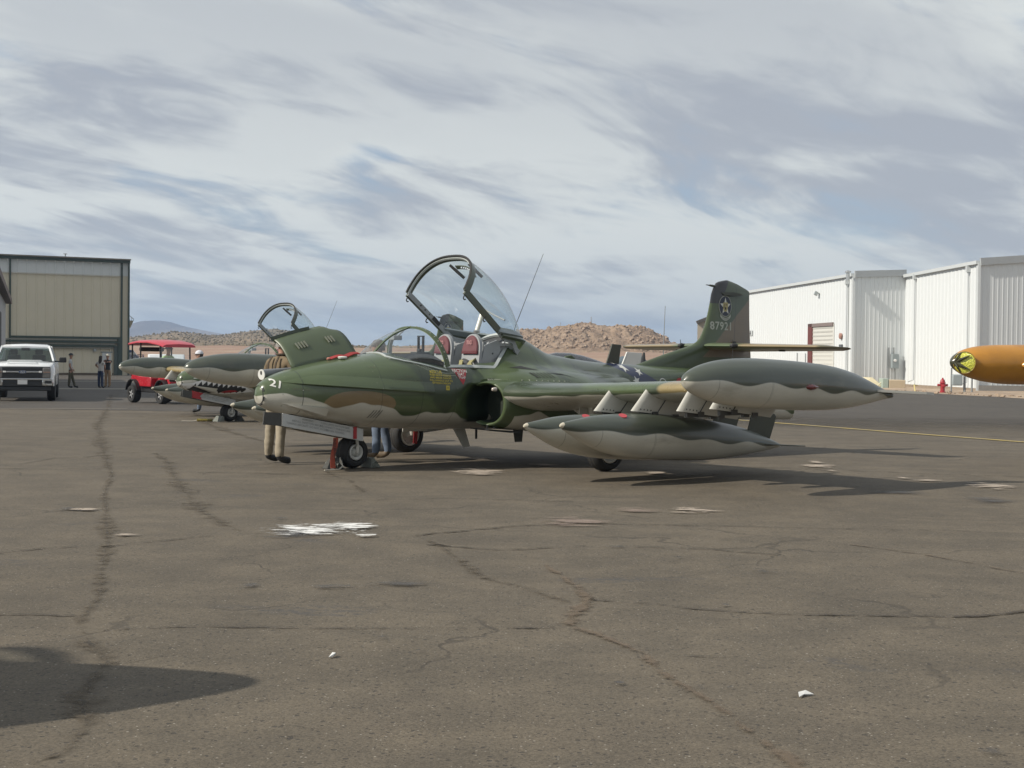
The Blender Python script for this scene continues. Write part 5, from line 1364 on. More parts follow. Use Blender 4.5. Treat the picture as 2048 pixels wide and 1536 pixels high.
# shark mouth on the second jet
sf = [c for c in shark.children if c.name.startswith('fuselage')][0]
def mouth():
    up = [(-1.36, .885), (-1.28, .875), (-1.15, .885), (-1.05, .92), (-.96, .955), (-.85, .945), (-.6, .915), (-.4, .895), (-.14, .85), (.05, .79), (.26, .695)]
    lo = [(-1.36, .86), (-1.28, .785), (-1.16, .725), (-.95, .685), (-.74, .66), (-.43, .645), (-.11, .655), (.1, .675)]
    mw = plain('mouth_white', (.74, .74, .72), .5, var=.05)
    drape(up + lo[::-1], mw, sf, 'mouth_white', off=.005, step=.05)
    def I(P, x): return float(np.interp(x, [p[0] for p in P], [p[1] for p in P]))
    U = []; xs = np.linspace(-1.16, .08, 23)
    for i, x in enumerate(xs):
        t = I(up, x); U.append((x + (.02 if i % 2 else -.015), t - .02 if i % 2 else t - (.115 if x < -.3 else .07 if x < -.1 else .04) * (1 if i else 1)))
    L = []
    for i, x in enumerate(np.linspace(.06, -1.22, 21)):
        b_ = I(lo, x); L.append((x, b_ + .012 if i % 2 else b_ + (.060 if x > -.62 else .004)))
    drape(U + L, M_blackt, sf, 'mouth_black', off=.009, step=.045)
    drape([(-.50, .685), (-.4, .72), (-.3, .735), (-.18, .725), (-.12, .70), (-.25, .68), (-.4, .672)], M_redt, sf, 'tongue_red', off=.012, step=.05)
    drape([(-1.13, .985), (-1.05, .985), (-1.05, 1.0), (-1.13, 1.0)], M_whitet, sf, 'stencil', off=.005)
mouth()
q = MB(); q.extrude([(-1.16, .715), (-.86, .66), (-.96, .60), (-.90, .515), (-1.16, .56)], lambda a, b: (a, -.24, b), lambda a, b: (a, -.226, b)); q.build('door_tip_red', M_redt, shark, smooth=False)

def L2W(j, x, p, z):  # jet-local (p = metres to port) to world
    return j.matrix_basis @ Vector((x, -p, z))

# ================================================================== BUILDINGS
def pix(u, v, d):
    r = Rr * (u - 1024) + Dr * (v - 768) + Fv * F_PX; return Vector((0, 0, EYE)) + r * (d / r.y)
def ribbed(a, b, z0, ztop, pitch_, depth, nrm, rw=.3):
    """corrugated wall from a to b (2D) with heights z0..ztop(t)"""
    a, b = Vector(a), Vector(b); L = (b - a).length; d = (b - a).normalized(); n = max(1, int(L / pitch_)); mb = MB(); pts = []
    for i in range(n):
        s = L * i / n; w = L / n
        for k, o_ in ((0, 0), (1 - rw, 0), (1 - rw * .75, depth), (1 - rw * .25, depth)): pts.append((s + k * w, o_))
    pts.append((L, 0)); vs = []
    for s, o_ in pts:
        p = a + d * s + Vector(nrm) * o_; vs += [(p.x, p.y, z0), (p.x, p.y, ztop(s / L))]
    mb.add(vs, [(2 * i, 2 * i + 2, 2 * i + 3, 2 * i + 1) for i in range(len(pts) - 1)]); return mb
M_wwall = plain('white_metal_siding', (0.62, 0.65, 0.66), .5, coat=.05, var=.025, scale=.4)
M_trim = plain('grey_white_trim', (0.50, 0.53, 0.54), .5, var=.08)
M_gwall = plain('galvanised_trim', (0.36, 0.38, 0.39), .5, var=.1)
M_found = plain('hangar_foundation', (0.26, 0.21, 0.16), .9, var=.2)
M_dfound = plain('grey_concrete', (0.30, 0.29, 0.27), .9, var=.2)  # even grey concrete for the foundation of the right gable
M_pipe = plain('pipe_grey', (0.22, 0.235, 0.24), .5, var=.1)
def seg_wall(parent, a, b, nrm, zb, z0, z1, pitch_, mat, eave=True, name='wall_panel', fnd=M_found):
    o = ribbed(a, b, zb, lambda t: z0 + (z1 - z0) * t, pitch_, .012 if pitch_ < .4 else .03, nrm).build(name, mat, parent, angle=20)
    A, B = Vector(a), Vector(b); n = Vector(nrm)
    mb = MB(); P = [Vector((A.x, A.y, z0)) + Vector((*(n * .10), .02)), Vector((B.x, B.y, z1)) + Vector((*(n * .10), .02))]
    if eave: mb.ribbon(P, Vector((n.x, n.y, 0)), .20, .22); mb.build('eave_gutter', M_trim, parent, smooth=False)
    else: mb.ribbon(P, Vector((n.x, n.y, 0)), .42, .12); mb.build('rake_trim', M_gwall, parent, smooth=False)
    mb = MB(); P = [Vector((A.x, A.y, zb - .15)) + Vector((*(n * .03), 0)), Vector((B.x, B.y, zb - .15)) + Vector((*(n * .03), 0))]; mb.ribbon(P, Vector((n.x, n.y, 0)), .5, .16); mb.build('foundation', fnd, parent, smooth=False)
    return o
# white sawtooth hangar on the right
HW = empty('hangar', (24, 95, 0))
tag(HW, 'long white metal hangar with stepped corrugated walls on the right', 'hangar')
HW.location = (0, 0, 0)
P1 = (26.64, 85.0); P2 = (25.95, 98.4); P3 = (22.35, 97.5); P4 = (19.15, 128.5); P0 = (38.5, 87.6)
zE = 7.06
seg_wall(HW, P2, P1, (-.998, -.055), -.15, zE, zE + .07, .61, M_wwall)
seg_wall(HW, P4, P3, (-.995, -.10), -.32, zE + .0, zE, .61, M_wwall)
seg_wall(HW, P3, P2, (.243, -.97), -.32, zE + .05, zE + .22, .305, M_wwall, False)
seg_wall(HW, P1, P0, (.214, -.977), .02, zE + .10, zE + 1.1, .305, M_wwall, False, fnd=M_dfound)
# lit corner trims and roof slabs
for c, zt in ((P1, zE + .05), (P3, zE)):
    mb = MB(); mb.box(c[0] - .10, c[1] - .10, -.3, c[0] + .05, c[1] + .30, zt); mb.build('corner_trim', M_trim, HW, smooth=False)
mb = MB(); mb.add([(P1[0], P1[1], zE), (P0[0], P0[1], zE + 1.1), (P0[0] + 2, P0[1] + 60, zE + 1.1), (P4[0], P4[1], zE - .02), (P3[0], P3[1], zE), (P2[0], P2[1], zE)], [(0, 1, 2, 3, 4, 5)]); mb.build('roof', M_gwall, HW, smooth=False)
def along(a, b, t): return Vector(a).lerp(Vector(b), t)
def on_wall(u, v, a, b):
    """point where pixel ray (u, v) meets the vertical wall a-b"""
    r = Rr * (u - 1024) + Dr * (v - 768) + Fv * F_PX; a, b = Vector(a), Vector(b); d = b - a
    # ray xy = s*r.xy ; a + t*d
    det = r.x * -d.y + d.x * r.y; s = (a.x * -d.y + d.x * a.y) / det
    return Vector((r.x * s, r.y * s, EYE + r.z * s))
def wall_box(parent, u0, v0, u1, v1, a, b, out, th, mat, name, bevel=0, base=0.05):
    A = on_wall(u0, v0, a, b); B = on_wall(u1, v1, a, b); n = Vector((*out, 0)).normalized(); d = Vector((B.x - A.x, B.y - A.y, 0)); c = (A + B) / 2 + n * (base + th / 2)
    mb = MB(); mb.obox(c, d / 2, n * th / 2, Vector((0, 0, abs(A.z - B.z) / 2))); return mb.build(name, mat, parent, smooth=False, bevel=bevel)
nA = (-.995, -.10); nB = (-.998, -.055); nG = (.243, -.97)
# roll-up door with frame in wall A
dr = wall_box(HW, 1624, 650, 1668, 790, P4, P3, nA, .02, plain('door_cream', (.60, .60, .56), .5, var=.05), 'rollup_door', base=.05)
for k in range(17):
    v = 655 + k * 8; wall_box(dr, 1627, v, 1667, v + 1.2, P4, P3, nA, .02, plain('door_groove', (.44, .44, .41), .6), 'door_slat', base=.07)
wall_box(dr, 1620, 648, 1626, 790, P4, P3, nA, .10, plain('maroon_frame', (.13, .035, .03), .5), 'door_frame', base=.06); wall_box(dr, 1620, 648, 1669, 651.5, P4, P3, nA, .10, plain('brown_head', (.20, .16, .15), .5), 'door_frame', base=.06)
wall_box(HW, 1597, 706, 1611, 790, P4, P3, nA, .04, M_wwall, 'side_door', base=.05); wall_box(HW, 1596, 706, 1597, 790, P4, P3, nA, .05, M_pipe, 'door_edge', base=.05)
def downspout(u, vt, vb, a, b, out, boot=True):
    A = on_wall(u, vt, a, b); n = Vector((*out, 0)); A = A + n * .14; B = on_wall(u - .8, vb, a, b) + n * .14
    mb = MB(); mb.tube([A + n * -.02 + Vector((0, 0, .0)), (A.x, A.y, A.z - .3), (A.x, A.y, max(.25, B.z)), Vector((A.x, A.y, max(.15, B.z - .1))) + n * .35], .055, 8); mb.box(A.x - .12, A.y - .12, A.z - .3, A.x + .12, A.y + .12, A.z + .05); mb.build('downspout', M_trim, HW, angle=40)
    mb = MB(); q = A + Vector((.13, -.02, 0)); mb.tube([(q.x, q.y, A.z - .2), (q.x, q.y, .1)], .035, 6); mb.build('conduit', M_pipe, HW)
downspout(1834, 549, 774, P2, P1, nB); downspout(1941, 534, 776, P2, P1, nB); downspout(1698, 560, 770, P4, P3, nA)
def wall_light(u, v, a, b, out, parent, name='wall_light'):
    c = on_wall(u, v, a, b) + Vector((*out, 0)) * .25; mb = MB(); mb.obox(c, (.10, 0, -.06), (0, .13, 0), (.05, 0, .12)); mb.tube([c, c + Vector((.3, 0, .03))], .03, 6); return mb.build(name, plain('fixture_grey', (.30, .33, .33), .4), parent, angle=40)
wall_light(1639, 587, P4, P3, nA, HW)
def disc(u, v, r, a, b, out, mat, name, th=.1):
    c = on_wall(u, v, a, b); n = Vector((*out, 0)).normalized(); t = n.cross(Vector((0, 0, 1))); mb = MB()
    mb.loft([[tuple(c + n * h + t * r_ * math.cos(k * math.pi / 10) + Vector((0, 0, 1)) * r_ * math.sin(k * math.pi / 10)) for k in range(20)] for h, r_ in ((.05, r), (th, r), (th + .03, r * .7))]); return mb.build(name, mat, HW, angle=30)
disc(1684, 672, .20, P4, P3, nA, plain('alarm_bell', (.36, .20, .16), .4), 'alarm_bell', .16); wall_box(HW, 1682, 689, 1687, 695, P4, P3, nA, .10, plain('fixture_dark', (.10, .11, .12), .5), 'alarm_box')
wall_box(HW, 1688, 740, 1692, 748, P4, P3, nA, .30, plain('valve_brass', (.22, .17, .09), .4), 'hose_valve', .02)
wall_box(HW, 1500, 661, 1506, 671, P4, P3, nA, .03, M_trim, 'sign_board', base=.05)
A = on_wall(1503, 666, P4, P3) + Vector(nA + (0,)) * .11; vs, fs = text_polys('A', .48, font_bold=True); mb = MB(); mb.add([(A.x + a * .10, A.y - a * .99, A.z + b) for a, b in vs], fs); mb.build('sign_letter', M_blackt, HW, angle=180)
# electric cabinet on the gable wall
EB = wall_box(HW, 1780, 708, 1793, 737, P3, P2, nG, .28, plain('cabinet_grey', (.27, .31, .32), .45, var=.08), 'electric_cabinet', .02)
c = on_wall(1785, 721, P3, P2) + Vector((*nG, 0)) * .36; mb = MB(); mb.lathe([(c.y - .12, .02), (c.y - .10, .09), (c.y, .11)], 'y', (c.x, 0, c.z), 14); mb.build('meter_dome', plain('meter_glass', (.6, .6, .58), .15, coat=.5), EB)
for u0, v0, v1 in ((1776, 695, 770), (1786, 695, 708), (1788, 737, 778)):
    a_ = on_wall(u0, v0, P3, P2) + Vector((*nG, 0)) * .12; b_ = on_wall(u0, v1, P3, P2) + Vector((*nG, 0)) * .12; mb = MB(); mb.tube([a_, b_], .035, 6); mb.build('conduit', plain('conduit_dark', (.12, .13, .13), .5), HW)
mb = MB(); c = pix(1696, 546, 97); mb.lathe([(c.z - .5, .12), (c.z, .12), (c.z + .02, .2), (c.z + .12, .2), (c.z + .18, .02)], 'z', (c.x, c.y, 0), 12); mb.build('roof_vent', M_alu, HW)

# verge of dirt along the hangar
M_verge = Mat('verge_dirt', .95); _n = M_verge.noise(.8, 6, None, .65); M_verge.color(M_verge.mix((.40, .31, .22), (.27, .20, .145), _n.step(.38, .62))); M_verge.bump(_n, .7, .08); M_verge = M_verge.m
mb = MB(); vs = []; fs = []; ny = 60; E0 = Vector(unproj(2150, 803)); E1 = Vector(unproj(1830, 785.5)); dd = (E1 - E0).normalized()
for j in range(ny + 1):
    y = E0.y - 6 + 85 * j / ny; xe = E0.x + (E1.x - E0.x) * (y - E0.y) / (E1.y - E0.y) + .35 * noise.noise(Vector((y * .35, 0, 0))) + .15 * noise.noise(Vector((y * 1.4, 0, 4)))
    for i in range(9):
        t = i / 8; x = xe + (46 - xe) * t ** 1.6; h = .02 + .03 * sm(t, 0, .35) + .08 * max(0, noise.noise(Vector((x * .7, y * .5, 2)))) * (t > 0); vs.append((x, y, ground_z(xe, y) + (h if i else .012)))
for j in range(ny):
    for i in range(8): a = j * 9 + i; fs.append((a, a + 1, a + 10, a + 9))
mb.add(vs, fs); tag(mb.build('dirt_verge', M_verge, angle=180), kind='structure')
# stones and sandbag-like clods along the edge
mb = MB()
for i in range(90):
    y = rnd.uniform(56, 82); xe = E0.x + (E1.x - E0.x) * (y - E0.y) / (E1.y - E0.y); lump(mb, (xe + rnd.uniform(.1, 1.6), y, ground_z(xe, y) + .06), rnd.uniform(.05, .22), i, .55)
tag(mb.build('verge_rubble', plain('rubble', (.33, .25, .18), .95, var=.3, scale=2), angle=20), 'loose tan rubble along the edge of the tarmac', 'rubble', kind='stuff')

def ground_box(name, u0, u1, vt, vb, dist, depth, mat, label, cat, bevel=.05, chamf=0):
    c0 = pix(u0, vb, dist); c1 = pix(u1, vb, dist); zt = pix((u0 + u1) / 2, vt, dist).z
    mb = MB(); h = zt - c0.z
    mb.loft([[(c0.x, dist, c0.z - .1), (c1.x, dist, c0.z - .1), (c1.x, dist + depth, c0.z - .1), (c0.x, dist + depth, c0.z - .1)], [(c0.x, dist, zt - chamf), (c1.x, dist, zt - chamf), (c1.x, dist + depth, zt - chamf), (c0.x, dist + depth, zt - chamf)], [(c0.x + chamf, dist + chamf, zt), (c1.x - chamf, dist + chamf, zt), (c1.x - chamf, dist + depth - chamf, zt), (c0.x + chamf, dist + depth - chamf, zt)]] if chamf else
            [[(c0.x, dist, c0.z - .1), (c1.x, dist, c0.z - .1), (c1.x, dist + depth, c0.z - .1), (c0.x, dist + depth, c0.z - .1)], [(c0.x, dist, zt), (c1.x, dist, zt), (c1.x, dist + depth, zt), (c0.x, dist + depth, zt)]])
    o = mb.build(name, mat, smooth=False, bevel=bevel); tag(o, label, cat); return o
# utility boxes
ub = ground_box('utility_enclosure', 1727, 1765, 755, 779, 92, 3.0, plain('enclosure_cream', (.56, .50, .34), .6, var=.1), 'cream utility enclosure with chamfered top left of the green cabinet', 'utility box', .04, .5)
mb = MB(); a_ = pix(1750, 776, 91.9); b_ = pix(1764, 763, 91.9); mb.tube([a_, b_], .035, 6); mb.build('brace', plain('brace_cream', (.6, .55, .4), .5), ub); ground_box('utility_cabinet', 1765, 1777, 757, 781, 91.5, 1.0, plain('cabinet_green', (.33, .40, .35), .5, var=.06), 'pale green cabinet between the two tan utility boxes', 'utility box', .03)
ground_box('utility_enclosure', 1778, 1811, 760, 782, 91.5, 2.2, plain('enclosure_tan', (.46, .38, .27), .7, var=.1), 'tan block shaped utility box right of the green cabinet', 'utility box', .04)
# hydrant
def hydrant(x, y, z, s):
    H = empty('fire_hydrant', (x, y, z)); m_ = plain('hydrant_red', (.33, .022, .030), .4, coat=.3, var=.15, scale=5)
    mb = MB(); mb.lathe([(0, .17), (.04, .17), (.05, .11), (.42, .105), (.44, .15), (.48, .15), (.50, .12), (.58, .11), (.64, .07), (.66, .04), (.70, .04), (.72, .02)], 'z', (0, 0, 0), 20); mb.build('barrel', m_, H, angle=40)
    for sx in (-1, 1): mb = MB(); mb.lathe([(sx * .08, .055), (sx * .19, .055), (sx * .2, .065), (sx * .24, .06), (sx * .26, .03)], 'x', (0, 0, .36), 14); mb.build('side_outlet', m_, H, angle=40)
    mb = MB(); mb.lathe([(-.08, .075), (-.2, .075), (-.21, .085), (-.25, .08), (-.27, .03)], 'y', (0, 0, .32), 14); mb.build('front_outlet', m_, H, angle=40)
    H.scale = (s, s, s); return H
h_ = pix(1457, 785, 74); tag(hydrant(h_.x, 74, h_.z, 1.08), 'red fire hydrant standing on the dirt verge before the white hangar', 'hydrant')
h_.x
hd = bpy.data.objects['fire_hydrant']; q_ = pix(1885, 785, 78); hd.location = (q_.x, 78, q_.z); hd.scale = (1.08,) * 3
mb = MB(); a_ = pix(1830, 771, 84); b_ = pix(1829, 781, 83); mb.tube([pix(1828.5, 770, 83), pix(1831, 788, 82)], .04, 6); mb.tube([pix(1828.5, 770, 83), pix(1834, 771, 83.5)], .04, 6)
tag(mb.build('yellow_post', plain('post_yellow', (.55, .45, .18), .5)), 'thin pale yellow leaning post beside the hangar downspout', 'post')
BP = empty('backflow_valve', tuple(pix(1912, 784, 80))); mb = MB(); mb.box(-.25, -.2, .35, .3, .25, .95); mb.build('valve_cover', plain('cover_grey', (.28, .32, .33), .5), BP, bevel=.05)
mb = MB(); mb.tube([(-.26, 0, -.05), (-.26, 0, 1.3)], .045, 8); mb.tube([(.45, 0, -.05), (.45, 0, .9)], .07, 8); mb.tube([(.85, 0, -.05), (.85, 0, 1.0)], .05, 8); mb.build('riser_pipe', M_pipe, BP)
tag(BP, 'grey covered water valve on pipes right of the red hydrant', 'valve')

# tan hangar on the left
TH = empty('hangar', (0, 0, 0)); tag(TH, 'large tan hangar with dark green trim and huge sliding door on the left', 'hangar')
Q0 = Vector((-60.0, 126.0)); Q1 = Vector((-35.85, 139.0)); dq = (Q1 - Q0).normalized(); nq = Vector((dq.y, -dq.x))
M_tanw = plain('tan_siding', (.60, .545, .42), .6, var=.06, scale=.6); M_whs = plain('whitish_siding', (.60, .62, .61), .6, var=.06, scale=.6); M_gtr = plain('dark_green_trim', (.040, .060, .048), .5, var=.1)
def hz(v, u): return on_wall(u, v, Q0, Q1).z
gz_l = -.68
ribbed(Q0, Q1, gz_l, lambda t: hz(552, 250), .82, .06, nq, .22).build('wall_panel', M_tanw, TH, angle=20)
ribbed(Q0 + nq * .03, Q1 + nq * .03, hz(552, 250) - .02, lambda t: hz(521.5, 250), .82, .06, nq, .22).build('upper_panel', M_whs, TH, angle=20)
def wb(u0, v0, u1, v1, th, mat, name, base=.1, parent=None):
    """band on the wall following its perspective: v given at u0 and u1 centre lines"""
    return wall_box(parent or TH, u0, v0, u1, v1, Q0, Q1, nq, th, mat, name, base=base)
zt = hz(521, 257); A = Q0 + nq * .15; B = Q1 + nq * .15
def hband(z0, z1, ua, ub, th, mat, name, base=.1):
    a = on_wall(ua, 700, Q0, Q1); b = on_wall(ub, 700, Q0, Q1); c = (a + b) / 2; mb = MB(); n3 = Vector((*nq, 0)); d3 = Vector((b.x - a.x, b.y - a.y, 0)) / 2
    mb.obox(Vector((c.x, c.y, (z0 + z1) / 2)) + n3 * (base + th / 2), d3, n3 * th / 2, Vector((0, 0, (z1 - z0) / 2))); return mb.build(name, mat, TH, smooth=False)
hband(zt - .28, zt, -400, 257.5, .35, M_gtr, 'eave_trim'); hband(zt - .02, zt + .10, -400, 257.8, .55, M_conc, 'roof_edge')
hband(hz(552, 250) - .10, hz(552, 250), -400, 235, .05, plain('cream_line', (.5, .48, .42), .6), 'siding_joint', .12)
for u0, u1 in ((17.5, 20.5), (240.5, 243.5), (254.5, 257.5)): hband(gz_l, zt - .2, u0, u1, .16, M_gtr, 'vertical_trim')
# big door: bottom rail and stepped tracks
zd = hz(676, 236)
hband(zd - .13, zd + .08, 18, 240, .22, M_gtr, 'door_rail', .12)
for k, (v, u1) in enumerate(((684.5, 234), (692.5, 230))): z_ = hz(v, 230); hband(z_ - .10, z_ + .10, -200, u1, .28, M_gtr, 'door_track', .12)
for k in range(3): z_ = hz(680.5 + k * 8, 230); hband(z_ - .05, z_ + .05, -200, 232 - 4 * k, .2, plain('track_grey', (.30, .29, .25), .6), 'track_shelf', .10)
hband(gz_l, zd, 234.5, 241, .20, M_gtr, 'door_jamb', .12); hband(gz_l, hz(692, 230), 227.5, 234.5, .10, plain('green_panel', (.075, .095, .085), .6), 'jamb_panel', .12)
hband(gz_l, hz(704, 222), 201, 223.5, .10, M_tanw, 'entry_frame', .10); hband(gz_l, hz(705, 222), 203, 221, .08, plain('door_white', (.48, .49, .48), .45), 'entry_door', .18); hband(hz(705.5, 222), hz(703.5, 222), 201, 223.5, .1, plain('lintel_grey', (.2, .23, .24), .6), 'entry_lintel', .2)
hband(hz(703, 190), hz(698, 190), 186, 191, .25, plain('fixture_grey', (.30, .33, .33), .4), 'wall_light', .1)
hband(gz_l, gz_l + .25, -200, 226, .05, plain('base_brown', (.12, .095, .07), .9), 'base_trim', .12)
# side wall, roof, balcony bracket
mb = MB(); S1 = Q1 - nq * 45; mb.add([(Q1.x, Q1.y, gz_l), (S1.x, S1.y, gz_l), (S1.x, S1.y, zt), (Q1.x, Q1.y, zt)], [(0, 1, 2, 3)]); mb.build('side_wall', M_tanw, TH, smooth=False)
mb = MB(); S0 = Q0 - nq * 45; mb.add([(Q0.x, Q0.y, zt), (Q1.x, Q1.y, zt), (S1.x, S1.y, zt + 1), (S0.x, S0.y, zt + 1)], [(0, 1, 2, 3)]); mb.build('roof', M_gwall, TH, smooth=False)
mb = MB(); za, zb_, zc_ = hz(655, 258), hz(640, 258), hz(622, 258); X0 = Q1 + dq * .05
def bp(s, dn, z): q = X0 + dq * s - nq * (dn); return (q.x, q.y, z)
mb.loft([[bp(0, 2, za), bp(0, 5, za), bp(0, 5, zb_), bp(0, 2, zb_)], [bp(.55, 2, za), bp(.55, 5, za), bp(.85, 5, zb_), bp(.85, 2, zb_)]]); mb.build('balcony_floor', plain('balcony_tan', (.32, .30, .24), .7), TH, smooth=False)
for dn in (2, 3.5, 5):
    mb = MB(); mb.tube([bp(0, dn, zc_), bp(.84, dn, zb_ + .15), bp(.84, dn, zb_)], .03, 6); mb.build('balcony_rail', M_pipe, TH)
for k in range(4): mb = MB(); mb.tube([bp(.05 + .2 * k, 2, zb_), bp(.05 + .2 * k, 2, zc_ + (zb_ + .15 - zc_) * (.05 + .2 * k) / .84)], .018, 5); mb.build('balcony_bar', M_pipe, TH)
mb = MB(); q_ = on_wall(124, 513, Q0, Q1); mb.tube([(q_.x, q_.y + 1, q_.z - 1), (q_.x, q_.y + 1, q_.z + .35)], .05, 6); mb.box(q_.x - .15, q_.y + .9, q_.z + .28, q_.x + .15, q_.y + 1.1, q_.z + .34); mb.build('roof_antenna', M_pipe, TH)
# small gabled shed at the left edge
SH = empty('shed', (0, 0, 0)); tag(SH, 'small pale gabled building with brown roof edge at the far left', 'building')
a_ = pix(11, 690, 104); ze = pix(13, 604, 104).z; g0 = ground_z(a_.x, 104); far_ = Vector((a_.x, 104.0)); near_ = far_ + Vector((.3235, -1)) * 50; lf = Vector((-12, -2))
mb = MB(); rg = [far_, near_, near_ + lf, far_ + lf]; mb.loft([[(q.x, q.y, z_) for q in rg] for z_ in (g0, ze - .1)]); mb.build('wall', plain('shed_wall', (.42, .42, .42), .7, var=.08), SH, smooth=False)
mb = MB(); o2 = Vector((.35, .25)); rg = [far_ + o2, near_ + o2, near_ + lf, far_ + lf]; mb.loft([[(q.x, q.y, z_) for q in rg] for z_ in (ze - .12, ze + .22)]); mb.build('roof_edge', plain('brown_trim', (.13, .09, .075), .6), SH, smooth=False)
mb = MB(); c0 = far_.lerp(near_, .33); c1 = far_.lerp(near_, .42); n_ = Vector((.04, .013)); mb.loft([[(q.x, q.y, z_) for q in (c0 + n_, c1 + n_, c1 - n_, c0 - n_)] for z_ in (g0, g0 + 4.2)]); mb.build('doorway', M_dgrey, SH, smooth=False)
# tan building behind the jet's fin
BB = empty('building', (0, 0, 0)); tag(BB, 'low beige building with a dark roof edge behind the tail fin', 'building')
a_ = pix(1395, 645, 150); b_ = pix(1500, 600, 150); g0 = -.9
mb = MB(); mb.extrude([(a_.x, g0), (a_.x, a_.z), (b_.x + 4, b_.z + 1.5), (b_.x + 4, g0)], lambda a, b: (a, 150, b), lambda a, b: (a + 2.6, 170, b)); mb.build('wall', plain('beige_wall', (.42, .37, .29), .7, var=.08), BB, smooth=False)
mb = MB(); mb.ribbon([(a_.x - .1, 149.9, a_.z), (b_.x + 4, 149.9, b_.z + 1.5)], Vector((0, -1, 0)), .3, .4); mb.build('roof_edge', plain('dark_edge', (.09, .085, .08), .6), BB, smooth=False)
# tall thin antenna behind the tailplane
mb = MB(); a_ = pix(1327, 690, 60); b_ = pix(1330.5, 612, 60); mb.tube([(a_.x, 60, ground_z(a_.x, 60)), a_, b_], [.03, .02, .012], 6); tag(mb.build('antenna', M_pipe), 'tall thin antenna rising behind the left tailplane', 'antenna')
# ================================================================== PEOPLE
def skin_body(name, chains, mats, regions, parent=None, sub=1):
    """chains: list of lists of (x,y,z,r) sharing endpoints; first point of the first chain is the pelvis root.
    regions(co) -> material index"""
    verts = []; rad = []; edges = []; idx = {}
    def vid(p):
        k = (round(p[0], 4), round(p[1], 4), round(p[2], 4))
        if k not in idx: idx[k] = len(verts); verts.append(p[:3]); rad.append(p[3] if isinstance(p[3], tuple) else (p[3], p[3]))
        return idx[k]
    for ch in chains:
        ids = [vid(p) for p in ch]; edges += list(zip(ids, ids[1:]))
    me = bpy.data.meshes.new(name); me.from_pydata(verts, edges, []); me.update()
    o = bpy.data.objects.new(name, me); col.objects.link(o)
    sk = o.modifiers.new('skin', 'SKIN'); sk.use_smooth_shade = True; sk.branch_smoothing = .6
    for i, r_ in enumerate(rad): me.skin_vertices[0].data[i].radius = r_; me.skin_vertices[0].data[i].use_root = (i == 0)
    ss = o.modifiers.new('sub', 'SUBSURF'); ss.levels = sub + 1; ss.render_levels = sub + 1
    dg = bpy.context.evaluated_depsgraph_get(); new = bpy.data.meshes.new_from_object(o.evaluated_get(dg)); bpy.data.objects.remove(o)
    for m_ in mats: new.materials.append(m_)
    for p in new.polygons: p.material_index = regions(p.center); p.use_smooth = True
    # cloth folds
    for v in new.vertices:
        n_ = noise.noise(v.co * 9) * .006 + noise.noise(Vector((v.co.x * 16, v.co.y * 16, v.co.z * 30))) * .006
        if v.co.z < 1.35: v.co += v.normal * n_
    o = bpy.data.objects.new(name, new); col.objects.link(o)
    if parent is not None: o.parent = parent
    return o
M_skin = plain('skin', (.36, .20, .14), .55, var=.08)
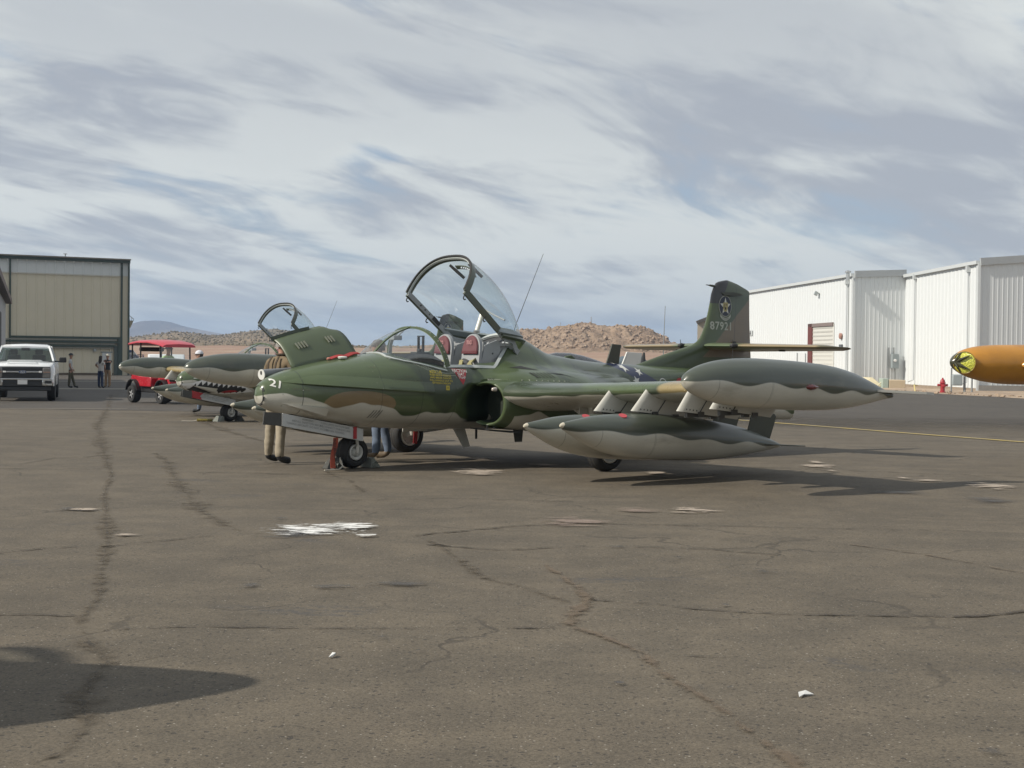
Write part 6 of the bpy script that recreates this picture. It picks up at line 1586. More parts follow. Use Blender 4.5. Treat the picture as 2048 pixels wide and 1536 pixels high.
def person(loc, rz, s, top, legs, shoes, arms='skin', pose='stand', hair=None, hat=None, label='', sleeve=True, long_sleeve=False, lean=0.0, skinmat=None, group=None, bulk=1.0, elbow=.09, stance=0.0, leg_l=(0, 0), leg_r=(0, 0), hands=None, hair_long=False, knee=0.0):
    """a figure facing -y in its own frame; x to its left"""
    P = empty('person', loc, rz); P.scale = (s, s, s); L = lean
    def ln(x, y, z): return (x, y - (z - .93) * L if z > .93 else y, z)
    ch = []
    bk = bulk
    pel = (0, 0, .95, (.145 * bk, .115 * bk))
    ch.append([pel, (*ln(0, .0, 1.08), (.145 * bk, .110 * bk)), (*ln(0, .005, 1.24), (.160 * bk, .120 * bk)), (*ln(0, .01, 1.38), (.165 * bk, .108 * bk)), (*ln(0, .0, 1.47), (.065, .06)), (*ln(0, -.012, 1.53), (.052, .055)), (*ln(0, -.02, 1.60), (.072, .085)), (*ln(0, -.018, 1.68), (.078, .098)), (*ln(0, -.012, 1.745), (.062, .078))])
    for sd, (fy, fz), in ((-1, leg_r), (1, leg_l)):
        hip = (sd * .088, 0, .90, .098); kn = (sd * (.105 + stance * .5), fy * .45 - knee, .50 + fz, .076); an = (sd * (.115 + stance), fy, .13 + fz * .3, .064)
        ch.append([pel, hip, (sd * (.097 + stance * .25), fy * .25 - knee * .6, .70, .088), kn, (sd * (.11 + stance * .75), fy * .75, .30 + fz * .6, .070), an, (sd * (.117 + stance), fy - .02, .065, (.050, .052)), (sd * (.123 + stance), fy - .10, .055, (.052, .045)), (sd * (.13 + stance), fy - .19, .042, (.050, .032))])
    hp = hands or ((.0, .0, 0.0), (.0, .0, 0.0))
    sh = ln(0, .01, 1.38); wr = []
    for sd, h in ((-1, hp[0]), (1, hp[1])):
        s0 = Vector(ln(sd * .20, .01, 1.40)); e0 = Vector((sd * .27, .03, 1.13)) if not any(h) else s0 + Vector(h) / 2 + Vector((sd * elbow, .06, -.02)); w0 = Vector((sd * .27, -.05, .88)) if not any(h) else Vector(h) + s0
        w0 = e0 + (w0 - e0).normalized() * .25
        ch.append([(*ln(0, .01, 1.38), (.150, .095)), (*s0, .070 * bk), (*s0.lerp(e0, .5), .062 * bk), (*e0, .052 * bk), (*e0.lerp(w0, .5), .046 * bk), (*w0, .030)])
        d = (w0 - e0).normalized(); hand = w0 + d * .09
        ch.append([(*w0, .028), (*(w0 + d * .045), (.036, .020)), (*hand, (.032, .016))])
        wr.append((s0, e0, w0, d))
    def region(c):
        if c.z > 1.465 + 0 and abs(c.x) < .13 and (c - Vector(ln(0, 0, 1.62))).length < .25 and c.z > ln(0, 0, 1.48)[2]: return 0
        for s0, e0, w0, d in wr:
            if (c - w0).dot(d) > .0 and (c - w0).length < .16: return 0
            if not long_sleeve and c.z > .72 and (c - e0).length < .30 and (c - s0.lerp(e0, .55)).dot((e0 - s0).normalized()) > 0 and abs(c.x) > .15 and (c - e0).dot(Vector((math.copysign(1, e0.x), 0, 0))) > -.085: return 0
        if c.z < .105: return 3
        return 1 if c.z > .93 else 2
    b = skin_body('body', ch, [skinmat or M_skin, top, legs, shoes], region, P)
    # fingers
    mbf = MB()
    for s0, e0, w0, d in wr:
        side = d.cross(Vector((0, 1, 0))); side = side.normalized() if side.length > .1 else Vector((1, 0, 0)); dn = d.cross(side).normalized(); base = w0 + d * .085
        for k, (ln_, of) in enumerate(((.055, -.024), (.066, -.008), (.062, .008), (.046, .023))):
            b0 = base + side * of * 1.0; m_ = b0 + d * ln_ * .55 + dn * .006; e_ = m_ + (d * .8 + dn * .5).normalized() * ln_ * .5; mbf.tube([b0 - d * .02, m_, e_], [.0085, .0078, .0055], 6)
        t0 = w0 + d * .03 + side * -.028; mbf.tube([t0, t0 + (d * .6 - side).normalized() * .035, t0 + (d * .9 - side * .5).normalized() * .065], [.011, .0095, .007], 6)
    mbf.build('fingers', skinmat or M_skin, P)
    # face
    hc = Vector(ln(0, -.018, 1.655))
    q = MB(); q.tube([hc + Vector((0, -.093, .03)), hc + Vector((0, -.113, -.005)), hc + Vector((0, -.10, -.018))], [.008, .014, .010], 6); q.build('nose', skinmat or M_skin, P)
    for sx in (-1, 1):
        q = MB(); lump(q, tuple(hc + Vector((sx * .030, -.088, .022))), .011, 3, .6); q.build('eye', M_blackt, P)
        q = MB(); q.loft([[tuple(hc + Vector((sx * (.078 + h), .012 + .018 * math.cos(k * math.pi / 4), .0 + .03 * math.sin(k * math.pi / 4)))) for k in range(8)] for h in (-.008, .010)]); q.build('ear', skinmat or M_skin, P)
    q = MB(); q.obox(hc + Vector((0, -.093, -.045)), (.024, 0, 0), (0, .006, 0), (0, 0, .004)); q.build('mouth', plain('lips', (.22, .08, .07), .5), P)
    def shell(name, mat, zcut, r=1.0, back=0.0):
        q = MB(); rings = []
        for j in range(9):
            a = (math.pi / 2) * j / 8; rz_ = .105 * math.sin(a) * r; rr = math.cos(a)
            rings.append([tuple(hc + Vector((.090 * r * rr * math.cos(t), .004 + back + .112 * r * rr * math.sin(t), zcut + rz_))) for t in [2 * math.pi * k / 20 for k in range(20)]])
        q.loft(rings); return q.build(name, mat, P)
    if hair is not None:
        shell('hair', hair, .015, 1.0, .012)
        q = MB(); q.loft([[tuple(hc + Vector((.088 * math.cos(t), .02 + .095 * abs(math.sin(t)), z_))) for t in [math.pi * k / 10 for k in range(11)]] for z_ in (-.05 if not hair_long else -.32, .03)], False, False); q.build('hair_back', hair, P)
        if hair_long:
            q = MB(); q.loft([[(hc.x + w * math.cos(k * math.pi / 6), hc.y + .05 + d_ + .045 * math.sin(k * math.pi / 6), hc.z + z_) for k in range(12)] for z_, w, d_ in ((.06, .075, .0), (-.05, .088, .015), (-.16, .095, .03), (-.26, .09, .03), (-.33, .05, .03))]); q.build('long_hair', hair, P)
    if hat is not None:
        kind, hm, hm2 = hat
        h_ = shell('cap' if kind == 'cap' else 'hat', hm, .028, 1.08, .0)
        if kind == 'cap':
            q = MB(); brim = [(-.075, -.06), (-.07, -.12), (-.045, -.175), (0, -.19), (.045, -.175), (.07, -.12), (.075, -.06)]
            q.extrude(brim, lambda a, b_: (hc.x + a, hc.y + b_, hc.z + .036 - .08 * (a * a) * 10 + .0), lambda a, b_: (hc.x + a, hc.y + b_, hc.z + .028 - .08 * (a * a) * 10)); q.build('brim', hm2, P)
        else:
            q = MB(); q.loft([[tuple(hc + Vector((r_ * .155 * math.cos(t), r_ * .165 * math.sin(t), z_ - .02 * math.cos(2 * t)))) for t in [2 * math.pi * k / 24 for k in range(24)]] for r_, z_ in ((.62, .045), (1.0, .028), (1.0, .022), (.62, .036))], True, False); q.build('brim', hm2, P)
    tag(P, label, 'person', group)
    return P
# the man at the nose of the near jet: seen from behind, hands forward on the nose
c_brown = plain('brown_jacket', (.155, .115, .068), .9, var=.35, scale=7); c_khaki = plain('khaki_trousers', (.29, .25, .185), .9, var=.3, scale=8)
c_shoe = plain('black_shoe', (.025, .027, .03), .6, var=.2)
w = L2W(jet, -.33, -1.24, 0)
MAN = person((w.x, w.y, 0), 2.45, .945, c_brown, c_khaki, c_shoe, bulk=1.18, elbow=.16, stance=.09, long_sleeve=True, lean=.12, hat=('cap', plain('pale_cap', (.42, .39, .33), .8, var=.15), plain('pale_cap', (.42, .39, .33), .8)), hands=((.06, -.20, -.34), (-.06, -.20, -.34)), label='person in brown jacket and khaki trousers standing at the near jet nose door', hair=plain('grey_hair', (.25, .24, .22), .8), leg_l=(-.02, 0), leg_r=(.14, 0))
# collar and braces over the jacket
q = MB(); q.tube([(.075 * math.cos(k * math.pi / 8), -.012 + .075 * math.sin(k * math.pi / 8) - .07, 1.50) for k in range(17)], .018, 6); q.build('collar', plain('jacket_collar', (.06, .045, .03), .9), MAN)
for sx in (-.07, .07): q = MB(); q.ribbon([(sx, .045, 1.47), (sx * 1.1, .105, 1.38), (sx * .9, .125, 1.22), (sx * .7, .125, 1.05)], Vector((0, 1, 0)), .03, .012); q.build('brace', plain('jacket_collar', (.06, .045, .03), .9), MAN)
w = L2W(jet, 1.24, -1.15, 0)
c_jeans = plain('faded_jeans', (.12, .155, .215), .9, var=.55, scale=9); c_boot = plain('brown_boot', (.12, .085, .05), .7, var=.25, scale=9)
person((w.x, w.y, 0), -1.65, .925, plain('grey_jacket', (.16, .15, .14), .8, var=.15), c_jeans, c_boot, bulk=1.1, stance=.04, long_sleeve=True, lean=.04, hair=plain('brown_hair', (.08, .05, .03), .8), hands=((.05, -.3, -.25), (-.05, -.3, -.25)), leg_l=(-.03, 0), leg_r=(.10, 0), knee=.02, label='person in faded jeans and brown boots standing behind the near jet windscreen')
# far group on the left
a_ = unproj(141, 775.5); person((a_[0], a_[1], ground_z(*a_)), -1.35 + math.pi * 0 + math.pi, .98, plain('grey_tshirt', (.42, .43, .43), .8, var=.08), plain('olive_cargo', (.085, .08, .052), .85, var=.25), c_shoe, hat=('cap', M_dgrey, M_dgrey), hands=((.03, -.10, -.50), (.02, -.14, -.48)), leg_l=(-.20, .0), leg_r=(.08, 0), label='person in grey shirt, olive trousers and dark cap standing alone beside the truck')
a_ = unproj(201, 776); person((a_[0], a_[1], ground_z(*a_)), math.pi - .3, .93, plain('white_grey_tee', (.46, .44, .42), .8, var=.15), plain('dark_jeans', (.025, .04, .085), .85, var=.2), c_shoe, hair=plain('dark_hair', (.025, .018, .014), .6), hair_long=True, hands=((.03, -.12, -.45), (.06, -.22, -.30)), leg_l=(-.02, 0), leg_r=(.03, 0), label='person with long dark hair, pale top and blue jeans, back to the camera')
a_ = unproj(210, 775); person((a_[0], a_[1] + .5, ground_z(*a_)), .25 - math.pi * .15, .97, plain('black_tshirt', (.018, .02, .027), .8), plain('tan_trousers', (.28, .185, .11), .85), c_boot, hat=('cap', plain('cream_cap', (.5, .47, .38), .8), plain('cream_cap', (.5, .47, .38), .8)), hands=((.28, -.30, .08), (-.22, -.30, -.05)), label='person in black shirt and cream cap with arm raised, facing the long-haired one')

# ================================================================== WHITE PICKUP
def pickup(x, y, z, rz):
    T_ = empty('pickup_truck', (x, y, z), rz)  # front faces -y, x to its left in view
    wp = plain('white_car_paint', (.72, .74, .75), .25, coat=.6, var=.03); chrome = plain('chrome', (.60, .61, .62), .15, metal=1.0, var=.05); dk = plain('grille_black', (.015, .016, .018), .4, var=.15); gls = M_carglass
    W2 = 1.0
    def xs(yy, sec): return [(a, yy, b) for a, b in sec]
    # body shell (front fascia, hood, fenders)
    def sec(w_, z0, z1, zs, crown=.04, inset=.10):
        return [(-w_, z0), (-w_, zs), (-w_ + inset * .4, z1 - .03), (-w_ + inset, z1), (-w_ * .5, z1 + crown * .8), (0, z1 + crown), (w_ * .5, z1 + crown * .8), (w_ - inset, z1), (w_ - inset * .4, z1 - .03), (w_, zs), (w_, z0)]
    mb = MB(); mb.loft([xs(.0, sec(.90, .62, 1.16, .95, .02)), xs(.06, sec(.96, .52, 1.22, 1.0, .03)), xs(.25, sec(1.0, .50, 1.26, 1.05, .04)), xs(.9, sec(1.01, .50, 1.29, 1.08, .05)), xs(1.45, sec(1.01, .50, 1.31, 1.10, .05)), xs(1.55, sec(1.01, .50, 1.31, 1.10, .02)), xs(5.6, sec(1.01, .50, 1.34, 1.12, .0)), xs(5.75, sec(.98, .55, 1.32, 1.12, .0))])
    mb.build('body', wp, T_, angle=40, bevel=.015)
    mb = MB(); mb.loft([[(-.52, .05, 1.245), (.52, .05, 1.245), (.40, .08, 1.30), (-.40, .08, 1.30)], [(-.60, 1.35, 1.345), (.60, 1.35, 1.345), (.52, 1.35, 1.385), (-.52, 1.35, 1.385)]]); mb.build('hood_bulge', wp, T_, bevel=.02)
    # cabin
    cab = [(1.40, .92, 1.34), (1.95, .80, 1.86), (2.15, .775, 1.905), (3.3, .77, 1.92), (3.75, .78, 1.88), (4.0, .90, 1.36)]
    mb = MB(); mb.loft([[(-w_, y_, 1.31), (-w_ * 1.0, y_, z_ - .05 if z_ > 1.5 else z_), (-w_ + .09, y_, z_), (0, y_, z_ + .025), (w_ - .09, y_, z_), (w_, y_, z_ - .05 if z_ > 1.5 else z_), (w_, y_, 1.31)] for y_, w_, z_ in [(2.02, .80, 1.87), (2.15, .785, 1.905), (3.3, .78, 1.92), (3.75, .79, 1.88)]]); 
    # roof only, pillars added separately so that the cabin is open glass
    rf = MB(); rf.loft([[(-w_, y_, z_ - .09), (-w_, y_, z_ - .04), (-w_ + .1, y_, z_), (0, y_, z_ + .02), (w_ - .1, y_, z_), (w_, y_, z_ - .04), (w_, y_, z_ - .09)] for y_, w_, z_ in [(1.93, .79, 1.835), (2.02, .79, 1.88), (2.3, .78, 1.91), (3.3, .775, 1.92), (3.7, .79, 1.88), (3.82, .80, 1.80)]]); rf.build('roof', wp, T_, angle=50)
    for sx in (-1, 1):
        for (y0, z0, x0, y1, z1, x1, ww) in ((1.42, 1.33, .94, 1.98, 1.83, .775, .085), (2.95, 1.33, .95, 2.95, 1.85, .785, .10), (3.95, 1.33, .94, 3.72, 1.83, .79, .16)):
            q = MB(); q.ribbon([(sx * x0, y0, z0), (sx * (x0 + x1) / 2 * 1.01, (y0 + y1) / 2, (z0 + z1) / 2), (sx * x1, y1, z1)], Vector((sx, 0, .3)), ww, .06); q.build('pillar', wp, T_, angle=50)
    def pane(P, name): q = MB(); q.add(P, [tuple(range(len(P)))]); return q.build(name, gls, T_, smooth=False)
    pane([(-.90, 1.43, 1.33), (.90, 1.43, 1.33), (.76, 1.97, 1.82), (-.76, 1.97, 1.82)], 'windscreen')
    pane([(-.80, 3.9, 1.34), (.80, 3.9, 1.34), (.74, 3.74, 1.80), (-.74, 3.74, 1.80)], 'rear_window')
    for sx in (-1, 1): pane([(sx * .95, 1.5, 1.33), (sx * .95, 3.9, 1.33), (sx * .78, 3.7, 1.82), (sx * .78, 2.0, 1.82)], 'side_window')
    mb = MB(); mb.box(-.9, 1.4, 1.26, .9, 1.75, 1.345); mb.build('dashboard', M_dgrey, T_, bevel=.02)
    for sx in (-.42, .42):
        q = MB(); q.box(sx - .22, 2.6, 1.0, sx + .22, 2.75, 1.55); q.box(sx - .13, 2.62, 1.56, sx + .13, 2.74, 1.76); q.build('front_seat', plain('seat_grey', (.06, .06, .065), .8), T_, bevel=.04)
    mb = MB(); mb.box(-.14, 1.86, 1.70, .14, 1.92, 1.79); mb.build('mirror_inside', M_dgrey, T_, bevel=.01)
    # front face
    mb = MB(); mb.box(-.89, -.055, .755, .89, .03, 1.165); gr = mb.build('grille', dk, T_, bevel=.04)
    for k in range(5): q = MB(); q.box(-.60, -.065, .80 + k * .075, .60, -.055, .817 + k * .075); q.build('grille_slat', plain('slat_dark', (.035, .036, .04), .3, coat=.4), gr, smooth=False)
    for sx in (-1, 1):
        q = MB(); q.box(min(sx * .12, sx * .60), -.088, .965, max(sx * .12, sx * .60), -.06, 1.010); q.build('grille_bar', chrome, gr, bevel=.008)
        q = MB(); q.box(min(sx * .52, sx * .62), -.092, .962, max(sx * .52, sx * .62), -.07, 1.015); q.build('drl_lamp', plain('lamp_white', (.75, .75, .73), .2, coat=.5), gr, bevel=.008)
        h = MB(); h.box(min(sx * .64, sx * .885), -.080, .79, max(sx * .64, sx * .885), .02, 1.13); hl = h.build('headlight', plain('lamp_clear', (.16, .155, .15), .08, coat=1.0, var=.4, scale=18), T_, bevel=.02)
        q = MB(); q.box(min(sx * .66, sx * .885), -.088, .975, max(sx * .66, sx * .885), -.078, .990); q.build('lamp_bar', plain('lamp_amber', (.45, .25, .16), .3), hl, smooth=False)
        q = MB(); q.box(min(sx * .62, sx * .98), -.10, .52, max(sx * .62, sx * .98), .12, .76); q.build('bumper_end', chrome, T_, bevel=.03)
        q = MB(); q.box(min(sx * .70, sx * .93), -.115, .605, max(sx * .70, sx * .93), -.095, .70); q.build('fog_lamp', dk, T_, bevel=.01)
        q = MB(); q.box(min(sx * 1.12, sx * 1.36), 1.55, 1.30, max(sx * 1.12, sx * 1.36), 1.68, 1.48); q.build('wing_mirror', M_blackm, T_, bevel=.03); q = MB(); q.box(min(sx * .96, sx * 1.14), 1.57, 1.31, max(sx * .96, sx * 1.14), 1.62, 1.36); q.build('mirror_arm', M_blackm, T_)
        for yy in (.98, 4.65):
            Wl = empty('wheel', (sx * .89, yy, .40)); Wl.parent = T_
            t = MB(); t.lathe([(-.12, .25), (-.135, .32), (-.12, .385), (-.06, .40), (.06, .40), (.12, .385), (.135, .32), (.12, .25)], 'x', (0, 0, 0), 32, caps=False); t.build('tyre', M_black, Wl, angle=50)
            t = MB(); t.lathe([(sx * .10, .25), (sx * .09, .10), (sx * .12, .09), (sx * .12, .01)], 'x', (0, 0, 0), 20, caps=False); t.build('rim', plain('rim_grey', (.3, .3, .31), .3, metal=.8), Wl)
            q = MB(); q.box(min(sx * .80, sx * 1.015), yy - .50, .48, max(sx * .80, sx * 1.015), yy + .50, .90); q.build('wheel_arch', M_dgrey, T_, bevel=.05)
    q = MB(); q.box(-.94, -.10, .715, .94, .10, .775); q.build('bumper_top', chrome, T_, bevel=.015)
    q = MB(); q.box(-.72, -.085, .50, .72, .10, .715); q.build('lower_grille', dk, T_, bevel=.02); q = MB(); q.box(-.90, -.07, .36, .90, .20, .50); q.build('air_dam', plain('plastic_black', (.022, .023, .025), .6), T_, bevel=.03)
    q = MB(); q.box(-.155, -.115, .575, .155, -.10, .715); pl_ = q.build('number_plate', plain('plate_white', (.55, .56, .56), .4, var=.06), T_, smooth=False)
    # oval badge
    def oval(rx, rz_, y_, mat, nm): q = MB(); q.loft([[(rx * math.cos(k * math.pi / 16), yy, .987 + rz_ * math.sin(k * math.pi / 16)) for k in range(32)] for yy in (y_, y_ + .02)]); return q.build(nm, mat, gr, angle=30)
    oval(.135, .055, -.108, chrome, 'badge_rim'); oval(.122, .044, -.112, plain('badge_blue', (.03, .06, .16), .25, coat=.6), 'badge')
    vs, fs = text_polys('Ford', .075, font_bold=True, shear=.25); q = MB(); q.add([(a, -.114, .985 + b) for a, b in vs], fs); q.build('badge_script', M_whitet, gr, angle=180)
    for sx in (-.35, .40): q = MB(); q.tube([(sx, 1.40, 1.345), (sx - .45, 1.48, 1.375)], .012, 5); q.build('wiper', M_black, T_)
    return T_
M_carglass = glass_mat('car_glass', (.42, .50, .48), 1.0, .03)
a_ = unproj(41, 803); tk_ = pickup(a_[0] + .05, a_[1] + .05, ground_z(*a_), .27)
tag(tk_, 'white pickup truck with black grille parked facing the camera at the far left', 'truck')

# ================================================================== RED UTILITY CART
def cart(x, y, z, rz):
    K = empty('golf_cart', (x, y, z), rz)   # length along x, front towards +x, near side -y
    red = plain('cart_red', (.36, .012, .022), .25, coat=.6, var=.1); roofc = plain('roof_red', (.48, .05, .07), .4, coat=.2, var=.1); dk = plain('cart_black', (.015, .015, .016), .5)
    mb = MB(); mb.extrude([(-1.25, .78), (-1.15, 1.0), (-.75, 1.03), (-.6, .92), (.15, .92), (.25, .88), (.25, .55), (-.60, .55), (-.70, .62)], lambda a, b: (a, -.60, b), lambda a, b: (a, .60, b)); mb.build('rear_body', red, K, angle=30, bevel=.04)
    mb = MB(); mb.extrude([(.65, .70), (.80, 1.0), (1.05, 1.08), (1.45, 1.0), (1.62, .85), (1.62, .62), (1.48, .62), (1.35, .80), (.95, .80), (.80, .62)], lambda a, b: (a, -.60, b), lambda a, b: (a, .60, b)); mb.build('front_cowl', red, K, angle=30, bevel=.05)
    mb = MB(); mb.box(-1.2, -.50, .36, 1.5, .50, .56); mb.build('chassis', dk, K, bevel=.03)
    for nm, x0 in (('fender_flare', -.92), ('fender_flare', 1.15)):
        for sy in (-1, 1):
            q = MB(); q.ribbon([(x0 + .42 * math.cos(a), sy * .66, .36 + .44 * math.sin(a)) for a in np.linspace(.15, math.pi - .15, 12)], [Vector((math.cos(a), 0, math.sin(a))) for a in np.linspace(.15, math.pi - .15, 12)], .16, .03); q.build(nm, dk, K)
    for x0 in (-.92, 1.15):
        for sy in (-1, 1):
            Wl = empty('wheel', (x0, sy * .62, .30)); Wl.parent = K
            t = MB(); t.lathe([(-.12, .16), (-.14, .22), (-.13, .275), (-.07, .30), (.07, .30), (.13, .275), (.14, .22), (.12, .16)], 'y', (0, 0, 0), 28, caps=False)
            t.build('tyre', M_black, Wl, angle=30)
            t = MB(); t.lathe([(sy * .11, .165), (sy * .05, .15), (sy * .05, .02)], 'y', (0, 0, 0), 20, caps=False); t.build('rim', dk, Wl)
            for k in range(5): a = k * 2 * math.pi / 5; q = MB(); q.obox((.085 * math.cos(a), sy * .10, .085 * math.sin(a)), (.055 * math.cos(a), 0, .055 * math.sin(a)), (-.024 * math.sin(a), 0, .024 * math.cos(a)), (0, .008, 0)); q.build('spoke', plain('polished_alloy', (.72, .72, .72), .2, metal=.6), Wl, smooth=False)
    # seats
    for x0, nm in ((-.35, 'bench_seat'), (.28 - 1.15, 'rear_seat')):
        q = MB(); q.box(x0 - .25, -.55, .92, x0 + .30, .55, 1.05); q.box(x0 - .32, -.55, 1.05, x0 - .2, .55, 1.42); q.build(nm, plain('seat_tan', (.30, .27, .22), .7), K, bevel=.04)
    # roof and posts
    mb = MB(); rings = []
    for xx, w_, zz in ((-1.42, .58, 2.02), (-1.3, .66, 2.05), (-.6, .70, 2.11), (.2, .70, 2.11), (.9, .66, 2.03), (1.12, .60, 1.96)):
        rings.append([(xx, -w_, zz - .06), (xx, -w_, zz - .02), (xx, -w_ * .8, zz + .03), (xx, 0, zz + .05), (xx, w_ * .8, zz + .03), (xx, w_, zz - .02), (xx, w_, zz - .06)])
    mb.loft(rings); mb.build('roof', roofc, K, angle=40)
    for P in ([(-.55, -.58, .95), (-.52, -.58, 2.05)], [(-.55, .58, .95), (-.52, .58, 2.05)], [(.86, -.55, 1.0), (.82, -.55, 1.98)], [(.86, .55, 1.0), (.82, .55, 1.98)], [(-1.25, -.55, .9), (-1.2, -.55, 2.0)], [(-1.25, .55, .9), (-1.2, .55, 2.0)]): q = MB(); q.tube(P, .028, 8); q.build('roof_post', dk, K)
    q = MB(); q.tube([(-.72, -.50, 1.83), (-.72, .36, 1.83)], .075, 12); q.build('sound_bar', dk, K)
    pane = MB(); pane.add([(.84, -.54, 1.1), (.84, .54, 1.1), (.84, .54, 1.95), (.84, -.54, 1.95)], [(0, 1, 2, 3)]); pane.build('windscreen', M_glass, K, smooth=False)
    q = MB(); q.tube([(.62, -.28, 1.05), (.35, -.28, 1.28)], .02, 6); q.build('steering_column', dk, K)
    q = MB(); q.lathe([(-.01, .17), (.01, .18), (.02, .17), (0, .16)], 'x', (.34, -.28, 1.29), 18, caps=False); q.build('steering_wheel', dk, K)
    q = MB(); q.box(1.40, -.45, .84, 1.56, -.25, .94); q.build('headlight', plain('lamp_clear', (.3, .3, .3), .1, coat=.8), K, bevel=.02)
    q = MB(); q.box(-1.62, -.3, .40, -1.2, .3, .46); q.build('rear_step', dk, K, smooth=False)
    return K
a_ = unproj(318, 808); kt = cart(a_[0] - .1, a_[1] + 1.0, ground_z(*a_), -.86); kt.scale = (.97, .97, .97)
tag(kt, 'red golf cart with red roof and black wheels behind the second jet wingtip', 'golf cart')
def seated(loc, rz, s, top, hat, label, legm):
    """figure sitting, seen from the chest up"""
    P = empty('person', loc, rz); P.scale = (s, s, s)
    pel = (0, 0, .0, (.14, .11)); ch = [[pel, (0, .0, .14, (.135, .10)), (0, .005, .32, (.155, .11)), (0, .01, .44, (.155, .095)), (0, 0, .53, (.065, .06)), (0, -.012, .59, (.052, .055)), (0, -.02, .66, (.072, .085)), (0, -.018, .74, (.078, .098)), (0, -.012, .805, (.062, .078))]]
    for sd in (-1, 1):
        ch.append([pel, (sd * .09, -.02, -.01, .085), (sd * .11, -.24, .02, .075), (sd * .12, -.44, .02, .062), (sd * .12, -.46, -.2, .055), (sd * .12, -.46, -.40, .042), (sd * .12, -.58, -.43, (.042, .03))])
        ch.append([(0, .01, .44, (.155, .095)), (sd * .20, .01, .45, .062), (sd * .25, -.02, .30, .05), (sd * .26, -.05, .18, .042), (sd * .2, -.22, .22, .038), (sd * .16, -.34, .26, .028), (sd * .15, -.40, .27, (.034, .018))])
    def reg(c):
        if c.z > .50: return 0
        if c.y < -.18 and c.z > .12: return 0
        if c.z < .06: return 2 if c.z > -.38 else 3
        return 1
    skin_body('body', ch, [M_skin, top, legm, c_shoe], reg, P)
    hc = Vector((0, -.018, .715))
    q = MB(); q.tube([hc + Vector((0, -.093, .03)), hc + Vector((0, -.113, -.005)), hc + Vector((0, -.10, -.018))], [.008, .014, .010], 6); q.build('nose', M_skin, P)
    q = MB(); rings = []
    for j in range(7):
        a = (math.pi / 2) * j / 6; rings.append([tuple(hc + Vector((.097 * math.cos(a) * math.cos(t), .004 + .12 * math.cos(a) * math.sin(t), .028 + .10 * math.sin(a)))) for t in [2 * math.pi * k / 20 for k in range(20)]])
    q.loft(rings); q.build('hat' if hat[0] == 'hat' else 'cap', hat[1], P)
    if hat[0] == 'hat':
        q = MB(); q.loft([[tuple(hc + Vector((r_ * .155 * math.cos(t), r_ * .165 * math.sin(t), z_ - .02 * math.cos(2 * t)))) for t in [2 * math.pi * k / 24 for k in range(24)]] for r_, z_ in ((.62, .045), (1.0, .028), (1.0, .022), (.62, .036))], True, False); q.build('brim', hat[2], P)
    else:
        q = MB(); q.extrude([(-.075, -.06), (-.07, -.12), (-.045, -.19), (0, -.205), (.045, -.19), (.07, -.12), (.075, -.06)], lambda a, b_: (a, hc.y + b_, hc.z + .036), lambda a, b_: (a, hc.y + b_, hc.z + .028)); q.build('brim', hat[2], P)
    tag(P, label, 'person'); return P
w = pix(336, 760, kt.location.y - .45); w.z = ground_z(w.x, w.y) + 1.10; seated((w.x, w.y, w.z), kt.rotation_euler.z + math.pi / 2 + .2, .95, plain('lime_shirt', (.42, .62, .30), .8, var=.08), ('hat', M_dgrey, M_dgrey), 'person in lime green shirt and black brimmed hat riding in the red golf cart', c_khaki)
a_ = Vector(pix(399, 790, 40)); g_ = ground_z(a_.x, 40)
person((a_.x, 40, g_), -math.pi / 2 + .15, .935, plain('grey_shirt', (.3, .3, .3), .8), c_jeans, c_shoe, hat=('cap', plain('cap_white', (.58, .58, .62), .7), plain('cap_navy', (.03, .03, .06), .7)), hair=plain('dark_hair', (.025, .018, .014), .6), label='person in white and navy cap behind the second jet wingtip tank')

# white tail fin with blue lettering and white vehicles behind the cart
WT = empty('light_aircraft', (0, 0, 0)); tag(WT, 'white parked aircraft tail with blue lettering showing beside the tan hangar', 'aircraft')
d_ = 150; f0, f1, f2, f3 = pix(256, 748, d_), pix(305, 748, d_), pix(266, 700, d_), pix(256, 698, d_)
mb = MB(); mb.extrude([(f0.x - 1.2, f0.z), (f1.x, f1.z), (f2.x, f2.z), (f3.x - 1.2, f3.z)], lambda a, b: (a, d_ - .07, b), lambda a, b: (a, d_ + .07, b)); mb.build('tail_fin', plain('plane_white', (.62, .65, .67), .4), WT, bevel=.02)
vs, fs = text_polys('PIONEER', .55, font_bold=True); c = pix(272, 713, d_ - .1); mb = MB(); mb.add([(c.x + a * .8, d_ - .09, c.z + b) for a, b in vs], fs); mb.build('lettering', plain('letter_blue', (.06, .09, .22), .5), WT, angle=180)
mb = MB(); q0 = pix(254, 700, d_ - .1); q1 = pix(267, 705, d_ - .1); mb.box(q0.x, d_ - .1, q1.z, q1.x, d_ - .075, q0.z); mb.build('blue_band', plain('letter_blue', (.06, .09, .22), .5), WT, smooth=False)
g_ = ground_z(f0.x, d_); mb = MB(); mb.lathe([(f0.x - 6, .45), (f0.x - 3, .5), (f1.x + .5, .22), (f1.x + 1.1, .05)], 'x', (0, d_, f0.z - .1), 16); mb.build('fuselage', plain('plane_white', (.62, .65, .67), .4), WT)
for dx in (-4.5, -.5): mb = MB(); mb.lathe([(-.08, .25), (.08, .25)], 'y', (f0.x + dx, d_, g_ + .25), 14); mb.tube([(f0.x + dx, d_, g_ + .2), (f0.x + dx, d_, f0.z)], .04, 6); mb.build('wheel', M_black, WT)
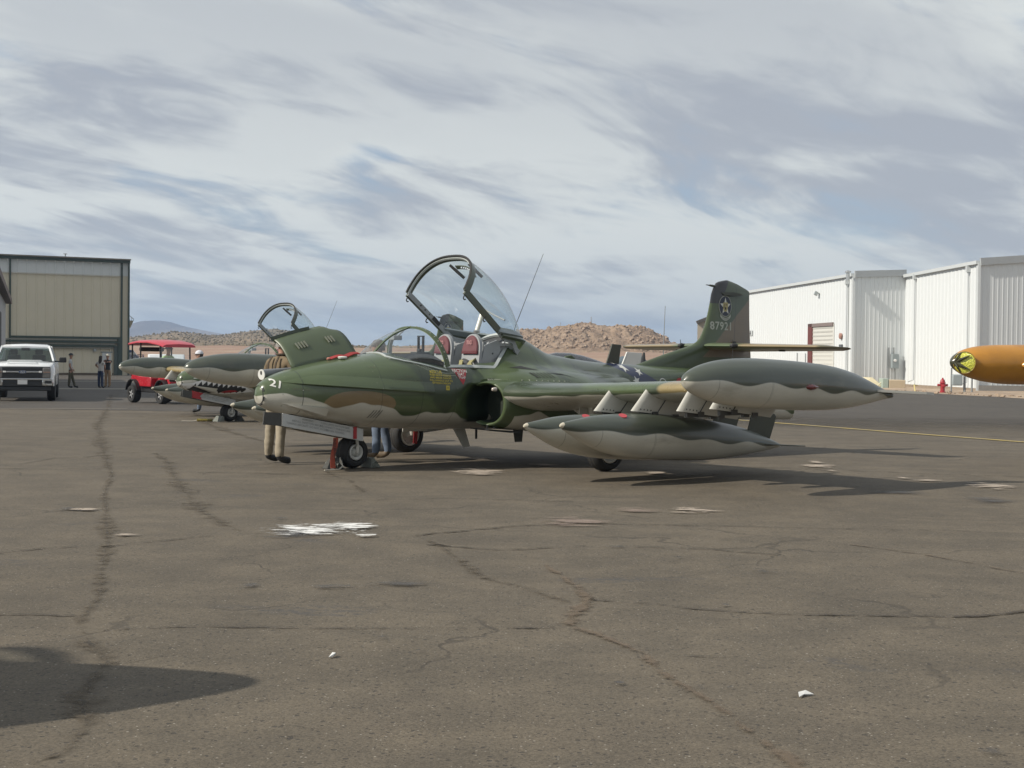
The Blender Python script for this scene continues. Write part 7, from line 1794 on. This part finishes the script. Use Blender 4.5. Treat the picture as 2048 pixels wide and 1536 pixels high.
def van(u, vt, vb, d_, L_, W_, H_, rz, label, mat):
    p = pix(u, vb, d_); g_ = ground_z(p.x, d_); V = empty('van', (p.x, d_, g_), rz)
    mb = MB(); mb.extrude([(0, .35), (0, .95), (.25, 1.05), (L_ * .22, 1.1), (L_ * .32, H_), (L_ * .98, H_), (L_, H_ - .1), (L_, .35)], lambda a, b: (a, -W_ / 2, b), lambda a, b: (a, W_ / 2, b)); mb.build('body', mat, V, bevel=.06)
    for sy in (-1, 1): mb = MB(); mb.extrude([(L_ * .26, 1.1), (L_ * .335, H_ - .15), (L_ * .55, H_ - .15), (L_ * .55, 1.1)], lambda a, b: (a, sy * (W_ / 2 + .005), b), lambda a, b: (a, sy * (W_ / 2 + .012), b)); mb.build('window', plain('window_dark', (.03, .05, .05), .1, coat=.8), V)
    mb = MB(); mb.add([(L_ * .225, -W_ * .42, 1.12), (L_ * .225, W_ * .42, 1.12), (L_ * .315, W_ * .40, H_ - .05), (L_ * .315, -W_ * .40, H_ - .05)], [(0, 1, 2, 3)]); mb.build('windscreen', plain('window_dark', (.03, .05, .05), .1, coat=.8), V)
    for x0 in (.8, L_ - .9):
        for sy in (-1, 1): mb = MB(); mb.lathe([(-.1, .34), (.1, .34)], 'y', (x0, sy * W_ * .45, .34), 18); mb.build('wheel', M_black, V)
    tag(V, label, 'van')
van(334, 705, 750, 76, 4.6, 1.85, 1.75, math.pi / 2 + .25, 'white parked van half hidden behind the red golf cart', plain('plane_white', (.62, .65, .67), .4))
van(372, 733, 760, 82, 4.4, 1.7, 1.25, math.pi / 2 - .5, 'low white car roof just visible beyond the golf cart', plain('plane_white', (.62, .65, .67), .4))
# dark jet beyond the fuselage of the near jet
DJ = empty('dark_jet', (0, 0, 0)); d_ = 46; tag(DJ, 'dark grey jet with long spine parked beyond the nearest jet', 'aircraft')
def ptop(u, v): return pix(u, v, d_)
sp = [(1060, 726), (1078, 716), (1092, 709), (1112, 705), (1140, 706), (1165, 711), (1190, 719), (1215, 728), (1240, 733), (1275, 738), (1320, 745)]
rings = []
for u, v in sp:
    p = ptop(u, v); t = (u - 1060) / 260; r_ = .12 + .40 * math.sin(math.pi * min(1, t * 1.15 + .08)) ; zc = p.z - r_
    rings.append([(p.x, d_ + r_ * 1.0 * math.cos(k * math.pi / 12), zc + r_ * math.sin(k * math.pi / 12)) for k in range(24)])
mb = MB(); mb.loft(rings); mb.build('fuselage', plain('gunship_grey', (.045, .050, .058), .28, coat=.5, var=.15), DJ)
p0, p1, p2, p3 = pix(1240, 745, d_), pix(1256, 704, d_), pix(1284, 706, d_), pix(1278, 745, d_)
mb = MB(); mb.extrude([(p0.x, p0.z), (p1.x, p1.z), (p2.x, p2.z), (p3.x, p3.z)], lambda a, b: (a, d_ - .06, b), lambda a, b: (a, d_ + .06, b)); mb.build('tail_fin', plain('fin_grey', (.30, .31, .31), .5), DJ, bevel=.01)
mb = MB(); mb.ribbon([(p0.x - .02, d_ - .03, p0.z), (p1.x - .02, d_ - .03, p1.z)], Vector((-1, -.3, 0)), .08, .05); mb.build('fin_edge', M_white, DJ, smooth=False)
for u in (1100, 1220): p = pix(u, 740, d_); g_ = ground_z(p.x, d_); mb = MB(); mb.tube([(p.x, d_, p.z), (p.x, d_, g_ + .2)], .05, 6); mb.lathe([(-.08, .24), (.08, .24)], 'y', (p.x, d_, g_ + .24), 14); mb.build('gear', M_black, DJ)
SJ = empty('parked_aircraft', (0, 0, 0)); d_ = 80; tag(SJ, 'distant blue grey aircraft with white star marking beyond the tail', 'aircraft')
rings = []
for u, vt, vb in ((1232, 716, 735), (1245, 712, 740), (1262, 714, 742), (1280, 714, 742), (1290, 718, 740), (1297, 724, 736)):
    a_, b_ = pix(u, vt, d_), pix(u, vb, d_); r_ = (a_.z - b_.z) / 2; rings.append([(a_.x, d_ + r_ * math.cos(k * math.pi / 10), (a_.z + b_.z) / 2 + r_ * math.sin(k * math.pi / 10)) for k in range(20)])
mb = MB(); mb.loft(rings); mb.build('fuselage', plain('navy_grey', (.10, .13, .155), .4, var=.1), SJ)
mb = MB(); a_ = pix(1283, 716, d_); mb.tube([(a_.x, d_ - .3, a_.z - .6), (a_.x + .1, d_ - .4, a_.z + .3)], [.25, .05], 10); mb.build('cowling', M_blackm, SJ)
c = pix(1262, 727, d_ - .55); P = []
for k in range(10): a = math.pi / 2 + k * math.pi / 5; rr_ = .26 if k % 2 == 0 else .10; P.append((c.x + rr_ * math.cos(a), c.z + rr_ * math.sin(a)))
vs, fs = fill_poly(P, .2); mb = MB(); mb.add([(a, c.y - .1, b) for a, b in vs], fs); mb.build('star', M_white, SJ, angle=180)
for sx in (-1, 1): mb = MB(); mb.box(c.x + sx * .20 - .09, c.y - .09, c.z - .05, c.x + sx * .20 + .12, c.y - .07, c.z + .12); mb.build('star_bar', M_white, SJ, smooth=False)
for u in (1246, 1286): p = pix(u, 738, d_); g_ = ground_z(p.x, d_); mb = MB(); mb.tube([(p.x, d_, p.z), (p.x, d_, g_)], .08, 6); mb.build('gear', M_black, SJ)

# ================================================================== ORANGE TIP TANK JET ON THE RIGHT
OJ = empty('trainer_jet', (0, 0, 0)); tag(OJ, 'orange wingtip tank with yellow faceted nose lens entering from the right edge', 'aircraft')
d_ = 20.5; cN = pix(1900, 724, d_); ori = Matrix.Translation(cN) @ Matrix.Rotation(R(20), 4, 'Z')
m = Mat('orange_paint', .42, coat=.25); n_ = m.noise(1.2, 5, None, .6); c = m.mix((.47, .215, .026), (.36, .16, .022), n_.step(.4, .65)); c = m.mix(c, (.09, .05, .02), m.noise(9, 5, None, .7).step(.72, .76) * .7); m.color(m.shade(c, (m.noise(3, 4, m.scaled((.4, 1, 2))) - .5) * .35 + 1.0)); M_or = m.m
rfo = herm([0, .04, .12, .25, .45, .7, 1.0, 1.4, 2.0, 3.0, 4.0, 4.6], [.0, .065, .125, .185, .235, .265, .278, .282, .282, .26, .14, .02])
axo = lambda x: -.045 * sm(x, 0, 1.0) * .6
mb = MB(); rings = []
for x in np.concatenate([np.linspace(.13, 1.2, 18), np.linspace(1.3, 4.6, 16)]):
    r_ = max(.01, float(rfo(x))); rings.append([tuple(ori @ Vector((x, r_ * math.cos(2 * math.pi * k / 36), axo(x) + r_ * math.sin(2 * math.pi * k / 36)))) for k in range(36)])
mb.loft(rings, True, False); mb.build('tip_tank', M_or, OJ)
m = Mat('yellow_lens', .18, coat=1.0); v_ = m.vor(55, 'F1', None, 0); e_ = m.noise(30, 3); m.color(m.mix((.40, .42, .02), (.62, .62, .10), v_.step(.2, .6))); m.bump(v_, .8, .01); M_lens = m.m
mb = MB(); rings = []
for x in (.004, .02, .05, .09, .13): r_ = float(rfo(x)); rings.append([tuple(ori @ Vector((x, r_ * math.cos(2 * math.pi * k / 36), axo(x) + r_ * math.sin(2 * math.pi * k / 36)))) for k in range(36)])
# dark nose shell with the lens on the outboard half
m_nose = plain('nose_olive', (.05, .05, .028), .25, coat=.6, var=.2)
mb = MB(); mb.loft(rings); mb.build('nose_shell', m_nose, OJ)
lens = MB(); cc = Vector((.15, -.125, -.005)); nn = Vector((-.74, -.67, 0)).normalized(); u_ = Vector((0, 0, 1)); w_ = nn.cross(u_).normalized(); RR = .145
rg = [[tuple(ori @ (cc + nn * h + u_ * r_ * math.cos(k * math.pi / 18) + w_ * r_ * math.sin(k * math.pi / 18))) for k in range(36)] for r_, h in ((RR, .0), (RR * .98, .018), (RR * .7, .036), (RR * .3, .046), (.002, .048))]
lens.loft(rg, True, False); lens.build('lens', M_lens, OJ)
mb = MB(); P = [ori @ (cc + nn * .024 + u_ * (RR + .004) * math.cos(k * math.pi / 18) + w_ * (RR + .004) * math.sin(k * math.pi / 18)) for k in range(37)]; mb.tube(P, .007, 6); mb.build('lens_rim', plain('rim_ochre', (.25, .17, .03), .4), OJ)
hub = cc + w_ * -.11 + nn * .035
for ang in (-40, -140, 75): 
    a = R(ang); tip = cc + nn * .045 + u_ * RR * .88 * math.cos(a) + w_ * RR * .88 * math.sin(a)
    mb = MB(); hb = cc + w_ * .125 + nn * .03; t_ = (tip - hb).normalized(); s_ = t_.cross(nn).normalized()
    if ang == 75: continue
    mid_ = (hb + tip) / 2 + nn * .035
    mb.loft([[tuple(ori @ (q + s_ * w1)), tuple(ori @ (q + nn * .02)), tuple(ori @ (q - s_ * w1))] for q, w1 in ((hb, .035), (mid_, .020), (tip, .006))]); mb.build('lens_strut', m_nose, OJ, angle=30)
mb = MB()
for k in range(2):
    a = R(k * 180 + 5); tip = cc + nn * .03 + u_ * RR * .95 * math.cos(a) + w_ * .05; hb = cc + w_ * .125 + nn * .03; mb.tube([ori @ hb, ori @ ((hb + tip) / 2 + nn * .03), ori @ tip], [.02, .014, .008], 6)
mb.build('lens_strut', m_nose, OJ)
# outboard lamp housing, wing and hidden fuselage to the right
mb = MB(); mb.lathe([(.98, .002), (1.0, .03), (1.06, .05), (1.16, .05), (1.3, .02)], 'x', (0, 0, 0), 16); o = mb.build('side_lamp', plain('lamp_amber2', (.6, .30, .05), .2, coat=.6), OJ); o.matrix_local = ori @ Matrix.Translation((0, -.285, -.03))
mb = MB(); mb.loft([[tuple(ori @ Vector((x, -.2, z))) for x, z in airfoil((1.9, -.02), (3.4, -.04), .09, 10)], [tuple(ori @ Vector((x, -5.0, z))) for x, z in airfoil((3.2, -.22), (5.4, -.28), .15, 10)]]); mb.build('wing', M_or, OJ, angle=50)
# the tank is at the wing tip nearest to the camera; the rest of the jet lies out of frame
mb = MB(); rings = []
for x, r_ in ((1.6, .05), (1.9, .28), (3.0, .52), (5, .64), (7, .62), (9, .45), (11, .2)): rings.append([tuple(ori @ Vector((x, -5.6 + r_ * math.cos(2 * math.pi * k / 24), -.20 + r_ * 1.05 * math.sin(2 * math.pi * k / 24)))) for k in range(24)])
mb.loft(rings); mb.build('fuselage', M_or, OJ)
for gx_, gy_ in ((2.9, -5.6), (5.6, -4.4), (5.6, -6.8)):
    q = ori @ Vector((gx_, gy_, 0)); mb = MB(); mb.tube([(q.x, q.y, .3), (q.x, q.y, 1.1)], .05, 8); mb.build('gear_leg', M_pyl, OJ)
    mb = MB(); mb.lathe([(-.09, .12), (-.1, .24), (-.05, .29), (.05, .29), (.1, .24), (.09, .12)], 'y', (q.x, q.y, .29), 24); mb.build('wheel', M_black, OJ)

# ================================================================== SMALL THINGS ROUND THE NOSE WHEELS
def chock(j, x, p, name_mat, label, flip, eye=True):
    c = L2W(j, x, p, 0); C_ = empty('wheel_chock', (c.x, c.y, c.z if j is not jet else 0.0), j.rotation_euler.z)
    f = -1 if flip else 1
    mb = MB(); mb.extrude([(0, 0), (f * .16, 0), (f * .045, .135), (f * .015, .12)], lambda a, b: (a, -.13, b), lambda a, b: (a, .13, b)); mb.build('block', name_mat, C_, bevel=.006)
    if eye:
        for sy in (-.135, .135):
            mb = MB(); mb.lathe([(sy - .006, .035), (sy + .006, .035), (sy + .006, .022), (sy - .006, .022)], 'y', (f * .065, 0, .05), 16, caps=False); mb.build('eye_plate', plain('chock_eye', (.3, .32, .28), .5), C_)
    tag(C_, label, 'wheel chock', 'chocks at the jets nose wheels'); return C_
m_ch = plain('chock_grey', (.15, .16, .14), .7, var=.3, scale=10); m_chd = plain('chock_dark', (.05, .05, .045), .8, var=.3, scale=10)
chock(jet, -.205, 0, m_chd, 'dark wheel chock with pale rope in front of the nearest nose wheel', True); chock(jet, .205, 0, m_ch, 'grey green wheel chock with round eye behind the nearest nose wheel', False)
chock(shark, -.205, 0, m_ch, 'grey wheel chock before the nose wheel of the shark mouthed jet', True, False); chock(shark, .205, 0, m_chd, 'dark wheel chock behind the nose wheel of the shark mouthed jet', False, False)
def W3(x, p, z): v = L2W(jet, x, p, z); return v
mb = MB(); P = [W3(-.24, .10, .14), W3(-.28, .16, .09), W3(-.26, .20, .04), W3(-.33, .22, .012), W3(-.42, .26, .012), W3(-.50, .24, .012), W3(-.58, .27, .012)]; mb.tube(P, .008, 6)
P = [W3(-.25, .14, .10), W3(-.30, .20, .12), W3(-.28, .22, .05), W3(-.33, .22, .015)]; mb.tube(P, .008, 6); tag(mb.build('rope', plain('white_rope', (.5, .47, .40), .9, var=.2, scale=40)), 'short pale rope trailing from the nearest nose wheel chock', 'rope')
# red warning streamer hanging before the tyre
SR = empty('warning_streamer', tuple(W3(-.20, .20, 0)), jet.rotation_euler.z); tag(SR, 'long orange red warning streamer hanging in front of the nearest nose wheel', 'streamer')
mb = MB(); rings = []
for i in range(13):
    t = i / 12; z_ = .40 - .375 * t; x_ = -.17 + .012 * math.sin(t * 7) - .05 * t; y_ = -.0 + .01 * math.sin(t * 5)
    rings.append([(x_ - .042, y_ - .006, z_), (x_ + .040, y_ + .010, z_), (x_ + .040, y_ + .014, z_), (x_ - .042, y_ - .002, z_)])
mb.loft(rings); mb.build('cloth', M_rib, SR, angle=60)
vs, fs = text_polys('REMOVE BEFORE FLIGHT', .062, font_bold=True); w_ = max(v[0] for v in vs) - min(v[0] for v in vs)
mb = MB(); mb.add([(-.172 - .05 * ((.215 - (-a * .36 / w_ + .215)) / .375 + .0) + b - .01, -.0125 + .004, .215 - a * -.34 / w_) for a, b in vs], fs); mb.build('lettering', M_blackt, SR, angle=180)
mb = MB(); c = W3(-.11, .23, 0)
# streamer on the far wheel
SR2 = empty('warning_streamer', tuple(L2W(jet, 2.39, -2.0, 0)), jet.rotation_euler.z); tag(SR2, 'red streamer hanging beside the far main wheel of the nearest jet', 'streamer')
mb = MB(); mb.ribbon([(.0, -.04 - .06, .55), (.02, -.05 - .06, .35), (.01, -.04 - .06, .14)], Vector((0, -1, 0)), .07, .008); mb.build('cloth', plain('red_dark', (.30, .02, .02), .7), SR2)
# pitot cover lying on the nose
PC = empty('pitot_cover', (0, 0, 0)); PC.matrix_world = jet.matrix_basis; PC.location = jet.location; PC.rotation_euler = jet.rotation_euler
mb = MB(); P = []; 
for t in np.linspace(0, 1, 9): x_ = -.36 + .46 * t; P.append(Vector((x_, -.02 - .03 * math.sin(t * 5), surf_z(x_, .03) + .018 + .02 * abs(math.sin(t * 6)))))
mb.ribbon(P, Vector((0, -.3, 1)), .07, .012); mb.build('strap', plain('cover_red', (.27, .03, .03), .8, var=.2), PC)
mb = MB(); mb.lathe([(0, .05), (.02, .062), (.03, .05), (.034, .01)], 'z', (-.22, -.10, surf_z(-.22, .1) + .002), 18); mb.build('disc', plain('disc_white', (.6, .6, .56), .5), PC)
mb = MB(); lump(mb, (-.38, -.03, surf_z(-.38, .03) + .02), .035, 3, .6, 2); mb.build('knot', plain('cover_pink', (.42, .18, .14), .8), PC)
tag(PC, 'red cloth cover with white disc lying on top of the nearest jet nose', 'cover')
# torch by the second jet
c = pix(409, 838, 33.4); g_ = ground_z(c.x, 33.4); TO = empty('torch', (c.x, 33.4, g_)); 
mb = MB(); mb.lathe([(-.17, .02), (-.165, .035), (.06, .035), (.07, .03)], 'x', (0, 0, .036), 16); mb.build('barrel', plain('brass', (.42, .34, .10), .25, metal=.8, var=.2), TO)
mb = MB(); mb.lathe([(.07, .03), (.075, .034), (.18, .036), (.185, .02)], 'x', (0, 0, .036), 16); mb.build('head', plain('dark_brass', (.10, .09, .03), .3, metal=.6), TO)
mb = MB(); mb.tube([(-.17, 0, .03), (-.28, .02, .01), (-.42, 0, .012), (-.52, .02, .01)], .006, 5); mb.build('cord', plain('white_rope', (.5, .47, .40), .9), TO); tag(TO, 'brass cylinder with a thin cord lying by the second jet nose wheel', 'cylinder')
# scraps of paper
def scrap(u, v, pts, label):
    x, y = unproj(u, v); mb = MB(); h = [.006, .016, .008, .020, .006, .010]; mb.loft([[(x + a, y + b, h[i % 6]) for i, (a, b) in enumerate(pts)], [(x + a, y + b, h[i % 6] + .003) for i, (a, b) in enumerate(pts)]]); tag(mb.build('paper_scrap', plain('paper_white', (.62, .62, .60), .7), smooth=False), label, 'paper', 'paper scraps on the tarmac')
scrap(1608, 1394, [(-.027, -.035), (-.022, .01), (-.01, .05), (.012, .03), (.045, .02), (.0, -.0)], 'torn white paper scrap on the tarmac at lower right')
scrap(665, 1315, [(-.014, -.03), (-.004, .03), (.012, .035), (.015, .0), (.002, -.02), (-.006, -.028)], 'small white paper scrap on the tarmac left of centre')
# ================================================================== HAZE
hm = bpy.data.materials.new('haze'); hm.use_nodes = True; ht = hm.node_tree; ht.nodes.clear()
ho = ht.nodes.new('ShaderNodeOutputMaterial'); hv = ht.nodes.new('ShaderNodeVolumePrincipled')
hv.inputs['Color'].default_value = (.50, .69, 1.0, 1); hv.inputs['Density'].default_value = .00021; hv.inputs['Anisotropy'].default_value = .2
ht.links.new(hv.outputs[0], ho.inputs['Volume'])
mb = MB(); mb.box(-3600, -200, -60, 4600, 5900, 128)
tag(mb.build('haze', hm, smooth=False), kind='stuff')
